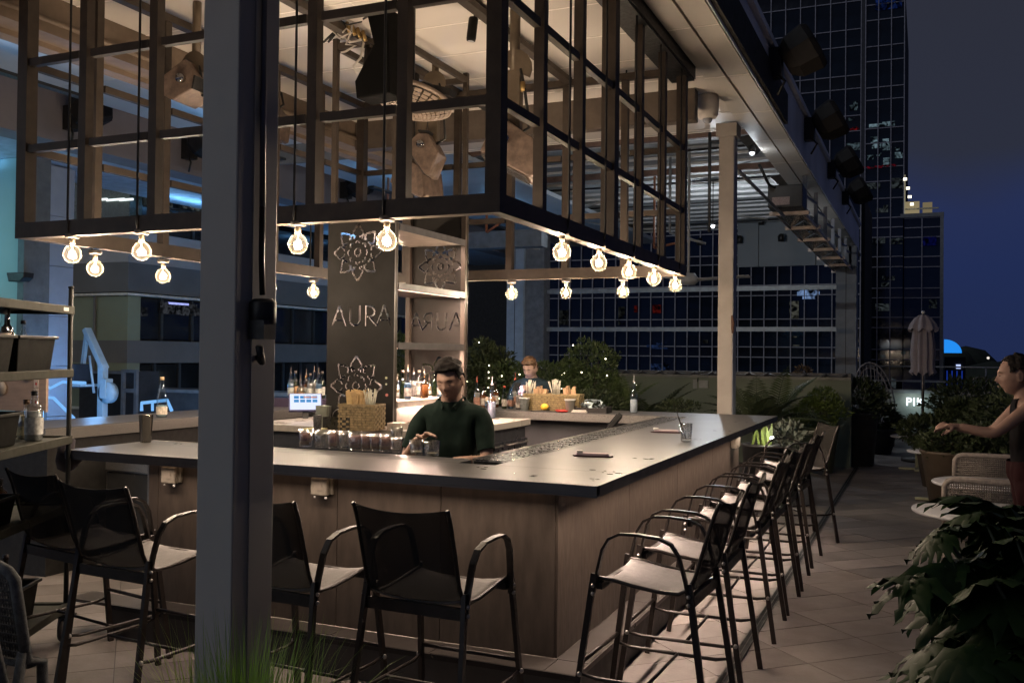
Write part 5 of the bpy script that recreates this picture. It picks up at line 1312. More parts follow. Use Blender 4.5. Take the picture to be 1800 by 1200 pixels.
KS = [('slim', 'tall clear bottle with steel pourer'), ('square', 'square amber bottle'), ('round', 'squat clear decanter bottle'), ('wine', 'green wine bottle'), ('slim', 'blue tinted slim bottle'), ('soda', 'ribbed clear bottle')]
tints = [(.9, .92, .9), (.8, .62, .42), (.92, .92, .88), (.5, .58, .45), (.72, .82, .9), (.9, .9, .92)]
liqs = [(.22, .21, .20), (.12, .065, .03), (.20, .16, .11), (.04, .05, .03), (.12, .17, .22), (.22, .20, .18)]
random.seed(21)
right_px = [(838, 'beside the tower post on the rear counter'), (850, 'second in the rear counter row from the tower post'), (862, 'third in the rear counter row from the tower post'), (886, 'in the rear counter row behind the spirit pourer'), (898, 'in the rear counter row, left of the white syrup bottle'), (912, 'in the rear counter row just left of the plastic cup'), (905, 'in the back line of the rear counter row'), (870, 'in the back line of the rear row behind the flowers')]
for i, (px, where) in enumerate(right_px):
    k = i % 6; y = yb + (.2 if i > 5 else random.uniform(-.05, .08))
    bottle(KS[k][0], (at(px, y), y, RZ), KS[k][1] + ' ' + where, liqs[k], tints[k], (.30, .27, .23) if i % 2 else (.25, .13, .09), (.02, .02, .02) if i % 3 else (.45, .1, .06), random.uniform(.72, .98), i % 2 == 0, group='bottles on the rear counter')
q = onz(874, 734, IZ)
bottle('slim', (q.x, min(q.y, 8.15), IZ), 'clear bottle with a long steel pourer standing on the right edge of the island', (.20, .21, .25), (.88, .9, .95), None, (.7, .6, .6), 1.05, True, fill=.5)
q = onz(899, 724, RZ)
for k, (px, c) in enumerate(((866, (.55, .25, .1)), (858, (.6, .45, .35)))):
    t = thing('garnish_cup', ['small glass of orange garnish on the rear counter', 'small glass of pale garnish on the rear counter'][k], 'garnish', (at(px, 8.86), 8.86, RZ)); MB().lathe(tumbler_mesh(.03, .04, .09), 14).build('glass_body', CLR, t)
    m = MB()
    for j in range(12): m.ball((random.uniform(-.03, .03), random.uniform(-.03, .03), .09 + random.uniform(0, .03)), .014, 6, 4)
    m.build('garnish', mat('gar%d' % k, c, .6), t)
# bottles on the lit shelf of the tower and left rear row
random.seed(33)
for k in range(13):
    y = PY0 + .12 + k * .098; x = PX1 - .10 - (k % 3) * .11
    kk = (k * 5 + 1) % 6
    bottle(KS[kk][0], (x, y, 1.2405), KS[kk][1] + ', %s along the lit tower shelf' % (['first', 'second', 'third', 'fourth', 'fifth', 'sixth', 'seventh', 'eighth', 'ninth', 'tenth', 'eleventh', 'twelfth', 'thirteenth'][k]), liqs[kk], tints[kk], (.36, .33, .30) if k % 2 else None, (.2, .16, .12), random.uniform(.62, .82), k % 3 != 1, group='bottles on the lit tower shelf')
for i, px in enumerate((511, 519, 528, 538, 545, 552, 560, 566)):
    y = 8.15 + (i % 2) * .09; k = (i * 5 + 4) % 6
    p_ = ony(px, 690, y)
    bottle(KS[k][0], (p_.x, y, 1.16), KS[k][1] + ', %s from left behind the glowing screen' % ords[i], liqs[k], tints[k], (.5, .3, .15) if i in (1, 2) else (.4, .42, .38), (.1, .08, .07), .85, i % 3 != 1, group='bottles behind the glowing screen')
p0, p1 = ony(500, 690, 8.1), ony(570, 690, 8.1)
t = thing('bottle_rack', 'dark bottle step behind the glowing screen', 'rack', (0, 0, 0)); MB().box(p0.x - .1, -4.75, 8.04, 8.30, IZ, 1.159).build('step', mat('step_purple', (.05, .035, .06), .4), t)
# glasses drying under the rear counter
for k, px in enumerate((1028, 1046, 1052, 1038)):
    q = ony(px, 770, 8.3); glass((q.x, 8.3 + (k % 2) * .08, .74), 'upturned clear glass %s on the under counter rack' % ['first', 'second', 'third', 'fourth'][k], .03, .036, .13, None, 'glasses on the under counter rack')
t = thing('under_shelf', 'dark under counter shelf with glassware behind the bar', 'shelf', (0, 0, 0)); MB().box(-3.35, -2.3, 8.1, 8.72, .70, .739).build('board', BLACK, t)
for x in (-3.3, -2.36): MB().box(x, x + .04, 8.12, 8.7, 0, .699).build('leg', BLACK, t)
# ---------------------------------------------------------------- shelving cart at left
ang = math.atan2(.886, -.46)       # long direction of the cart
dl = Vector((-.46, .886, 0)); dn = Vector((-.886, -.46, 0))
P0 = Vector((-4.44, 3.93, 0)); LL = 1.35; WW = .50
cart = thing('shelving_cart', 'tall wire shelving cart on casters at far left loaded with tubs and bottles', 'shelving cart', tuple(P0))
SHF = mat('cart_shelf_liner', (.050, .050, .040), .7, var=.1, scale=10, spec=.15)
PST = mat('cart_post', (.018, .019, .018), .5, 0, spec=.3)
def cp(u, v, z): return dl * (-u) + dn * v + Vector((0, 0, z))
for u in (0, LL):
    for v in (0, WW):
        MB().tube([cp(u, v, .13), cp(u, v, 1.985)], .0135, 10).build('post', PST, cart)
        MB().lathe([(0, 0), (.016, 0), (.017, .01), (0, .014)], 10, c=cp(u, v, 1.985)).build('cap', PST, cart)
        w = MB().lathe([(.0001, -.016), (.058, -.016), (.062, -.008), (.062, .008), (.058, .016), (.0001, .016)], 22, M=Matrix.Rotation(PI / 2, 3, 'X') , c=(0, 0, 0)); w.xf(Matrix.Translation(cp(u + (.02), v, .063)) @ Matrix.Rotation(ang, 4, 'Z'))
        wh = w.build('caster', mat('rubber_wheel', (.03, .028, .026), .6), cart)
        MB().bar(cp(u, v - .022, .135), cp(u + .02, v - .022, .06), .035, .004, up=(0, 0, 1)).bar(cp(u, v + .022, .135), cp(u + .02, v + .022, .06), .035, .004).build('fork', STEEL, wh)
        MB().cbox(cp(u, v, .14), (.09, .09, .008), Matrix.Rotation(ang, 3, 'Z')).build('caster_plate', PST, wh)
CZS = [(.19, 0), (.75, 1), (1.13, 1), (1.505, 1), (1.86, 1)]
for z, q_ in CZS:
    m = MB(); 
    def bar(a, b, w, h): m.bar(a, b, w, h)
    bar(cp(-.01, -.005, z), cp(LL + .01, -.005, z), .03, .045); bar(cp(-.01, WW + .005, z), cp(LL + .01, WW + .005, z), .03, .045)
    bar(cp(-.005, .012, z), cp(-.005, WW - .012, z), .03, .045); bar(cp(LL + .005, .012, z), cp(LL + .005, WW - .012, z), .03, .045)
    m.build('shelf_edge', SHF, cart, bevel=.004)
    m = MB().bar(cp(.012, WW / 2, z + .004), cp(LL - .012, WW / 2, z + .004), WW - .03, .012).build('shelf', SHF, cart)
q = cp(.12, -.0215, 1.862); MB().cbox(q, (.07, .002, .02), Matrix.Rotation(ang, 3, 'Z')).build('label_strip', WHITEP, cart)
TUB = mat('tub_black', (.007, .007, .006), .55, var=.15, spec=.12)
def tub(u, v, z, w, d, h, lab):
    c = P0 + cp(u, v, z + .013); t = thing('storage_tub', lab, 'tub', tuple(c), ang)
    a, b = w / 2, d / 2; m = MB(); k = .9
    o0 = [(-a * k, -b * k, 0), (a * k, -b * k, 0), (a * k, b * k, 0), (-a * k, b * k, 0)]; o1 = [(-a, -b, h), (a, -b, h), (a, b, h), (-a, b, h)]; i1 = [(x * .95, y * .93, h) for x, y in ((-a, -b), (a, -b), (a, b), (-a, b))]; i0 = [(x * .86, y * .84, .006) for x, y in ((-a, -b), (a, -b), (a, b), (-a, b))]
    vs = o0 + o1 + i1 + i0; fs = [(3, 2, 1, 0), (12, 13, 14, 15)]
    for q in (0, 4, 8):
        for i in range(4): fs.append((q + i, q + (i + 1) % 4, q + 4 + (i + 1) % 4, q + 4 + i))
    m.add(vs, fs); m.build('tub_body', TUB, t, bevel=.006)
    r = MB()
    for x0, x1, y0, y1 in ((-a - .012, a + .012, -b - .012, -b), (-a - .012, a + .012, b, b + .012), (-a - .012, -a, -b + .0005, b - .0005), (a, a + .012, -b + .0005, b - .0005)): r.box(x0, x1, y0, y1, h - .014, h + .002)
    r.build('rim', mat('tub_rim', (.03, .028, .025), .4, spec=.3), t, bevel=.003)
tub(.28, .24, 1.505, .46, .36, .19, 'black plastic tub at the right end of the upper cart shelf')
tub(.80, .24, 1.505, .48, .36, .19, 'black plastic tub further left on the upper cart shelf')
tub(.70, .24, 1.13, .50, .34, .17, 'black tub of bar tools on the middle cart shelf')
tub(.55, .24, .19, .62, .38, .20, 'black tub holding wine bottles on the bottom cart shelf')
tub(.80, .22, .75, .50, .36, .14, 'black tub on the lower cart shelf under the loose bottles')
def cb(kind, u, v, z, text, **k): c = P0 + cp(u, v, z); return bottle(kind, tuple(c), text, **k)
cb('wine', .33, .20, 1.53, 'dark wine bottle with white label sticking up from the upper cart tubs', tint=(.2, .12, .08), liquid=(.03, .015, .01), cap=(.02, .015, .015), lab=(.5, .48, .45), fill=.7)
cb('slim', .14, .20, 1.54, 'clear bottle sticking up from the right tub on the upper cart shelf', cap=(.04, .03, .03), sc_=.85)
cb('slim', .46, .16, 1.54, 'clear bottle with foil at the left end of the upper cart shelf', cap=(.4, .38, .35), sc_=1.0)
cb('square', .22, .10, 1.143, 'clear vodka bottle with white label and black cap on the middle cart shelf', lab=(.55, .55, .52), tint=(.9, .92, .92), liquid=(.30, .31, .30), sc_=.95, rz=ang, group=None)
cb('round', .08, .20, 1.143, 'short clear tequila bottle with yellowish label on the middle cart shelf', lab=(.46, .38, .20), tint=(.9, .9, .85), liquid=(.36, .33, .24), cap=(.12, .07, .04), sc_=1.0)
cb('soda', .36, .30, .77, 'white ceramic bottle on the lower cart shelf', tint=(.7, .7, .66), liquid=(.55, .54, .5), lab=(.5, .5, .46), sc_=.9)
cb('slim', .48, .26, .77, 'clear bottle left of the white bottle on the lower cart shelf', cap=(.3, .26, .2), sc_=.9)
cb('round', .24, .26, .77, 'small dark bottle right of the white bottle on the lower cart shelf', tint=(.5, .4, .3), liquid=(.1, .05, .02), sc_=.8)
cb('slim', .15, .36, .77, 'clear bottle at the right end of the lower cart shelf', sc_=.8)
cb('wine', .40, .22, .215, 'wine bottle with a red capsule in the bottom tub', tint=(.15, .1, .08), liquid=(.03, .012, .01), cap=(.42, .05, .04), lab=None, fill=.6)
cb('wine', .30, .20, .215, 'dark wine bottle beside the red capped one in the bottom tub', tint=(.12, .1, .08), liquid=(.02, .012, .01), cap=(.03, .02, .02), lab=(.35, .33, .28), fill=.6)
cb('wine', .55, .26, .215, 'dark wine bottle at the left of the bottom tub', tint=(.12, .1, .08), liquid=(.02, .012, .01), cap=(.06, .04, .04), lab=None, fill=.6)
# steel back sheet with round glass racks behind the middle shelf
t = thing('gauge_board', 'stainless steel board with round gauges and card stickers behind the cart', 'steel panel', (ony(83, 690, 4.9).x - .36, 4.9, ony(40, 722, 4.9).z))
MB().box(-.82, .36, -.01, .01, 0, ony(40, 657, 4.9).z - ony(40, 722, 4.9).z).build('sheet', mat('steel_sheet', (.30, .215, .165), .42, .0, var=.08, scale=6, stretch=(1, 1, 8)), t)
for k in range(3): MB().lathe([(0.0001, 0), (.045, 0), (.05, .006), (.048, .010), (.0001, .010)], 20, M=Matrix.Rotation(PI / 2, 3, 'X'), c=(-.35 + k * .27, -.012, .27 if k != 1 else .16)).build('gauge', mat('gauge', (.40, .33, .26), .4, .3), t)
for k in range(4): MB().box(.24, .29, -.0135, -.0105, .04 + k * .065, .10 + k * .065).build('sticker', mat('sticker', (.5, .42, .36), .6, var=.2, scale=60), t)
m = MB()
for k in range(3): m.prism([(0, .014), (.01, 0), (0, -.014), (-.01, 0)], .002, M=Matrix.Rotation(PI / 2, 3, 'X'), c=(.265, -.015, .07 + k * .065))
m.build('card_symbols', mat('card_red', (.35, .03, .03), .5), t)
t = thing('dark_cloth', 'dark cloth bag hanging off the end of the middle cart shelf', 'bag', tuple(P0 + cp(-.10, .05, .95))); m = MB().lathe([(.0001, -.02), (.05, 0), (.075, .05), (.06, .12), (.03, .17), (.0001, .19)], 12); m.v = [(x * 1.1 + .02 * math.sin(z * 50), y * .7 + .015 * math.cos(z * 70 + x * 40), z) for x, y, z in m.v]; m.build('cloth', mat('cloth_purple', (.035, .028, .035), .9, bump=.4, bscale=30), t)
# steel fridge left below the counter
t = thing('undercounter_fridge', 'stainless undercounter fridge at the open left end of the bar', 'fridge', (-5.2, 5.4, 0)); MB().box(-.5, .62, .0, .6, .08, .84).build('cabinet', STEEL, t); MB().box(-.48, .60, -.012, -.001, .12, .72).build('door', mat('fr_door', (.03, .03, .03), .2), t); MB().box(-.48, .60, -.03, -.0125, .735, .82).build('door_rail', STEEL, t)

# ---------------------------------------------------------------- rope armchairs, bottom left
ROPE = mat('rope_dark', (.075, .078, .082), .85, var=.25, scale=60, bump=.5, bscale=220, stretch=(1, 1, 1))
ROPEF = mat('rope_frame', (.10, .105, .11), .8, var=.2, scale=40, bump=.4, bscale=200)
def rope_chair(loc, rz, lab, zt, m_rope, m_fr, zs=.40, wid=.56, group='rope woven armchairs', arms=False, dep=.0):
    """armchair, faces +Y: rounded tube frame wrapped in rope, woven back"""
    r = thing('rope_armchair', lab, 'armchair', loc, rz, group); w = wid / 2
    fr = [(-w, .24 - dep, 0), (-w, .22 - dep, zs), (-w, -.16, zs + .02), (-w, -.22, zt - .05), (-w + .02, -.235, zt - .015), (-w + .06, -.24, zt), (w - .06, -.24, zt), (w - .02, -.235, zt - .015), (w, -.22, zt - .05), (w, -.16, zs + .02), (w, .22 - dep, zs), (w, .24 - dep, 0)]
    MB().tube(fr, .022, 10).build('frame', m_fr, r)
    for s in (-1, 1): MB().tube([(s * w, -.18, zs + .06), (s * w * .94, -.24, 0)], .02, 8).build('leg', m_fr, r)
    for s in ((-1, 1) if arms else ()): MB().tube([(s * w, .21, zs), (s * (w + .01), .20, zs + .17), (s * (w + .01), .14, zs + .22), (s * w, -.17, zs + .21)], .02, 8).build('armrest', m_fr, r)
    g = MB(); z0 = zs + .03
    n = int(wid / .016)
    for k in range(n):
        x = -w + .02 + (wid - .04) * (k + .5) / n; g.tube([(x, -.17, z0), (x, -.225, zt - .06), (x, -.24, zt - .015)], .0048, 5)
    nn = int((zt - z0) / .018)
    for k in range(nn):
        t_ = (k + .5) / nn; z = z0 + (zt - .02 - z0) * t_; y = -.17 - .065 * t_; g.tube([(-w + .01, y - .004 * (-1) ** k, z), (w - .01, y + .004 * (-1) ** k, z)], .0048, 5)
    o = g.build('woven_back', m_rope, r); o['kind'] = 'stuff'
    MB().box(-w + .01, w - .01, -.15, .23 - dep, zs - .02, zs + .015).build('seat', m_rope, r, bevel=.012)
    return r
q = onz(68, 995, .82)
rope_chair((q.x - .43, q.y + .24, 0), 0, 'dark rope woven armchair at the left edge, its rounded back corner nearest the cart', .80, ROPE, ROPEF, dep=.31)
q = onz(28, 1125, .64)
rope_chair((q.x - .42, q.y + .24, 0), 0, 'second dark rope armchair cut off in the bottom left corner', .66, ROPE, ROPEF, .36, dep=.31)

# ---------------------------------------------------------------- pool lift and things beyond the left counter
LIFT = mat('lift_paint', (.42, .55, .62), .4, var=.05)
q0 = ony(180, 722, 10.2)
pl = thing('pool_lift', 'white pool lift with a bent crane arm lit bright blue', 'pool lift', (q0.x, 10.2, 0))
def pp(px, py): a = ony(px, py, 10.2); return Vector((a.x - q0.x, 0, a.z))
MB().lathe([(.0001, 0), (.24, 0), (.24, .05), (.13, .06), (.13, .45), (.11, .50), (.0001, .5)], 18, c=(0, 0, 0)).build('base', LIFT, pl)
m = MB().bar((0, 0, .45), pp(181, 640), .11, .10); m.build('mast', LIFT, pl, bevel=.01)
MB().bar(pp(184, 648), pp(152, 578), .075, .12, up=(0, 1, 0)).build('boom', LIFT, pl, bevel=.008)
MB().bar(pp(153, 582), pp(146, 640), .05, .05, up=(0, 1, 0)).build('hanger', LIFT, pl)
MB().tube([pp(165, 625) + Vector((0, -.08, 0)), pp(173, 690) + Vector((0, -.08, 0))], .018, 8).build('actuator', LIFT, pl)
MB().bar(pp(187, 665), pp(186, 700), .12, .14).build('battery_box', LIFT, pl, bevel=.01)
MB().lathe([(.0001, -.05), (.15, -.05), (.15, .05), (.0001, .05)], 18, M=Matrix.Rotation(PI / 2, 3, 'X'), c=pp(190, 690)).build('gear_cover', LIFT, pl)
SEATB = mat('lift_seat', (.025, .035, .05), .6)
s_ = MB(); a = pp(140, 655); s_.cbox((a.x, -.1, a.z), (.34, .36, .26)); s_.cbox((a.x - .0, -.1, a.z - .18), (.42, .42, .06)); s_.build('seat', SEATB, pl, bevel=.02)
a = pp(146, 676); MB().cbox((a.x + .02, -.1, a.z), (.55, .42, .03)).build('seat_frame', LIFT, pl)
a = pp(146, 654); MB().cbox((a.x, -.31, a.z), (.18, .02, .02)).build('armrest', glow('lift_highlight_glow', (.35, .65, 1), .55), pl)  # glowing bar that paints a blue highlight on the seat
# handrails in an evenly emissive blue
BLED = glow('blue_rail', (.22, .52, 1), .95)
ybl = 8.8
def rb(pts, r=.022):
    return [Vector(ony(px, py, ybl)) for px, py in pts]
t = thing('pool_rail', 'bent pool handrail glowing pale blue behind the cart post', 'handrail', (0, 0, 0)); MB().tube(rb([(70, 672), (88, 682), (100, 676), (110, 671), (150, 673)]), .02, 8).build('rail', BLED, t)
t = thing('pool_rail', 'angled pool handrail glowing blue below the bent one', 'handrail', (0, 0, 0)); MB().tube(rb([(75, 698), (94, 699), (112, 717), (130, 735)]), .02, 8).build('rail', BLED, t)
t = thing('pool_rail', 'small low blue lit rail behind the bottle on the left counter', 'handrail', (0, 0, 0)); MB().tube(rb([(249, 722), (249, 708), (294, 703), (302, 722)]), .02, 8).tube(rb([(268, 706), (268, 722)]), .016).build('rail', BLED, t)
for (px, py, e) in ((110, 680, 8), (168, 640, 26), (275, 712, 4)):
    a = ony(px, py, 9.3); light('added_blue_fill', 'POINT', (a.x, 9.3, a.z - .1), e, (.20, .50, 1.0), .12)  # added bare blue lamps that brighten the lift and rails
# added glowing pool, unseen behind the left counter, for blue on the ceiling
t = thing('added_glow_pool', 'added blue glowing pool strips hidden behind the left counter, tinting the ceiling', 'pool', (-10.3, 14.5, 0))
WTR = mat('pool_water', (.05, .25, .40), .08, emis=(.10, .42, 1.0), es=.8)
for k in range(4): MB().box(-.95, 1.25, -5.2 + k * 2.7, -3.1 + k * 2.7, -.004, .002).build('water', WTR, t)
for k in range(3):
    y = -3.4 + 3.4 * k; MB().lathe([(.0001, .003), (.14, .003), (.15, .006), (.0001, .008)], 16, c=(0, y, 0)).build('added_pool_lamp', glow('added_pool_lamp', (.25, .6, 1), 4), t)
# trash cabinet and dark screen boxes
t = thing('waste_cabinet', 'dark waste bin cabinet with grey frames behind the pool lift', 'bin', (0, 0, 0)); FRG = mat('frame_grey', (.16, .18, .20), .5)
a, b_ = ony(213, 649, 11.2), ony(239, 706, 11.2)
MB().box(a.x + .05, b_.x - .02, 11.25, 11.7, 0, a.z - .03).build('cabinet', mat('bin_dark', (.03, .032, .036), .5), t)
for x0, x1, z0, z1 in ((a.x, a.x + .05, 0, a.z), (b_.x - .05, b_.x, 0, a.z), (a.x + .051, b_.x - .051, a.z - .05, a.z), (a.x + .051, b_.x - .051, a.z - .36, a.z - .30)): MB().box(x0, x1, 11.2, 11.25, z0, z1).build('frame_bar', FRG, t)
t = thing('dark_screen', 'black screen panel with a grey top rail between the pool lift and the bins', 'screen', (0, 0, 0)); c_ = ony(140, 650, 11.4)
MB().box(c_.x, a.x - .02, 11.4, 11.5, 0, c_.z).build('panel', mat('scr_dark', (.012, .013, .016), .6), t); MB().box(c_.x, a.x - .01, 11.36, 11.4, c_.z - .05, c_.z).build('top_rail', FRG, t)
t = thing('pool_wall', 'low grey glass fronted wall running behind the left counter', 'wall', (0, 0, 0)); d_ = ony(345, 680, 11.6)
MB().box(b_.x + .1, -8.6, 11.6, 11.7, 0, 1.05).build('wall_face', mat('pw', (.07, .075, .08), .4), t); MB().box(b_.x + .1, -8.6, 11.56, 11.6, .98, 1.03).build('top_rail', mat('pw_rail', (.20, .22, .23), .5), t)
# ---------------------------------------------------------------- foliage
random.seed(17)
def leafmat(name, c, c2, rough=.5):
    m = mat(name, c, rough, var2=c2, scale=5, spec=.4)
    return m
LF1 = leafmat('leaf_green', (.030, .050, .014), (.065, .095, .028))
LF2 = leafmat('leaf_dark', (.022, .034, .014), (.045, .062, .024), .6)
LF3 = leafmat('leaf_bright', (.07, .11, .02), (.13, .18, .04))
BRK = mat('bark', (.05, .038, .026), .8)
def leaf_cloud(mb, c, r, n, size, sc_=(1, 1, 1), core=.25):
    c = Vector(c)
    for _ in range(n):
        while True:
            v = Vector((random.uniform(-1, 1), random.uniform(-1, 1), random.uniform(-1, 1)))
            if v.length < 1 and v.length > core: break
        v = v.normalized() * v.length ** .6
        k = 1 + .38 * noise.noise(v * 2.3 + c * 3)
        p = c + Vector((v.x * r * sc_[0], v.y * r * sc_[1], v.z * r * sc_[2])) * k
        d = (v + Vector((random.uniform(-.9, .9), random.uniform(-.9, .9), random.uniform(-.4, .9)))).normalized()
        s = d.cross(Vector((random.uniform(-1, 1), random.uniform(-1, 1), random.uniform(-1, 1)))).normalized(); L_ = size * random.uniform(.6, 1.3); w = L_ * .24
        nrm = d.cross(s) * L_ * .12
        mb.add([p, p + d * L_ * .5 + s * w + nrm, p + d * L_, p + d * L_ * .5 - s * w + nrm], [(0, 1, 2), (0, 2, 3)])
def shrub(name, label, cat, loc, clouds, m, size, pot=None, group=None, stems=True, lights_=0):
    t = thing(name, label, cat, loc, 0, group); mb = MB(); st = MB()
    for c, r, n, s_ in clouds:
        leaf_cloud(mb, c, r, n, size, s_)
        if stems:
            for k in range(4): e = Vector(c) + Vector((random.uniform(-r, r) * .5, random.uniform(-r, r) * .5, random.uniform(0, r * .6))); st.tube([(random.uniform(-.04, .04), random.uniform(-.04, .04), .3), (e.x * .4, e.y * .4, .3 + (e.z - .3) * .55), tuple(e)], [.014, .010, .003], 5)
    mb.build('foliage', m, t)
    if st.v: st.build('stems', BRK, t)
    if pot: planter(t, *pot)
    if lights_:
        me = MB().ball((0, 0, 0), .009, 6, 4).mesh('fairy_light', glow('fairy', (1, .86, .62), 9))
        for k in range(lights_):
            c, r, n, s_ = random.choice(clouds); a = random.uniform(0, 6.3); h = random.uniform(-.8, .8)
            p = Vector(c) + Vector((r * s_[0] * math.cos(a) * .95, -abs(r * s_[1] * math.sin(a)) * 1.0, r * s_[2] * h))
            inst('fairy_light', me, t, tuple(p))
    return t
def planter(parent, r0, r1, h, m, z0=0.0):
    MB().lathe([(.0001, z0), (r0, z0), (r1, z0 + h), (r1 + .015, z0 + h + .005), (r1 + .015, z0 + h + .03), (r1 - .02, z0 + h + .03), (r1 - .03, z0 + h - .05), (.0001, z0 + h - .05)], 26).build('pot', m, parent)
def pot_thing(label, loc, r0, r1, h, m, soil=True):
    t = thing('planter', label, 'planter', loc); MB().lathe([(.0001, 0), (r0, 0), (r1, h), (r1 + .015, h + .005), (r1 + .015, h + .03), (r1 - .02, h + .03), (r1 - .03, h - .04)], 28, caps=False).build('pot', m, t)
    MB().lathe([(.0001, h - .05), (r1 - .03, h - .05)], 20, caps=False).build('soil', mat('soil', (.02, .015, .01), .95, bump=.8), t); return t
PGR = mat('pot_green', (.13, .15, .085), .6, var=.1, scale=4); PBR = mat('pot_brown', (.075, .055, .038), .65, var=.15, scale=4); PDK = mat('pot_dark', (.03, .03, .032), .55)
# shrubs behind the bar with fairy lights (y about 11..13)
yb2 = 12.2
def bp2(px, py, y=yb2): return ony(px, py, y)
a = bp2(862, 640); shrub('leafy_tree', 'tall dark leafy shrub behind the bar just right of the shelf tower', 'shrub', (a.x, yb2, 0), [((-.08, 0, 1.36), .36, 2300, (1, .8, .9)), ((-.16, 0, 1.05), .44, 2000, (1, .8, .85)), ((-.1, 0, 1.66), .18, 420, (1, .8, 1.1)), ((.14, .1, 1.55), .16, 300, (1, 1, 1))], LF2, .075, lights_=5)
a = bp2(905, 690); shrub('leafy_shrub', 'low shrub sprinkled with white fairy lights behind the man with the phone', 'shrub', (a.x, yb2 - .1, 0), [((0, 0, 1.22), .33, 1500, (1.1, .8, .9)), ((.1, 0, .9), .36, 1300, (1.2, .8, .9))], LF1, .06, lights_=14)
a = bp2(970, 690); shrub('leafy_shrub', 'wide green hedge shrub with fairy lights behind the wicker baskets', 'shrub', (a.x, yb2, 0), [((-.05, 0, 1.28), .30, 1500, (1.3, .8, .8)), ((.15, 0, 1.0), .40, 1700, (1.3, .8, .9)), ((-.3, 0, 1.0), .3, 900, (1, .8, .9))], LF1, .055, lights_=11)
a = bp2(1040, 650, 11.8); shrub('leafy_tree', 'round topped tall bush behind the right wicker basket', 'shrub', (a.x, 11.8, 0), [((0, 0, 1.50), .33, 2300, (1.15, .9, 1)), ((.02, 0, 1.12), .37, 2000, (1.1, .9, 1)), ((-.32, 0, 1.42), .17, 500, (1, .8, .9))], LF1, .05, lights_=7)
a = bp2(715, 650, 12.6); shrub('leafy_shrub', 'green shrub seen through the open shelf tower', 'shrub', (a.x, 12.6, 0), [((0, 0, 1.45), .48, 2400, (1.1, .8, .9)), ((0, 0, 1.0), .5, 1500, (1.1, .8, .9))], LF1, .07, lights_=3)
# feathery palms
def palm(name, label, loc, fronds, length, m, zc, spread=1.0, leaf=.16, group=None, droop=1.0, pot=None):
    t = thing(name, label, 'palm', loc, 0, group); mb = MB(); st = MB()
    for k in range(fronds):
        a = 2 * PI * k / fronds + random.uniform(-.3, .3); up = random.uniform(.45, 1.25); L_ = length * random.uniform(.75, 1.1)
        d = Vector((math.cos(a) * math.cos(up), math.sin(a) * math.cos(up), math.sin(up))); p = Vector((0, 0, zc)); pts = [p.copy()]; n = 12
        for i in range(n):
            d.z -= .11 * droop; d.normalize(); p = p + d * L_ / n; pts.append(p.copy())
            if i > 1:
                s = d.cross(Vector((0, 0, 1))).normalized(); u = s.cross(d)
                ll = leaf * math.sin(PI * min(1, (i + 1) / n * .9 + .12)) + .03
                for q in (0, .5):
                    pq = p - d * (L_ / n) * q
                    for sg in (-1, 1):
                        v = (s * sg + d * .8 + u * .25 + Vector((0, 0, -.25))).normalized() * ll; w = d * .007
                        mb.add([pq - w, pq + w, pq + v * .6 + w - Vector((0, 0, .0)), pq + v + Vector((0, 0, -.15 * ll))], [(0, 1, 2), (0, 2, 3)])
        st.tube(pts, [.008 - .0005 * i for i in range(len(pts))], 5)
    mb.build('fronds', m, t); st.build('stems', LF2, t)
    if pot: planter(t, *pot)
    return t
a = ony(1085, 730, 12.0); palm('areca_palm', 'feathery palm behind the rear counter right of the round bush', (a.x, 12.0, 0), 15, .75, LF1, .75, droop=.9)
a = ony(1140, 740, 12.6); palm('areca_palm', 'spreading palm in front of the green wall behind the slim neck bottle', (a.x, 12.6, 0), 13, .85, LF2, .60, droop=.8)
a = ony(1040, 735, 11.0); shrub('low_plant', 'low leafy plant behind the black tray on the rear counter', 'plant', (a.x - .05, 11.2, 0), [((0, 0, 1.0), .28, 900, (1.4, .8, .7))], LF2, .06)
a = ony(1190, 720, 11.5); shrub('low_plant', 'small leafy plant below the outlet box behind the far corner of the bar', 'plant', (a.x, 11.5, 0), [((0, 0, 1.03), .17, 420, (1.5, .8, .35))], LF2, .05)
a = ony(1330, 735, 12.5); palm('areca_palm', 'dark feathery palm with long arching fronds right of the pale column', (a.x, 12.5, 0), 17, 1.0, LF2, .62, droop=.95, leaf=.19)
a = ony(1362, 720, 13.6); palm('areca_palm', 'second arching palm by the far end of the right counter', (a.x, 13.6, 0), 14, .95, LF1, .70, droop=.85, leaf=.17)
a = ony(1338, 765, 10.6); g = thing('snake_plant', 'upright yellow green blades lit from below beside the far end of the bar', 'plant', (a.x, 10.6, 0)); m = MB()
for k in range(11):
    x, y = random.uniform(-.11, .11), random.uniform(-.08, .08); h = random.uniform(.16, .30); tx = random.uniform(-.05, .05)
    m.add([(x - .012, y, .68), (x + .012, y, .68), (x + .014 + tx * .5, y, .68 + h * .6), (x + tx, y, .68 + h), (x - .014 + tx * .5, y, .68 + h * .6)], [(0, 1, 2, 3, 4)])
m.build('blades', LF3, g); planter(g, .16, .20, .66, PDK)
lp = thing('plant_light', 'small bright white uplight among the plants at the far end of the bar', 'lamp', tuple(ony(1357, 770, 10.4))); MB().ball((0, 0, 0), .022, 10, 6).build('bulb', glow('uplight', (1, .97, .85), 12), lp); light('lamp_light', 'POINT', (-.02, 0, .02), 7, (1, .92, .7), .03, parent=lp)
a = ony(1378, 775, 10.9); shrub('low_plant', 'wispy grey plant around the white uplight', 'plant', (a.x, 10.9, 0), [((0, 0, .72), .22, 260, (1, .8, .8))], mat('leaf_grey', (.09, .10, .08), .7), .09)
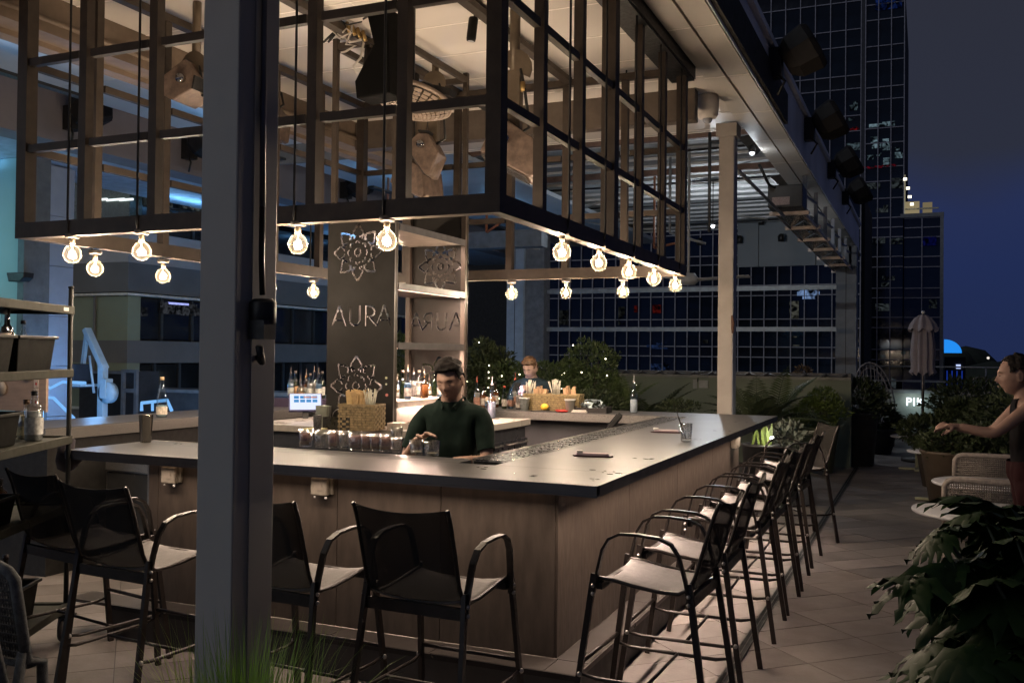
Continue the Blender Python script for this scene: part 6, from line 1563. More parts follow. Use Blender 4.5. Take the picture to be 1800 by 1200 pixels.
# potted plants right of the bar
def potplant(px, py_base, y, label, r0, r1, h, m, clouds, lm, size, group=None):
    a = onz(px, py_base, 0) if y is None else ony(px, 700, y); return shrub('potted_plant', label, 'potted plant', (a.x, a.y if y is None else y, 0), clouds, lm, size, (r0, r1, h, m), group)
potplant(1440, 0, 14.2, 'bushy bright green plant in a tapered green pot beyond the last stool', .19, .27, .62, PGR, [((0, 0, .86), .30, 1500, (1.1, 1, .8)), ((.05, 0, 1.05), .2, 500, (1, 1, .8))], LF3, .06)
potplant(1412, 0, 15.2, 'taller reddish topped plant in a tall green pot behind the bushy one', .17, .24, .90, PGR, [((0, 0, 1.18), .20, 700, (1, 1, 1)), ((0, 0, 1.38), .13, 300, (1, 1, 1))], mat('leaf_red', (.07, .05, .02), .6, var2=(.12, .07, .03)), .05)
potplant(1500, 0, 15.5, 'broad pale leaved plant in a big dark square pot', .30, .36, .78, PDK, [((0, 0, 1.0), .42, 1300, (1.1, 1, .7))], LF2, .10)
potplant(1545, 0, 17.5, 'dark bushy plant beside the left wicker peacock chair', .2, .3, .4, PDK, [((0, 0, .6), .28, 600, (1.1, .8, .7))], LF2, .12)
potplant(1652, 0, 13.4, 'wide dark green shrub in a tapered brown pot behind the round tables', .20, .31, .62, PBR, [((-.15, 0, .72), .27, 1500, (1.25, 1, .7)), ((.22, 0, .82), .27, 1200, (1.1, 1, .8)), ((.25, 0, 1.0), .16, 500, (1.2, 1, .8))], LF2, .075)
potplant(1672, 0, 11.3, 'dense dark green shrub in a large brown pot in front of the woman', .20, .30, .62, PBR, [((.05, 0, .72), .30, 2200, (1.2, 1, .6)), ((.45, .05, .75), .30, 1500, (1.2, 1, .55))], LF2, .065)
potplant(1700, 0, 16.5, 'dark spreading plant behind the arm of the woman', .20, .30, .55, PDK, [((0, 0, 1.0), .45, 1500, (1.3, 1, .7))], LF2, .09)
potplant(1770, 0, 12.0, 'tall dark plant mass at the right edge behind the woman', .25, .35, .6, PDK, [((.2, 0, .95), .5, 1800, (1.2, 1, .8))], LF2, .085)
# grass clump in the foreground
a = ony(415, 1215, 2.15); gt = thing('ornamental_grass', 'clump of long thin green grass blades at the foot of the foreground column', 'grass', (a.x, 2.2, 0)); m = MB()
ztop = ony(415, 1100, 2.2).z
for k in range(900):
    an = random.uniform(0, 6.283); r = random.uniform(0, .15); x, y = r * math.cos(an) * 1.5, r * math.sin(an); L_ = random.uniform(.16, .40); b = random.uniform(.12, .8) * (1 if random.random() < .85 else 1.6)
    a2 = an + random.uniform(-.7, .7); d = Vector((math.cos(a2) * b * .55, math.sin(a2) * b * .55, 1)).normalized(); p = Vector((x, y, ztop - .42)); w = Vector((-math.sin(a2), math.cos(a2), 0)) * .0026; pts = []
    for i in range(7):
        k_ = 1 - i / 6.2; pts += [p - w * k_, p + w * k_]; p = p + d * L_ * 1.15 / 6; d.z -= .13 * b * (1 + i * .2); d.normalize()
    m.add(pts, [(2 * i, 2 * i + 1, 2 * i + 3, 2 * i + 2) for i in range(6)], True)
gb_ = m.build('grass_blades', leafmat('grass_leaf', (.20, .33, .05), (.34, .48, .09)), gt); gb_['kind'] = 'stuff'
MB().lathe([(.0001, 0), (.20, 0), (.25, ztop - .33), (.24, ztop - .31), (.0001, ztop - .33)], 22).build('pot', PDK, gt)
# big palmate plant bottom right: every large leaf is its own piece
LFB = leafmat('leaf_fatsia', (.006, .014, .004), (.020, .040, .010), .55)
LFB.node_tree.nodes['Principled BSDF'].inputs['Specular IOR Level'].default_value = .12
fp = thing('palmate_plant', 'large dark glossy plant with lobed leaves filling the bottom right corner', 'plant', (.42, 3.05, 0))
def palmate(size, lobes=7):
    m = MB(); pts = []; 
    for k in range(lobes):
        a = -1.9 + 3.8 * k / (lobes - 1); L_ = size * (1 - .22 * abs(a) / 1.9) * random.uniform(.9, 1.08); w = L_ * .17
        d = Vector((math.sin(a), math.cos(a), 0)); s = Vector((d.y, -d.x, 0)); n = 6; ridge = []; 
        for i in range(n + 1):
            t = i / n; ww = w * (math.sin(PI * min(1, t * .92 + .14)) ** .8) if i < n else 0.0; z = -.30 * size * t * t * (1 + .3 * abs(a)) ; c = d * L_ * t + Vector((0, 0, z)); wob = .010 * math.sin(i * 2.3 + k)
            ridge.append((c + s * ww + Vector((0, 0, -.35 * ww + wob)), c + Vector((0, 0, .0)), c - s * ww + Vector((0, 0, -.35 * ww - wob))))
        vs = [v for r in ridge for v in r]; fs = []
        for i in range(n): fs += [(3 * i, 3 * i + 1, 3 * i + 4, 3 * i + 3), (3 * i + 1, 3 * i + 2, 3 * i + 5, 3 * i + 4)]
        m.add(vs, fs, True)
    return m
lm = [palmate(.135 + .02 * k, 7 if k % 2 else 8).mesh('leaf', LFB) for k in range(4)]
stm = MB(); random.seed(29)
leaves = [(1600, 905, 2.75, -.9), (1560, 985, 2.6, -1.25), (1640, 960, 2.7, -.5), (1590, 1100, 2.7, -1.0), (1625, 1040, 2.9, -.7), (1700, 900, 3.0, .2), (1660, 1110, 2.5, -.4), (1750, 880, 3.1, .5), (1740, 960, 2.8, .3), (1790, 930, 2.8, .9), (1700, 1010, 2.6, 0), (1760, 1050, 2.6, .5), (1640, 1180, 2.6, -.9), (1720, 1120, 2.5, .2), (1790, 1120, 2.5, .8), (1690, 1190, 2.5, -.2), (1760, 1190, 2.4, .6), (1800, 1010, 2.8, 1.0), (1670, 870, 3.2, -.4), (1710, 865, 3.3, .1), (1780, 990, 3.2, .4), (1740, 1090, 3.2, .3), (1690, 960, 3.3, -.2), (1720, 1160, 3.1, .2), (1800, 1180, 3.0, .6), (1655, 1060, 3.2, -.5), (1615, 960, 3.1, -.8), (1680, 1140, 3.3, 0), (1770, 910, 3.5, .5), (1795, 870, 3.3, .8), (1735, 1010, 3.5, .2), (1700, 1070, 2.9, .1), (1760, 1130, 2.9, .5), (1640, 1130, 3.0, -.6), (1790, 1060, 3.0, .8), (1730, 915, 2.7, .2), (1660, 1000, 2.8, -.6), (1780, 1160, 2.7, .7), (1705, 1180, 2.9, 0), (1600, 1150, 3.1, -1)]
leaves += [(px + random.uniform(-45, 55), py + random.uniform(-35, 60), y + random.uniform(-.15, .35), az + random.uniform(-.5, .5)) for px, py, y, az in leaves] + [(px + random.uniform(0, 80), py + random.uniform(-20, 80), y + random.uniform(.1, .5), az + random.uniform(-.7, .7)) for px, py, y, az in leaves[:30]]
for i, (px, py, y, az) in enumerate(leaves):
    p = ony(px + 55, py + 28, y); l = p - Vector((.42, 3.05, 0)); me = lm[i % 4]
    o = inst('leaf', me, fp, tuple(l), (random.uniform(-.55, -.05), random.uniform(-.35, .35), -az * 1.25 + (PI if y < 2.85 and random.random() < .35 else 0) + random.uniform(-.3, .3)))
    stm.tube([(0, 0, .35), (l.x * .5, l.y * .5, .35 + (l.z - .35) * .65), tuple(l)], [.012, .008, .004], 5)
stm.build('stems', mat('stem_green', (.03, .035, .015), .6), fp)
mb = MB(); leaf_cloud(mb, (.05, .1, .62), .34, 500, .15, (1, 1, 1.15), .1); mb.build('inner_leaves', LFB, fp)
a = onz(1590, 1190, .0)
MB().lathe([(.0001, 0), (.22, 0), (.27, .36), (.25, .36), (.22, .30), (.0001, .30)], 26).build('pot', mat('pot_gloss', (.015, .015, .016), .12), fp)

# ---------------------------------------------------------------- right terrace furniture
TBT = mat('table_white', (.42, .42, .44), .45, var=.05)
TBL = mat('table_leg', (.42, .43, .30), .5)
def ctable(px, py, py_base, y, label, r, sy=1.0):
    c = ony(px, py, y); t = thing('round_table', label, 'table', (c.x, y, 0), 0, 'small round tables on the terrace')
    MB().lathe([(.0001, c.z - .025), (r - .01, c.z - .025), (r, c.z - .018), (r, c.z - .006), (r - .008, c.z), (.0001, c.z)], 36).build('tabletop', TBT, t)
    MB().tube([(0, 0, .04), (0, 0, c.z - .026)], .025, 12).build('leg', TBL, t)
    for k in range(2): MB().cbox((0, 0, .02), (.50, .06, .03), Matrix.Rotation(PI / 2 * k, 3, 'Z')).build('base_foot', TBL, t, bevel=.008)
    return t
ctable(1612, 766, 812, 15.2, 'farthest small round white table, left of the dark shrub', .37)
ctable(1650, 792, 857, 12.0, 'small round white table partly behind the brown potted shrub', .34)
ctable(1738, 848, 900, 8.9, 'round white table between the two rope chairs at right', .44)
ctable(1735, 898, 960, 7.0, 'nearest round white table behind the lobed leaves', .46)
c = ony(1648, 758, 15.0); t = thing('cup', 'small white cup on the farthest round table', 'cup', (c.x, 15.1, ony(1612, 766, 15.2).z)); MB().lathe([(.0001, 0), (.03, 0), (.045, .05), (.042, .05), (.028, .006), (.0001, .006)], 14).build('cup_body', WHITEP, t)
ROPL = mat('rope_pale', (.20, .175, .155), .85, var=.2, scale=60, bump=.4, bscale=200); ROPLF = mat('rope_pale_frame', (.22, .19, .17), .8, var=.15, scale=40)
a = ony(1731, 800, 9.3); rope_chair((a.x, 9.3 + .2, 0), math.radians(3), 'farther pale rope armchair at right with its back to the camera', a.z, ROPL, ROPLF, max(.3, a.z - .42), .50, 'pale rope armchairs at right')
a = ony(1735, 845, 7.5); rope_chair((a.x, 7.5 + .2, 0), math.radians(-3), 'nearer pale rope armchair at right in front of the round table', a.z, ROPL, ROPLF, max(.3, a.z - .42), .52, 'pale rope armchairs at right')
# peacock wicker chairs
def peacock(px, y, label, rz, ztop, sc_=1.0):
    a = ony(px, 700, y); t = thing('wicker_chair', label, 'wicker chair', (a.x, y, 0), rz, 'tall open wicker chairs'); g = MB(); m_ = mat('wicker_pale', (.17, .15, .15), .7, var=.15, scale=20)
    def arch(k, w, z0, z1, y0, lean): return [(w * math.cos(PI - PI * i / 14) * (1 if True else 1), y0 + lean * math.sin(PI * i / 14), z0 + (z1 - z0) * math.sin(PI * i / 14) ** .7) for i in range(15)]
    for w, z1 in ((.42, ztop), (.35, ztop - .10)): g.tube(arch(0, w, .42, z1, .10, .22), .016, 6)
    for i in range(11):
        x = -.36 + .072 * i; h = .42 + (ztop - .45) * (max(.05, 1 - (x / .42) ** 2)) ** .42; g.tube([(x * .8, .06, .42), (x, .20, (h + .42) / 2), (x, .30, h)], .006, 5)
    for k in range(6):
        z = .5 + k * (ztop - .6) / 6; w = .40 * math.sqrt(max(.05, 1 - ((z - .42) / (ztop - .38)) ** 2.4)); g.tube([(-w, .12, z), (0, .12 + .12 * (z / ztop), z), (w, .12, z)], .006, 5)
    g.build('woven_back', m_, t)
    MB().lathe([(.0001, .36), (.36, .36), (.38, .38), (.38, .41), (.34, .43), (.0001, .43)], 26, c=(0, -.10, 0)).build('seat', m_, t)
    for k in range(12): MB().tube([(.34 * math.cos(2 * PI * k / 12), -.10 + .34 * math.sin(2 * PI * k / 12), .36), (.25 * math.cos(2 * PI * k / 12 + .5), -.10 + .25 * math.sin(2 * PI * k / 12 + .5), .0)], .010, 5).build('leg', m_, t)
    return t
peacock(1542, 19.2, 'tall open woven wicker chair left of the glowing sign', math.radians(28), 1.55)
peacock(1705, 19.0, 'wide open woven wicker chair in the gloom left of the woman', math.radians(-150), 1.32)
a = ony(1570, 744, 20.5); t = thing('side_table', 'low round wicker side table beside the tall woven chair', 'side table', (a.x, 20.5, 0)); MB().lathe([(.0001, .38), (.33, .38), (.34, .41), (.33, .43), (.0001, .43)], 24).build('tabletop', TBT, t)
for k in range(8): MB().tube([(.26 * math.cos(k * PI / 4), .26 * math.sin(k * PI / 4), 0), (.22 * math.cos(k * PI / 4), .22 * math.sin(k * PI / 4), .379)], .014, 6).build('leg', mat('st_leg', (.08, .05, .035), .7), t)
# closed umbrella
a = ony(1622, 700, 16.5); um = thing('closed_umbrella', 'closed pale grey patio umbrella standing before the glass tower', 'umbrella', (a.x, 16.5, 0)); UM = mat('umbrella_cloth', (.27, .235, .25), .85, var=.06, bump=.2, bscale=60)
def U(py): return ony(1622, py, 16.5).z
wpx = lambda w: w / F * (16.5 * .917)
MB().tube([(0, 0, 0), (0, 0, U(552))], .022, 10).build('pole', mat('umb_pole', (.12, .11, .11), .4, .5), um); MB().ball((0, 0, U(549)), .03, 8, 6).build('finial', WHITEP, um)
def drape(zs_, rs, n=10, amp=.16, ph=0):
    m = MB(); N = 60; vs = []; 
    for z, r in zip(zs_, rs):
        for k in range(N):
            a_ = 2 * PI * k / N; rr = r * (1 + amp * math.cos(a_ * n + ph) * min(1, r / .1)); vs.append((rr * math.cos(a_), rr * math.sin(a_), z + (.03 * math.cos(a_ * n) if z == zs_[-1] else 0)))
    fs = [(i * N + k, i * N + (k + 1) % N, (i + 1) * N + (k + 1) % N, (i + 1) * N + k) for i in range(len(zs_) - 1) for k in range(N)]; return m.add(vs, fs, True)
drape([U(557), U(567), U(585), U(603), U(622), U(638), U(648), U(657)], [.07, wpx(13), wpx(15), wpx(17), wpx(18), wpx(17), wpx(17), wpx(20)]).build('canopy', UM, um)
drape([U(554), U(559), U(570), U(581)], [.06, wpx(13), wpx(20), wpx(23)], 8, .12, 1).build('top_flap', UM, um)
MB().lathe([(.0001, 0), (.32, 0), (.32, .06), (.05, .08), (.05, .3), (.0001, .3)], 20).build('base', PDK, um)
# glowing letters PIK on the end wall
a = ony(1592, 712, 24.2); bq = ony(1592, 697, 24.2); hgt = bq.z - a.z
st_ = thing('neon_sign', 'glowing white PIK letters on the pale end wall, partly hidden by the umbrella planting', 'sign', (a.x, 24.18, a.z)); text_obj('PIK', hgt * 1.30, glow('sign_white', (.75, .92, 1), 3.2), st_, (0, 0, 0), .02, .003, 1.12)
light('sign_light', 'AREA', (.25, -.15, .1), 1.2, (.5, .8, 1), .6, .2, rot=(math.radians(70), 0, 0), parent=st_)
# yellow lit gap by the wicker chair, painted as a glowing wedge
a = ony(1513, 745, 21); t = thing('lit_gap_wedge', 'small yellow glowing wedge for the lit gap between the dark pots', 'lamp', (a.x, 21, 0)); MB().lathe([(.0001, .02), (.16, .02), (.02, .42), (.0001, .42)], 4).build('glow_wedge', glow('gap_glow', (.75, .72, .35), .30), t); MB().box(-.17, .17, -.17, .17, 0, .019).build('base', BLACK, t)
# ---------------------------------------------------------------- things fixed to the ceiling and beams
OUTS = mat('speaker_dark', (.014, .012, .011), .6, spec=.2)
def fspeaker(x, px, py, label, sgn, group):
    a = onx(px, py, x); t = thing('outdoor_speaker', label, 'speaker', tuple(a), 0, group)
    s = sgn; hb = MB().lathe([(.0001, 0), (.16, 0), (.24, .10), (.27, .30), (.24, .36), (.0001, .37)], 8, M=Matrix.Rotation(s * math.radians(62), 3, 'Y'), c=(s * .08, 0, 0)); hb.sm = [False] * len(hb.sm); hb.build('horn_body', OUTS, t, bevel=.02)
    MB().cbox((s * -.02, 0, .0), (.16, .16, .30)).build('mount', BLACK, t); MB().tube([(0, -.05, -.1), (s * .10, -.10, -.22), (s * .02, -.05, -.34)], .015, 6).build('cable', BLACK, t)
for i, (px, py) in enumerate(((1365, 112), (1424, 228), (1463, 298), (1487, 346))):
    fspeaker(-1.42, px, py, '%s dark speaker along the outer face of the right canopy beam, counted from the camera' % ords[i], 1, 'speakers on the right canopy beam')
for i, (px, py) in enumerate(((130, 208), (335, 262), (610, 335))):
    fspeaker(-9.75, px, py, '%s dark speaker on the far left canopy beam, counted from the left' % ords[i], 1, 'speakers on the far left canopy beam')
# dome camera and small detectors
a = ony(1244, 190, 9.9); a = onz(1244, 168, CZ)
t = thing('dome_camera', 'white dome security camera under the soffit beside the pale column', 'security camera', (a.x, a.y, CZ)); MB().lathe([(.0001, 0), (.10, 0), (.115, -.03), (.115, -.16), (.108, -.165), (.108, -.20), (.085, -.24), (.0001, -.24)], 26).build('housing', mat('cam_white', (.62, .56, .50), .4), t); MB().ball((0, 0, -.24), .05, 12, 8).build('lens_dome', mat('lens', (.3, .3, .32), .1), t)
for px, py, lab, r in ((980, 150, 'round white smoke detector on the ceiling behind the cage posts', .07), (1117, 213, 'small white sprinkler head on the ceiling right of the cage', .035), (847, 230, 'small white sprinkler fitting seen inside the cage', .035)):
    q = onz(px, py, CZ); t = thing('smoke_detector' if r > .05 else 'sprinkler', lab, 'smoke detector' if r > .05 else 'sprinkler', (q.x, q.y, CZ)); MB().lathe([(.0001, 0), (r, 0), (r * 1.05, -.02), (r * .8, -.05), (r * .35, -.07), (.0001, -.075)], 20).build('housing', mat('det_white', (.5, .46, .40), .5), t)
# track lighting
def track(p, q, label, spots, up=.03):
    t = thing('lighting_track', label, 'lighting track', (0, 0, 0)); MB().bar(p, q, .035, .035).build('track', BLACK, t); MB().cbox(q, (.10, .16, .04)).build('end_box', BLACK, t)
    for i, s in enumerate(spots):
        c = Vector(p).lerp(Vector(q), s); r = thing('track_spotlight', '%s black cylinder spotlight hanging on the %s' % (ords[i], label), 'spotlight', tuple(c), 0, 'spotlights on the ceiling tracks')
        MB().tube([(0, 0, -.01), (0, 0, -.07)], .008, 6).build('bracket', BLACK, r); M2 = Matrix.Rotation(.12 * (-1) ** i, 3, 'Y')
        MB().lathe([(.0001, -.24), (.033, -.24), (.037, -.22), (.037, -.07), (.03, -.06), (.0001, -.06)], 14, M=M2).build('can', OUTS, r); MB().lathe([(.0001, -.2415), (.024, -.2415)], 12, M=M2, caps=False).build('lens', mat('lens_pale', (.5, .5, .52), .2), r)
    return t
a = onz(765, -40, 4.26); b_ = onz(925, 92, 4.26)
track((a.x, a.y, 4.26), (b_.x, b_.y, 4.26), 'right ceiling track inside the cage', (.38, .62))
a = onz(420, -60, 4.26); b_ = onz(700, 142, 4.26); 
track((a.x, a.y, 4.26), (a.x, b_.y + 1.2, 4.26), 'left ceiling track inside the cage', (.42, .50, .62))
# articulated outdoor lamps hanging inside the cage
ARM = mat('arm_bronze', (.15, .115, .08), .45, .4, var=.12)
def hanging_lamp(px0, py0, px1, py1, y, label, ang_y, ang_z, size=1.0, hood=True):
    p = ony(px0, py0, y); q = ony(px1, py1, y); t = thing('articulated_floodlight', label, 'floodlight', tuple(p), 0, 'articulated floodlights hanging in the cage')
    d = q - p; MB().bar((0, 0, 0), tuple(d), .085 * size, .05 * size, up=(0, 1, 0)).build('arm', ARM, t, bevel=.006)
    MB().prism([(.0, .0)] + [(.11 * size * math.cos(a), .11 * size * math.sin(a)) for a in [PI * k / 8 for k in range(9)]], .012, M=Matrix.Rotation(PI / 2, 3, 'X') @ Matrix.Rotation(-.5, 3, 'Z'), c=(0, -.03, 0)).build('quadrant_plate', ARM, t)
    MB().tube([(0, 0, 0), (0, 0, 4.28 - p.z)], .03 * size, 8).build('drop_pipe', ARM, t)
    M2 = Matrix.Rotation(ang_z, 3, 'Z') @ Matrix.Rotation(ang_y, 3, 'Y')
    k = size; sect = [(-.11 * k, .06 * k), (-.06 * k, .12 * k), (.12 * k, .10 * k), (.22 * k, -.06 * k), (.20 * k, -.09 * k), (-.10 * k, -.09 * k)]
    MB().prism(sect, .26 * k, M=M2 @ Matrix.Rotation(PI / 2, 3, 'X'), c=tuple(d + M2 @ Vector((.02, 0, -.10 * k)))).build('lamp_head', mat('lamp_head_tan', (.15, .105, .08), .5, .2, var=.2, scale=14), t, bevel=.01)
    MB().prism([(-.125 * k, .066 * k), (-.065 * k, .135 * k), (-.055 * k, .125 * k), (-.115 * k, .056 * k)], .30 * k, M=M2 @ Matrix.Rotation(PI / 2, 3, 'X'), c=tuple(d + M2 @ Vector((.02, 0, -.095 * k)))).build('hood', BLACK, t)
    MB().prism([(-.095 * k, -.004), (.185 * k, -.004), (.175 * k, .004), (-.085 * k, .004)], .22 * k, M=M2 @ Matrix.Rotation(PI / 2, 3, 'X'), c=tuple(d + M2 @ Vector((.02, 0, -.197 * k)))).build('lens', mat('flood_glass', (.10, .09, .085), .1, spec=.8), t)
    for s_ in (-1, 1): MB().lathe([(.0001, -.02), (.03 * k, -.02), (.03 * k, .02), (.0001, .02)], 12, M=M2 @ Matrix.Rotation(PI / 2, 3, 'X'), c=tuple(d + M2 @ Vector((.0, s_ * .15 * k, -.08 * k)))).build('knob', CHROME, t)
    MB().tube([(.06, -.03, .0), (.10, -.04, -.18), tuple(d * .6 + Vector((.10, 0, 0))), tuple(d + Vector((.12, 0, .02))), tuple(d + Vector((.03, 0, -.02)))], .012, 7).build('cable', BLACK, t)
    MB().tube([(.08, -.04, -.10), (.085, -.04, -.17)], .02, 8).build('connector', mat('brass_fit', (.45, .30, .12), .35, .8), t)
    return t
hanging_lamp(905, 125, 903, 232, 6.3, 'floodlight on a long toothed arm right of the near cage corner', math.radians(28), .3, 1.35)
hanging_lamp(765, 150, 762, 250, 7.5, 'tan floodlight on an arm in the middle of the cage', math.radians(55), .2, 1.1)
hanging_lamp(745, 215, 735, 290, 8.1, 'long tan floodlight pointing down right beside the middle one', math.radians(25), -.1, 1.35)
hanging_lamp(345, 120, 350, 165, 5.6, 'floodlight half hidden behind the foreground column', math.radians(150), .1, 1.1)
hanging_lamp(478, 130, 480, 190, 7.2, 'floodlight emerging at the right edge of the foreground column', math.radians(40), .1, 1.1)
# big black folded patio heater silhouette with perforated reflector
p = ony(665, 110, 5.6); t = thing('patio_heater', 'big black folded hood with a perforated round reflector hanging near the front of the cage', 'heater', tuple(p))
def hp_(px, py): a = ony(px, py, 5.6); return (a.x - p.x, a.z - p.z)
poly = [hp_(655, 20), hp_(694, 20), hp_(698, 170), hp_(640, 180), hp_(637, 150), hp_(670, 85)]
MB().prism(poly, .20, M=Matrix.Rotation(PI / 2, 3, 'X')).build('hood', mat('hood_black', (.003, .003, .003), .7, spec=.08), t, bevel=.01)
q = ony(722, 178, 6.1) - p
dm = MB(); N = 26
for j in range(9):
    for k in range(N):
        r0, r1 = .03 + j * .030, .03 + j * .030 + .024; a0 = 2 * PI * (k + .1) / N; a1 = 2 * PI * (k + .9) / N
        f = lambda r, a: (r * math.cos(a), r * math.sin(a), -.11 * (1 - (r / .31) ** 2))
        dm.add([f(r0, a0), f(r1, a0), f(r1, a1), f(r0, a1)], [(0, 1, 2, 3)])
dm.lathe([(.298, .0), (.312, .0), (.312, .03), (.298, .03)], 40, caps=False); dm.xf(Matrix.Translation(q) @ Matrix.Rotation(math.radians(-14), 4, 'X') @ Matrix.Rotation(math.radians(8), 4, 'Y'))
o = dm.build('perforated_reflector', mat('reflector_tan', (.34, .26, .20), .5, .2), t); o['kind'] = 'stuff'
MB().bar((q.x - .1, q.y, q.z + .16), (q.x + .35, q.y, q.z + .02), .10, .05).build('arm', BLACK, t); MB().tube([(q.x, q.y, q.z), (q.x, q.y, 4.28 - p.z)], .03).build('drop_pipe', BLACK, t)
# tangle of cables and couplings near the top
t = thing('cable_bundle', 'tangle of pale and dark cables with couplings under the ceiling inside the cage', 'cables', tuple(ony(615, 50, 6.4))); random.seed(8)
for k in range(7):
    a = Vector((random.uniform(-.2, .2), random.uniform(-.1, .1), random.uniform(-.05, .2))); pts = [a]
    for j in range(6): a = a + Vector((random.uniform(-.09, .14), random.uniform(-.05, .05), random.uniform(-.12, .06))); pts.append(a)
    MB().tube(pts, .006 if k % 2 else .009, 6).build('cable', mat('cable_pale', (.55, .50, .44), .5) if k % 3 == 0 else BLACK, t)
for k in range(4): MB().tube([(-.03 + k * .05, 0, .05 - k * .03), (.0 + k * .05, 0, -.03 - k * .03)], .016, 8).build('coupling', mat('brass_fit', (.45, .30, .12), .35, .8), t)
# blue lit spots: LED strip lights above the raised ceiling edge
BL = (.22, .55, 1.0)
for k, (y, e) in enumerate(((6.2, 5), (9.5, 6), (13.5, 6), (17.5, 5))):
    t = thing('blue_led_strip', '%s blue LED strip lamp along the raised ceiling left of the brown beam' % ords[k], 'LED strip', (-7.9, y, 4.2), 0, 'blue LED strips'); MB().box(-.05, .05, -.9, .9, 0, .03).build('housing', BLACK, t)
    MB().box(-.035, .035, -.88, .88, .0305, .034).build('diffuser', glow('blue_led', BL, 2.5), t); light('lamp_light', 'AREA', (0, 0, .05), e, BL, .07, 1.7, rot=(PI, 0, 0), parent=t)
for k, y in enumerate((8.0, 13.0, 18.0)):
    t = thing('blue_led_strip', '%s blue LED strip lamp under the far left canopy beam' % ords[k], 'LED strip', (-11.6, y, 4.0), 0, 'blue LED strips'); MB().box(-.04, .04, -.9, .9, 0, .03).build('housing', BLACK, t)
    light('lamp_light', 'AREA', (0, 0, .04), 9, BL, .07, 1.7, rot=(PI, 0, 0), parent=t)
# ceiling fan
a = ony(1210, 492, 14.5); t = thing('ceiling_fan', 'white ceiling fan on a long rod beyond the bar', 'ceiling fan', tuple(a)); FANW = mat('fan_white', (.36, .37, .38), .4)
MB().lathe([(.0001, -.08), (.10, -.075), (.16, -.02), (.15, .03), (.10, .10), (.0001, .11)], 24).build('motor', FANW, t); MB().tube([(0, 0, .1), (0, 0, 4.85 - a.z)], .022, 8).build('rod', FANW, t)
for k in range(3):
    an = math.radians(-6 + 120 * k); M2 = Matrix.Rotation(an, 4, 'Z'); b = MB().add([(.12, -.05, .02), (.95, -.07, .045), (.97, .05, .02), (.12, .05, -.01), (.12, -.05, .012), (.95, -.07, .037), (.97, .05, .012), (.12, .05, -.018)], [(0, 1, 2, 3), (7, 6, 5, 4), (0, 4, 5, 1), (1, 5, 6, 2), (2, 6, 7, 3), (3, 7, 4, 0)]); b.xf(M2); b.build('blade', FANW, t)
# downlight glinting under the deck, hanging rod, pipe
for px, py, s in ((1253, 397, 10), (1322, 268, 2.5)):
    a = onz(px, py, 4.05) if py > 300 else onz(px, py, 4.25); t = thing('downlight', 'small bright white lamp under the metal deck left of the pale column' if py > 300 else 'small lamp glinting by the black floodlight right of the pale column', 'lamp', tuple(a)); MB().lathe([(.0001, 0), (.045, 0), (.05, .05), (.03, .09), (.0001, .09)], 14).tube([(0, 0, .09), (0, 0, .84 if py > 300 else .12)], .008, 6).build('housing', BLACK, t); MB().ball((0, 0, -.006), .035, 10, 6).build('bulb', glow('dl%d' % px, (.9, .95, 1), s), t)
    light('lamp_light', 'POINT', (0, 0, -.08), 110 if py > 300 else 4, (.85, .92, 1), .03, parent=t)
a = ony(1247, 330, 13.0); t = thing('threaded_rod', 'long dark hanging rod from the metal deck left of the pale column', 'rod', (a.x, 13.0, 0)); MB().tube([(0, 0, ony(1244, 408, 13).z), (0, 0, 4.88)], .022, 7).build('rod', mat('rod_dark', (.06, .06, .06), .5, .4), t); MB().tube([(0, 0, ony(1244, 250, 13).z), (.3, 0, ony(1244, 250, 13).z + .0)], .02, 6).build('arm', mat('rod_dark', (.06, .06, .06), .5, .4), t)
a = ony(1298, 300, 11.2); b_ = ony(1378, 380, 13.9); t = thing('steel_conduit', 'long thin steel conduit sloping down from the pale column to the heater rig', 'conduit', (0, 0, 0)); MB().tube([tuple(a), tuple(b_)], .022, 8).build('conduit', mat('cond_steel', (.32, .32, .33), .35, .7), t)
# floodlights clipped below the deck edge
for i, (px, py) in enumerate(((1318, 255), (1372, 322), (1407, 364))):
    a = onx(px, py, -2.2); t = thing('wedge_floodlight', '%s small black wedge floodlight under the inner edge of the right soffit' % ords[i], 'floodlight', tuple(a), 0, 'wedge floodlights under the right soffit'); MB().prism([(-.16, .10), (.02, .13), (.17, -.05), (.06, -.14)], .16, M=Matrix.Rotation(PI / 2, 3, 'X')).build('housing', BLACK, t, bevel=.01); MB().tube([(.1, 0, .05), (.22, 0, .10), (.34, 0, .12)], .014, 6).build('bracket', BLACK, t)
# row of small black clips on the header
for i, (px, py) in enumerate(((1230, 424), (1300, 420), (1338, 388), (1373, 417))):
    a = ony(px, py, 23.2); t = thing('small_spotlight', '%s tiny black spotlight from the left above the header panel' % ords[i], 'spotlight', tuple(a), 0, 'tiny spotlights above the header'); MB().lathe([(.0001, -.10), (.07, -.10), (.08, .02), (.04, .08), (.0001, .08)], 8).build('can', BLACK, t)
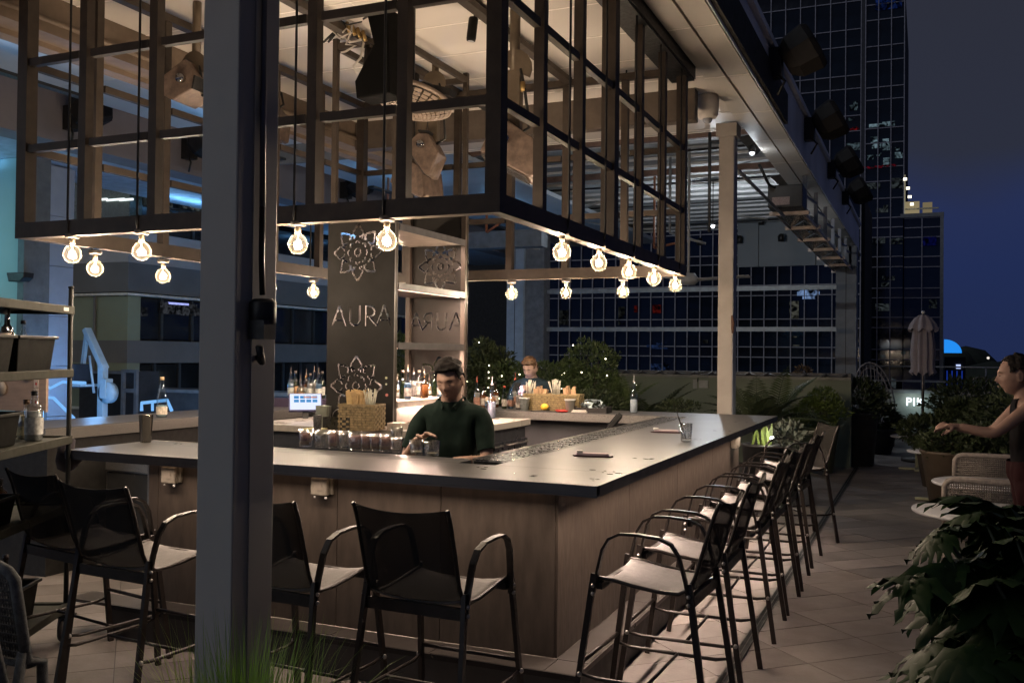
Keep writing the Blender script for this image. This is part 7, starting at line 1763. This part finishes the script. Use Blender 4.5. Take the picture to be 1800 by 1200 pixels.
# infrared heater rig
rig = thing('heater_rig', 'ladder like row of infrared heaters hanging below the right canopy beam', 'heater rig', (0, 0, 0))
RG = mat('rig_metal', (.42, .36, .32), .4, .6, var=.15); RGL = mat('rig_reflector', (.10, .075, .055), .25, .7, var=.3, scale=12)
xr = onx(1466, 430, -1.55).x; xl = -2.02; xr = -1.55; z0 = 3.70
a = ony(1392, 372, 13.9)
MB().box(xl, xr, 13.55, 14.0, z0 + .02, z0 + .33).build('control_box', BLACK, rig, bevel=.01)
MB().box(xl + .06, xl + .30, 13.535, 13.549, z0 + .05, z0 + .16).build('rating_plate', mat('plate_pink', (.32, .25, .24), .6, var=.2, scale=60), rig)
n = 6; y = 14.1; L_ = 1.65
for k in range(n):
    y1 = y + L_
    MB().box(xl - .05, xr + .03, y - .03, y + .03, z0 - .02, z0 + .035).build('rung', RG, rig)
    MB().box(xl + .02, xl + .045, y + .04, y1 - .04, z0 - .01, z0 + .02).build('side_rail', RG, rig); MB().box(xr - .045, xr - .02, y + .04, y1 - .04, z0 - .01, z0 + .02).build('side_rail', RG, rig)
    MB().add([(xl + .05, y + .05, z0 + .02), ((xl + xr) / 2, y + .05, z0 + .12), (xr - .05, y + .05, z0 + .02), (xl + .05, y1 - .05, z0 + .02), ((xl + xr) / 2, y1 - .05, z0 + .12), (xr - .05, y1 - .05, z0 + .02)], [(0, 1, 4, 3), (1, 2, 5, 4)]).build('reflector', RGL, rig)
    if k % 2: MB().ball(((xl + xr) / 2 + .03, y + .8, z0 + .06), .05, 10, 6).build('heater_lamp', CHROME, rig)
    y = y1
MB().box(xl - .05, xr + .03, y - .03, y + .03, z0 - .02, z0 + .035).build('rung', RG, rig)
for k in range(7):
    yy = 14.3 + k * 1.55; c_ = mat('hanger', (.20, .20, .22), .5, .3)
    MB().box(xr - .09, xr - .03, yy, yy + .06, z0 + .04, 4.278).build('hanger', c_, rig)
    if k < 6: MB().bar((xr - .06, yy + .03, 4.0), (xr - .06, yy + 1.5, z0 + .15 + .25), .03, .03).build('brace', c_, rig)
    MB().box(xr - .25, xr - .1, yy, yy + .03, z0 + .16, z0 + .19).build('bracket', c_, rig)
MB().tube([(xl + .1, 13.6, z0 + .3), (xl + .05, 13.3, 4.0), (xl - .05, 13.1, 4.25)], .02, 7).build('cable', BLACK, rig)
# steel duct and trusses seen through the shelf tower and the cage (beyond the far side of the bar)
t = thing('service_pipes', 'jumble of pale pipes and struts under the deck behind the cage', 'pipes', (0, 0, 0)); PW = mat('pipe_pale', (.30, .32, .33), .45, .3); random.seed(4)
for k in range(9):
    x = -8.4 + k * .66; y = random.uniform(13, 17); z = random.uniform(3.5, 4.2)
    MB().tube([(x, y, 4.85), (x, y, z)], .022, 6).tube([(x, y, z), (x + random.uniform(.3, .9), y, z + random.uniform(-.25, .3))], .022, 6).build('pipe', PW if k % 3 else mat('pipe_rust', (.25, .09, .04), .6), t)
MB().box(-9.0, -6.2, 15.5, 15.8, 3.55, 3.85).build('duct', mat('duct', (.20, .22, .24), .45, .4), t)
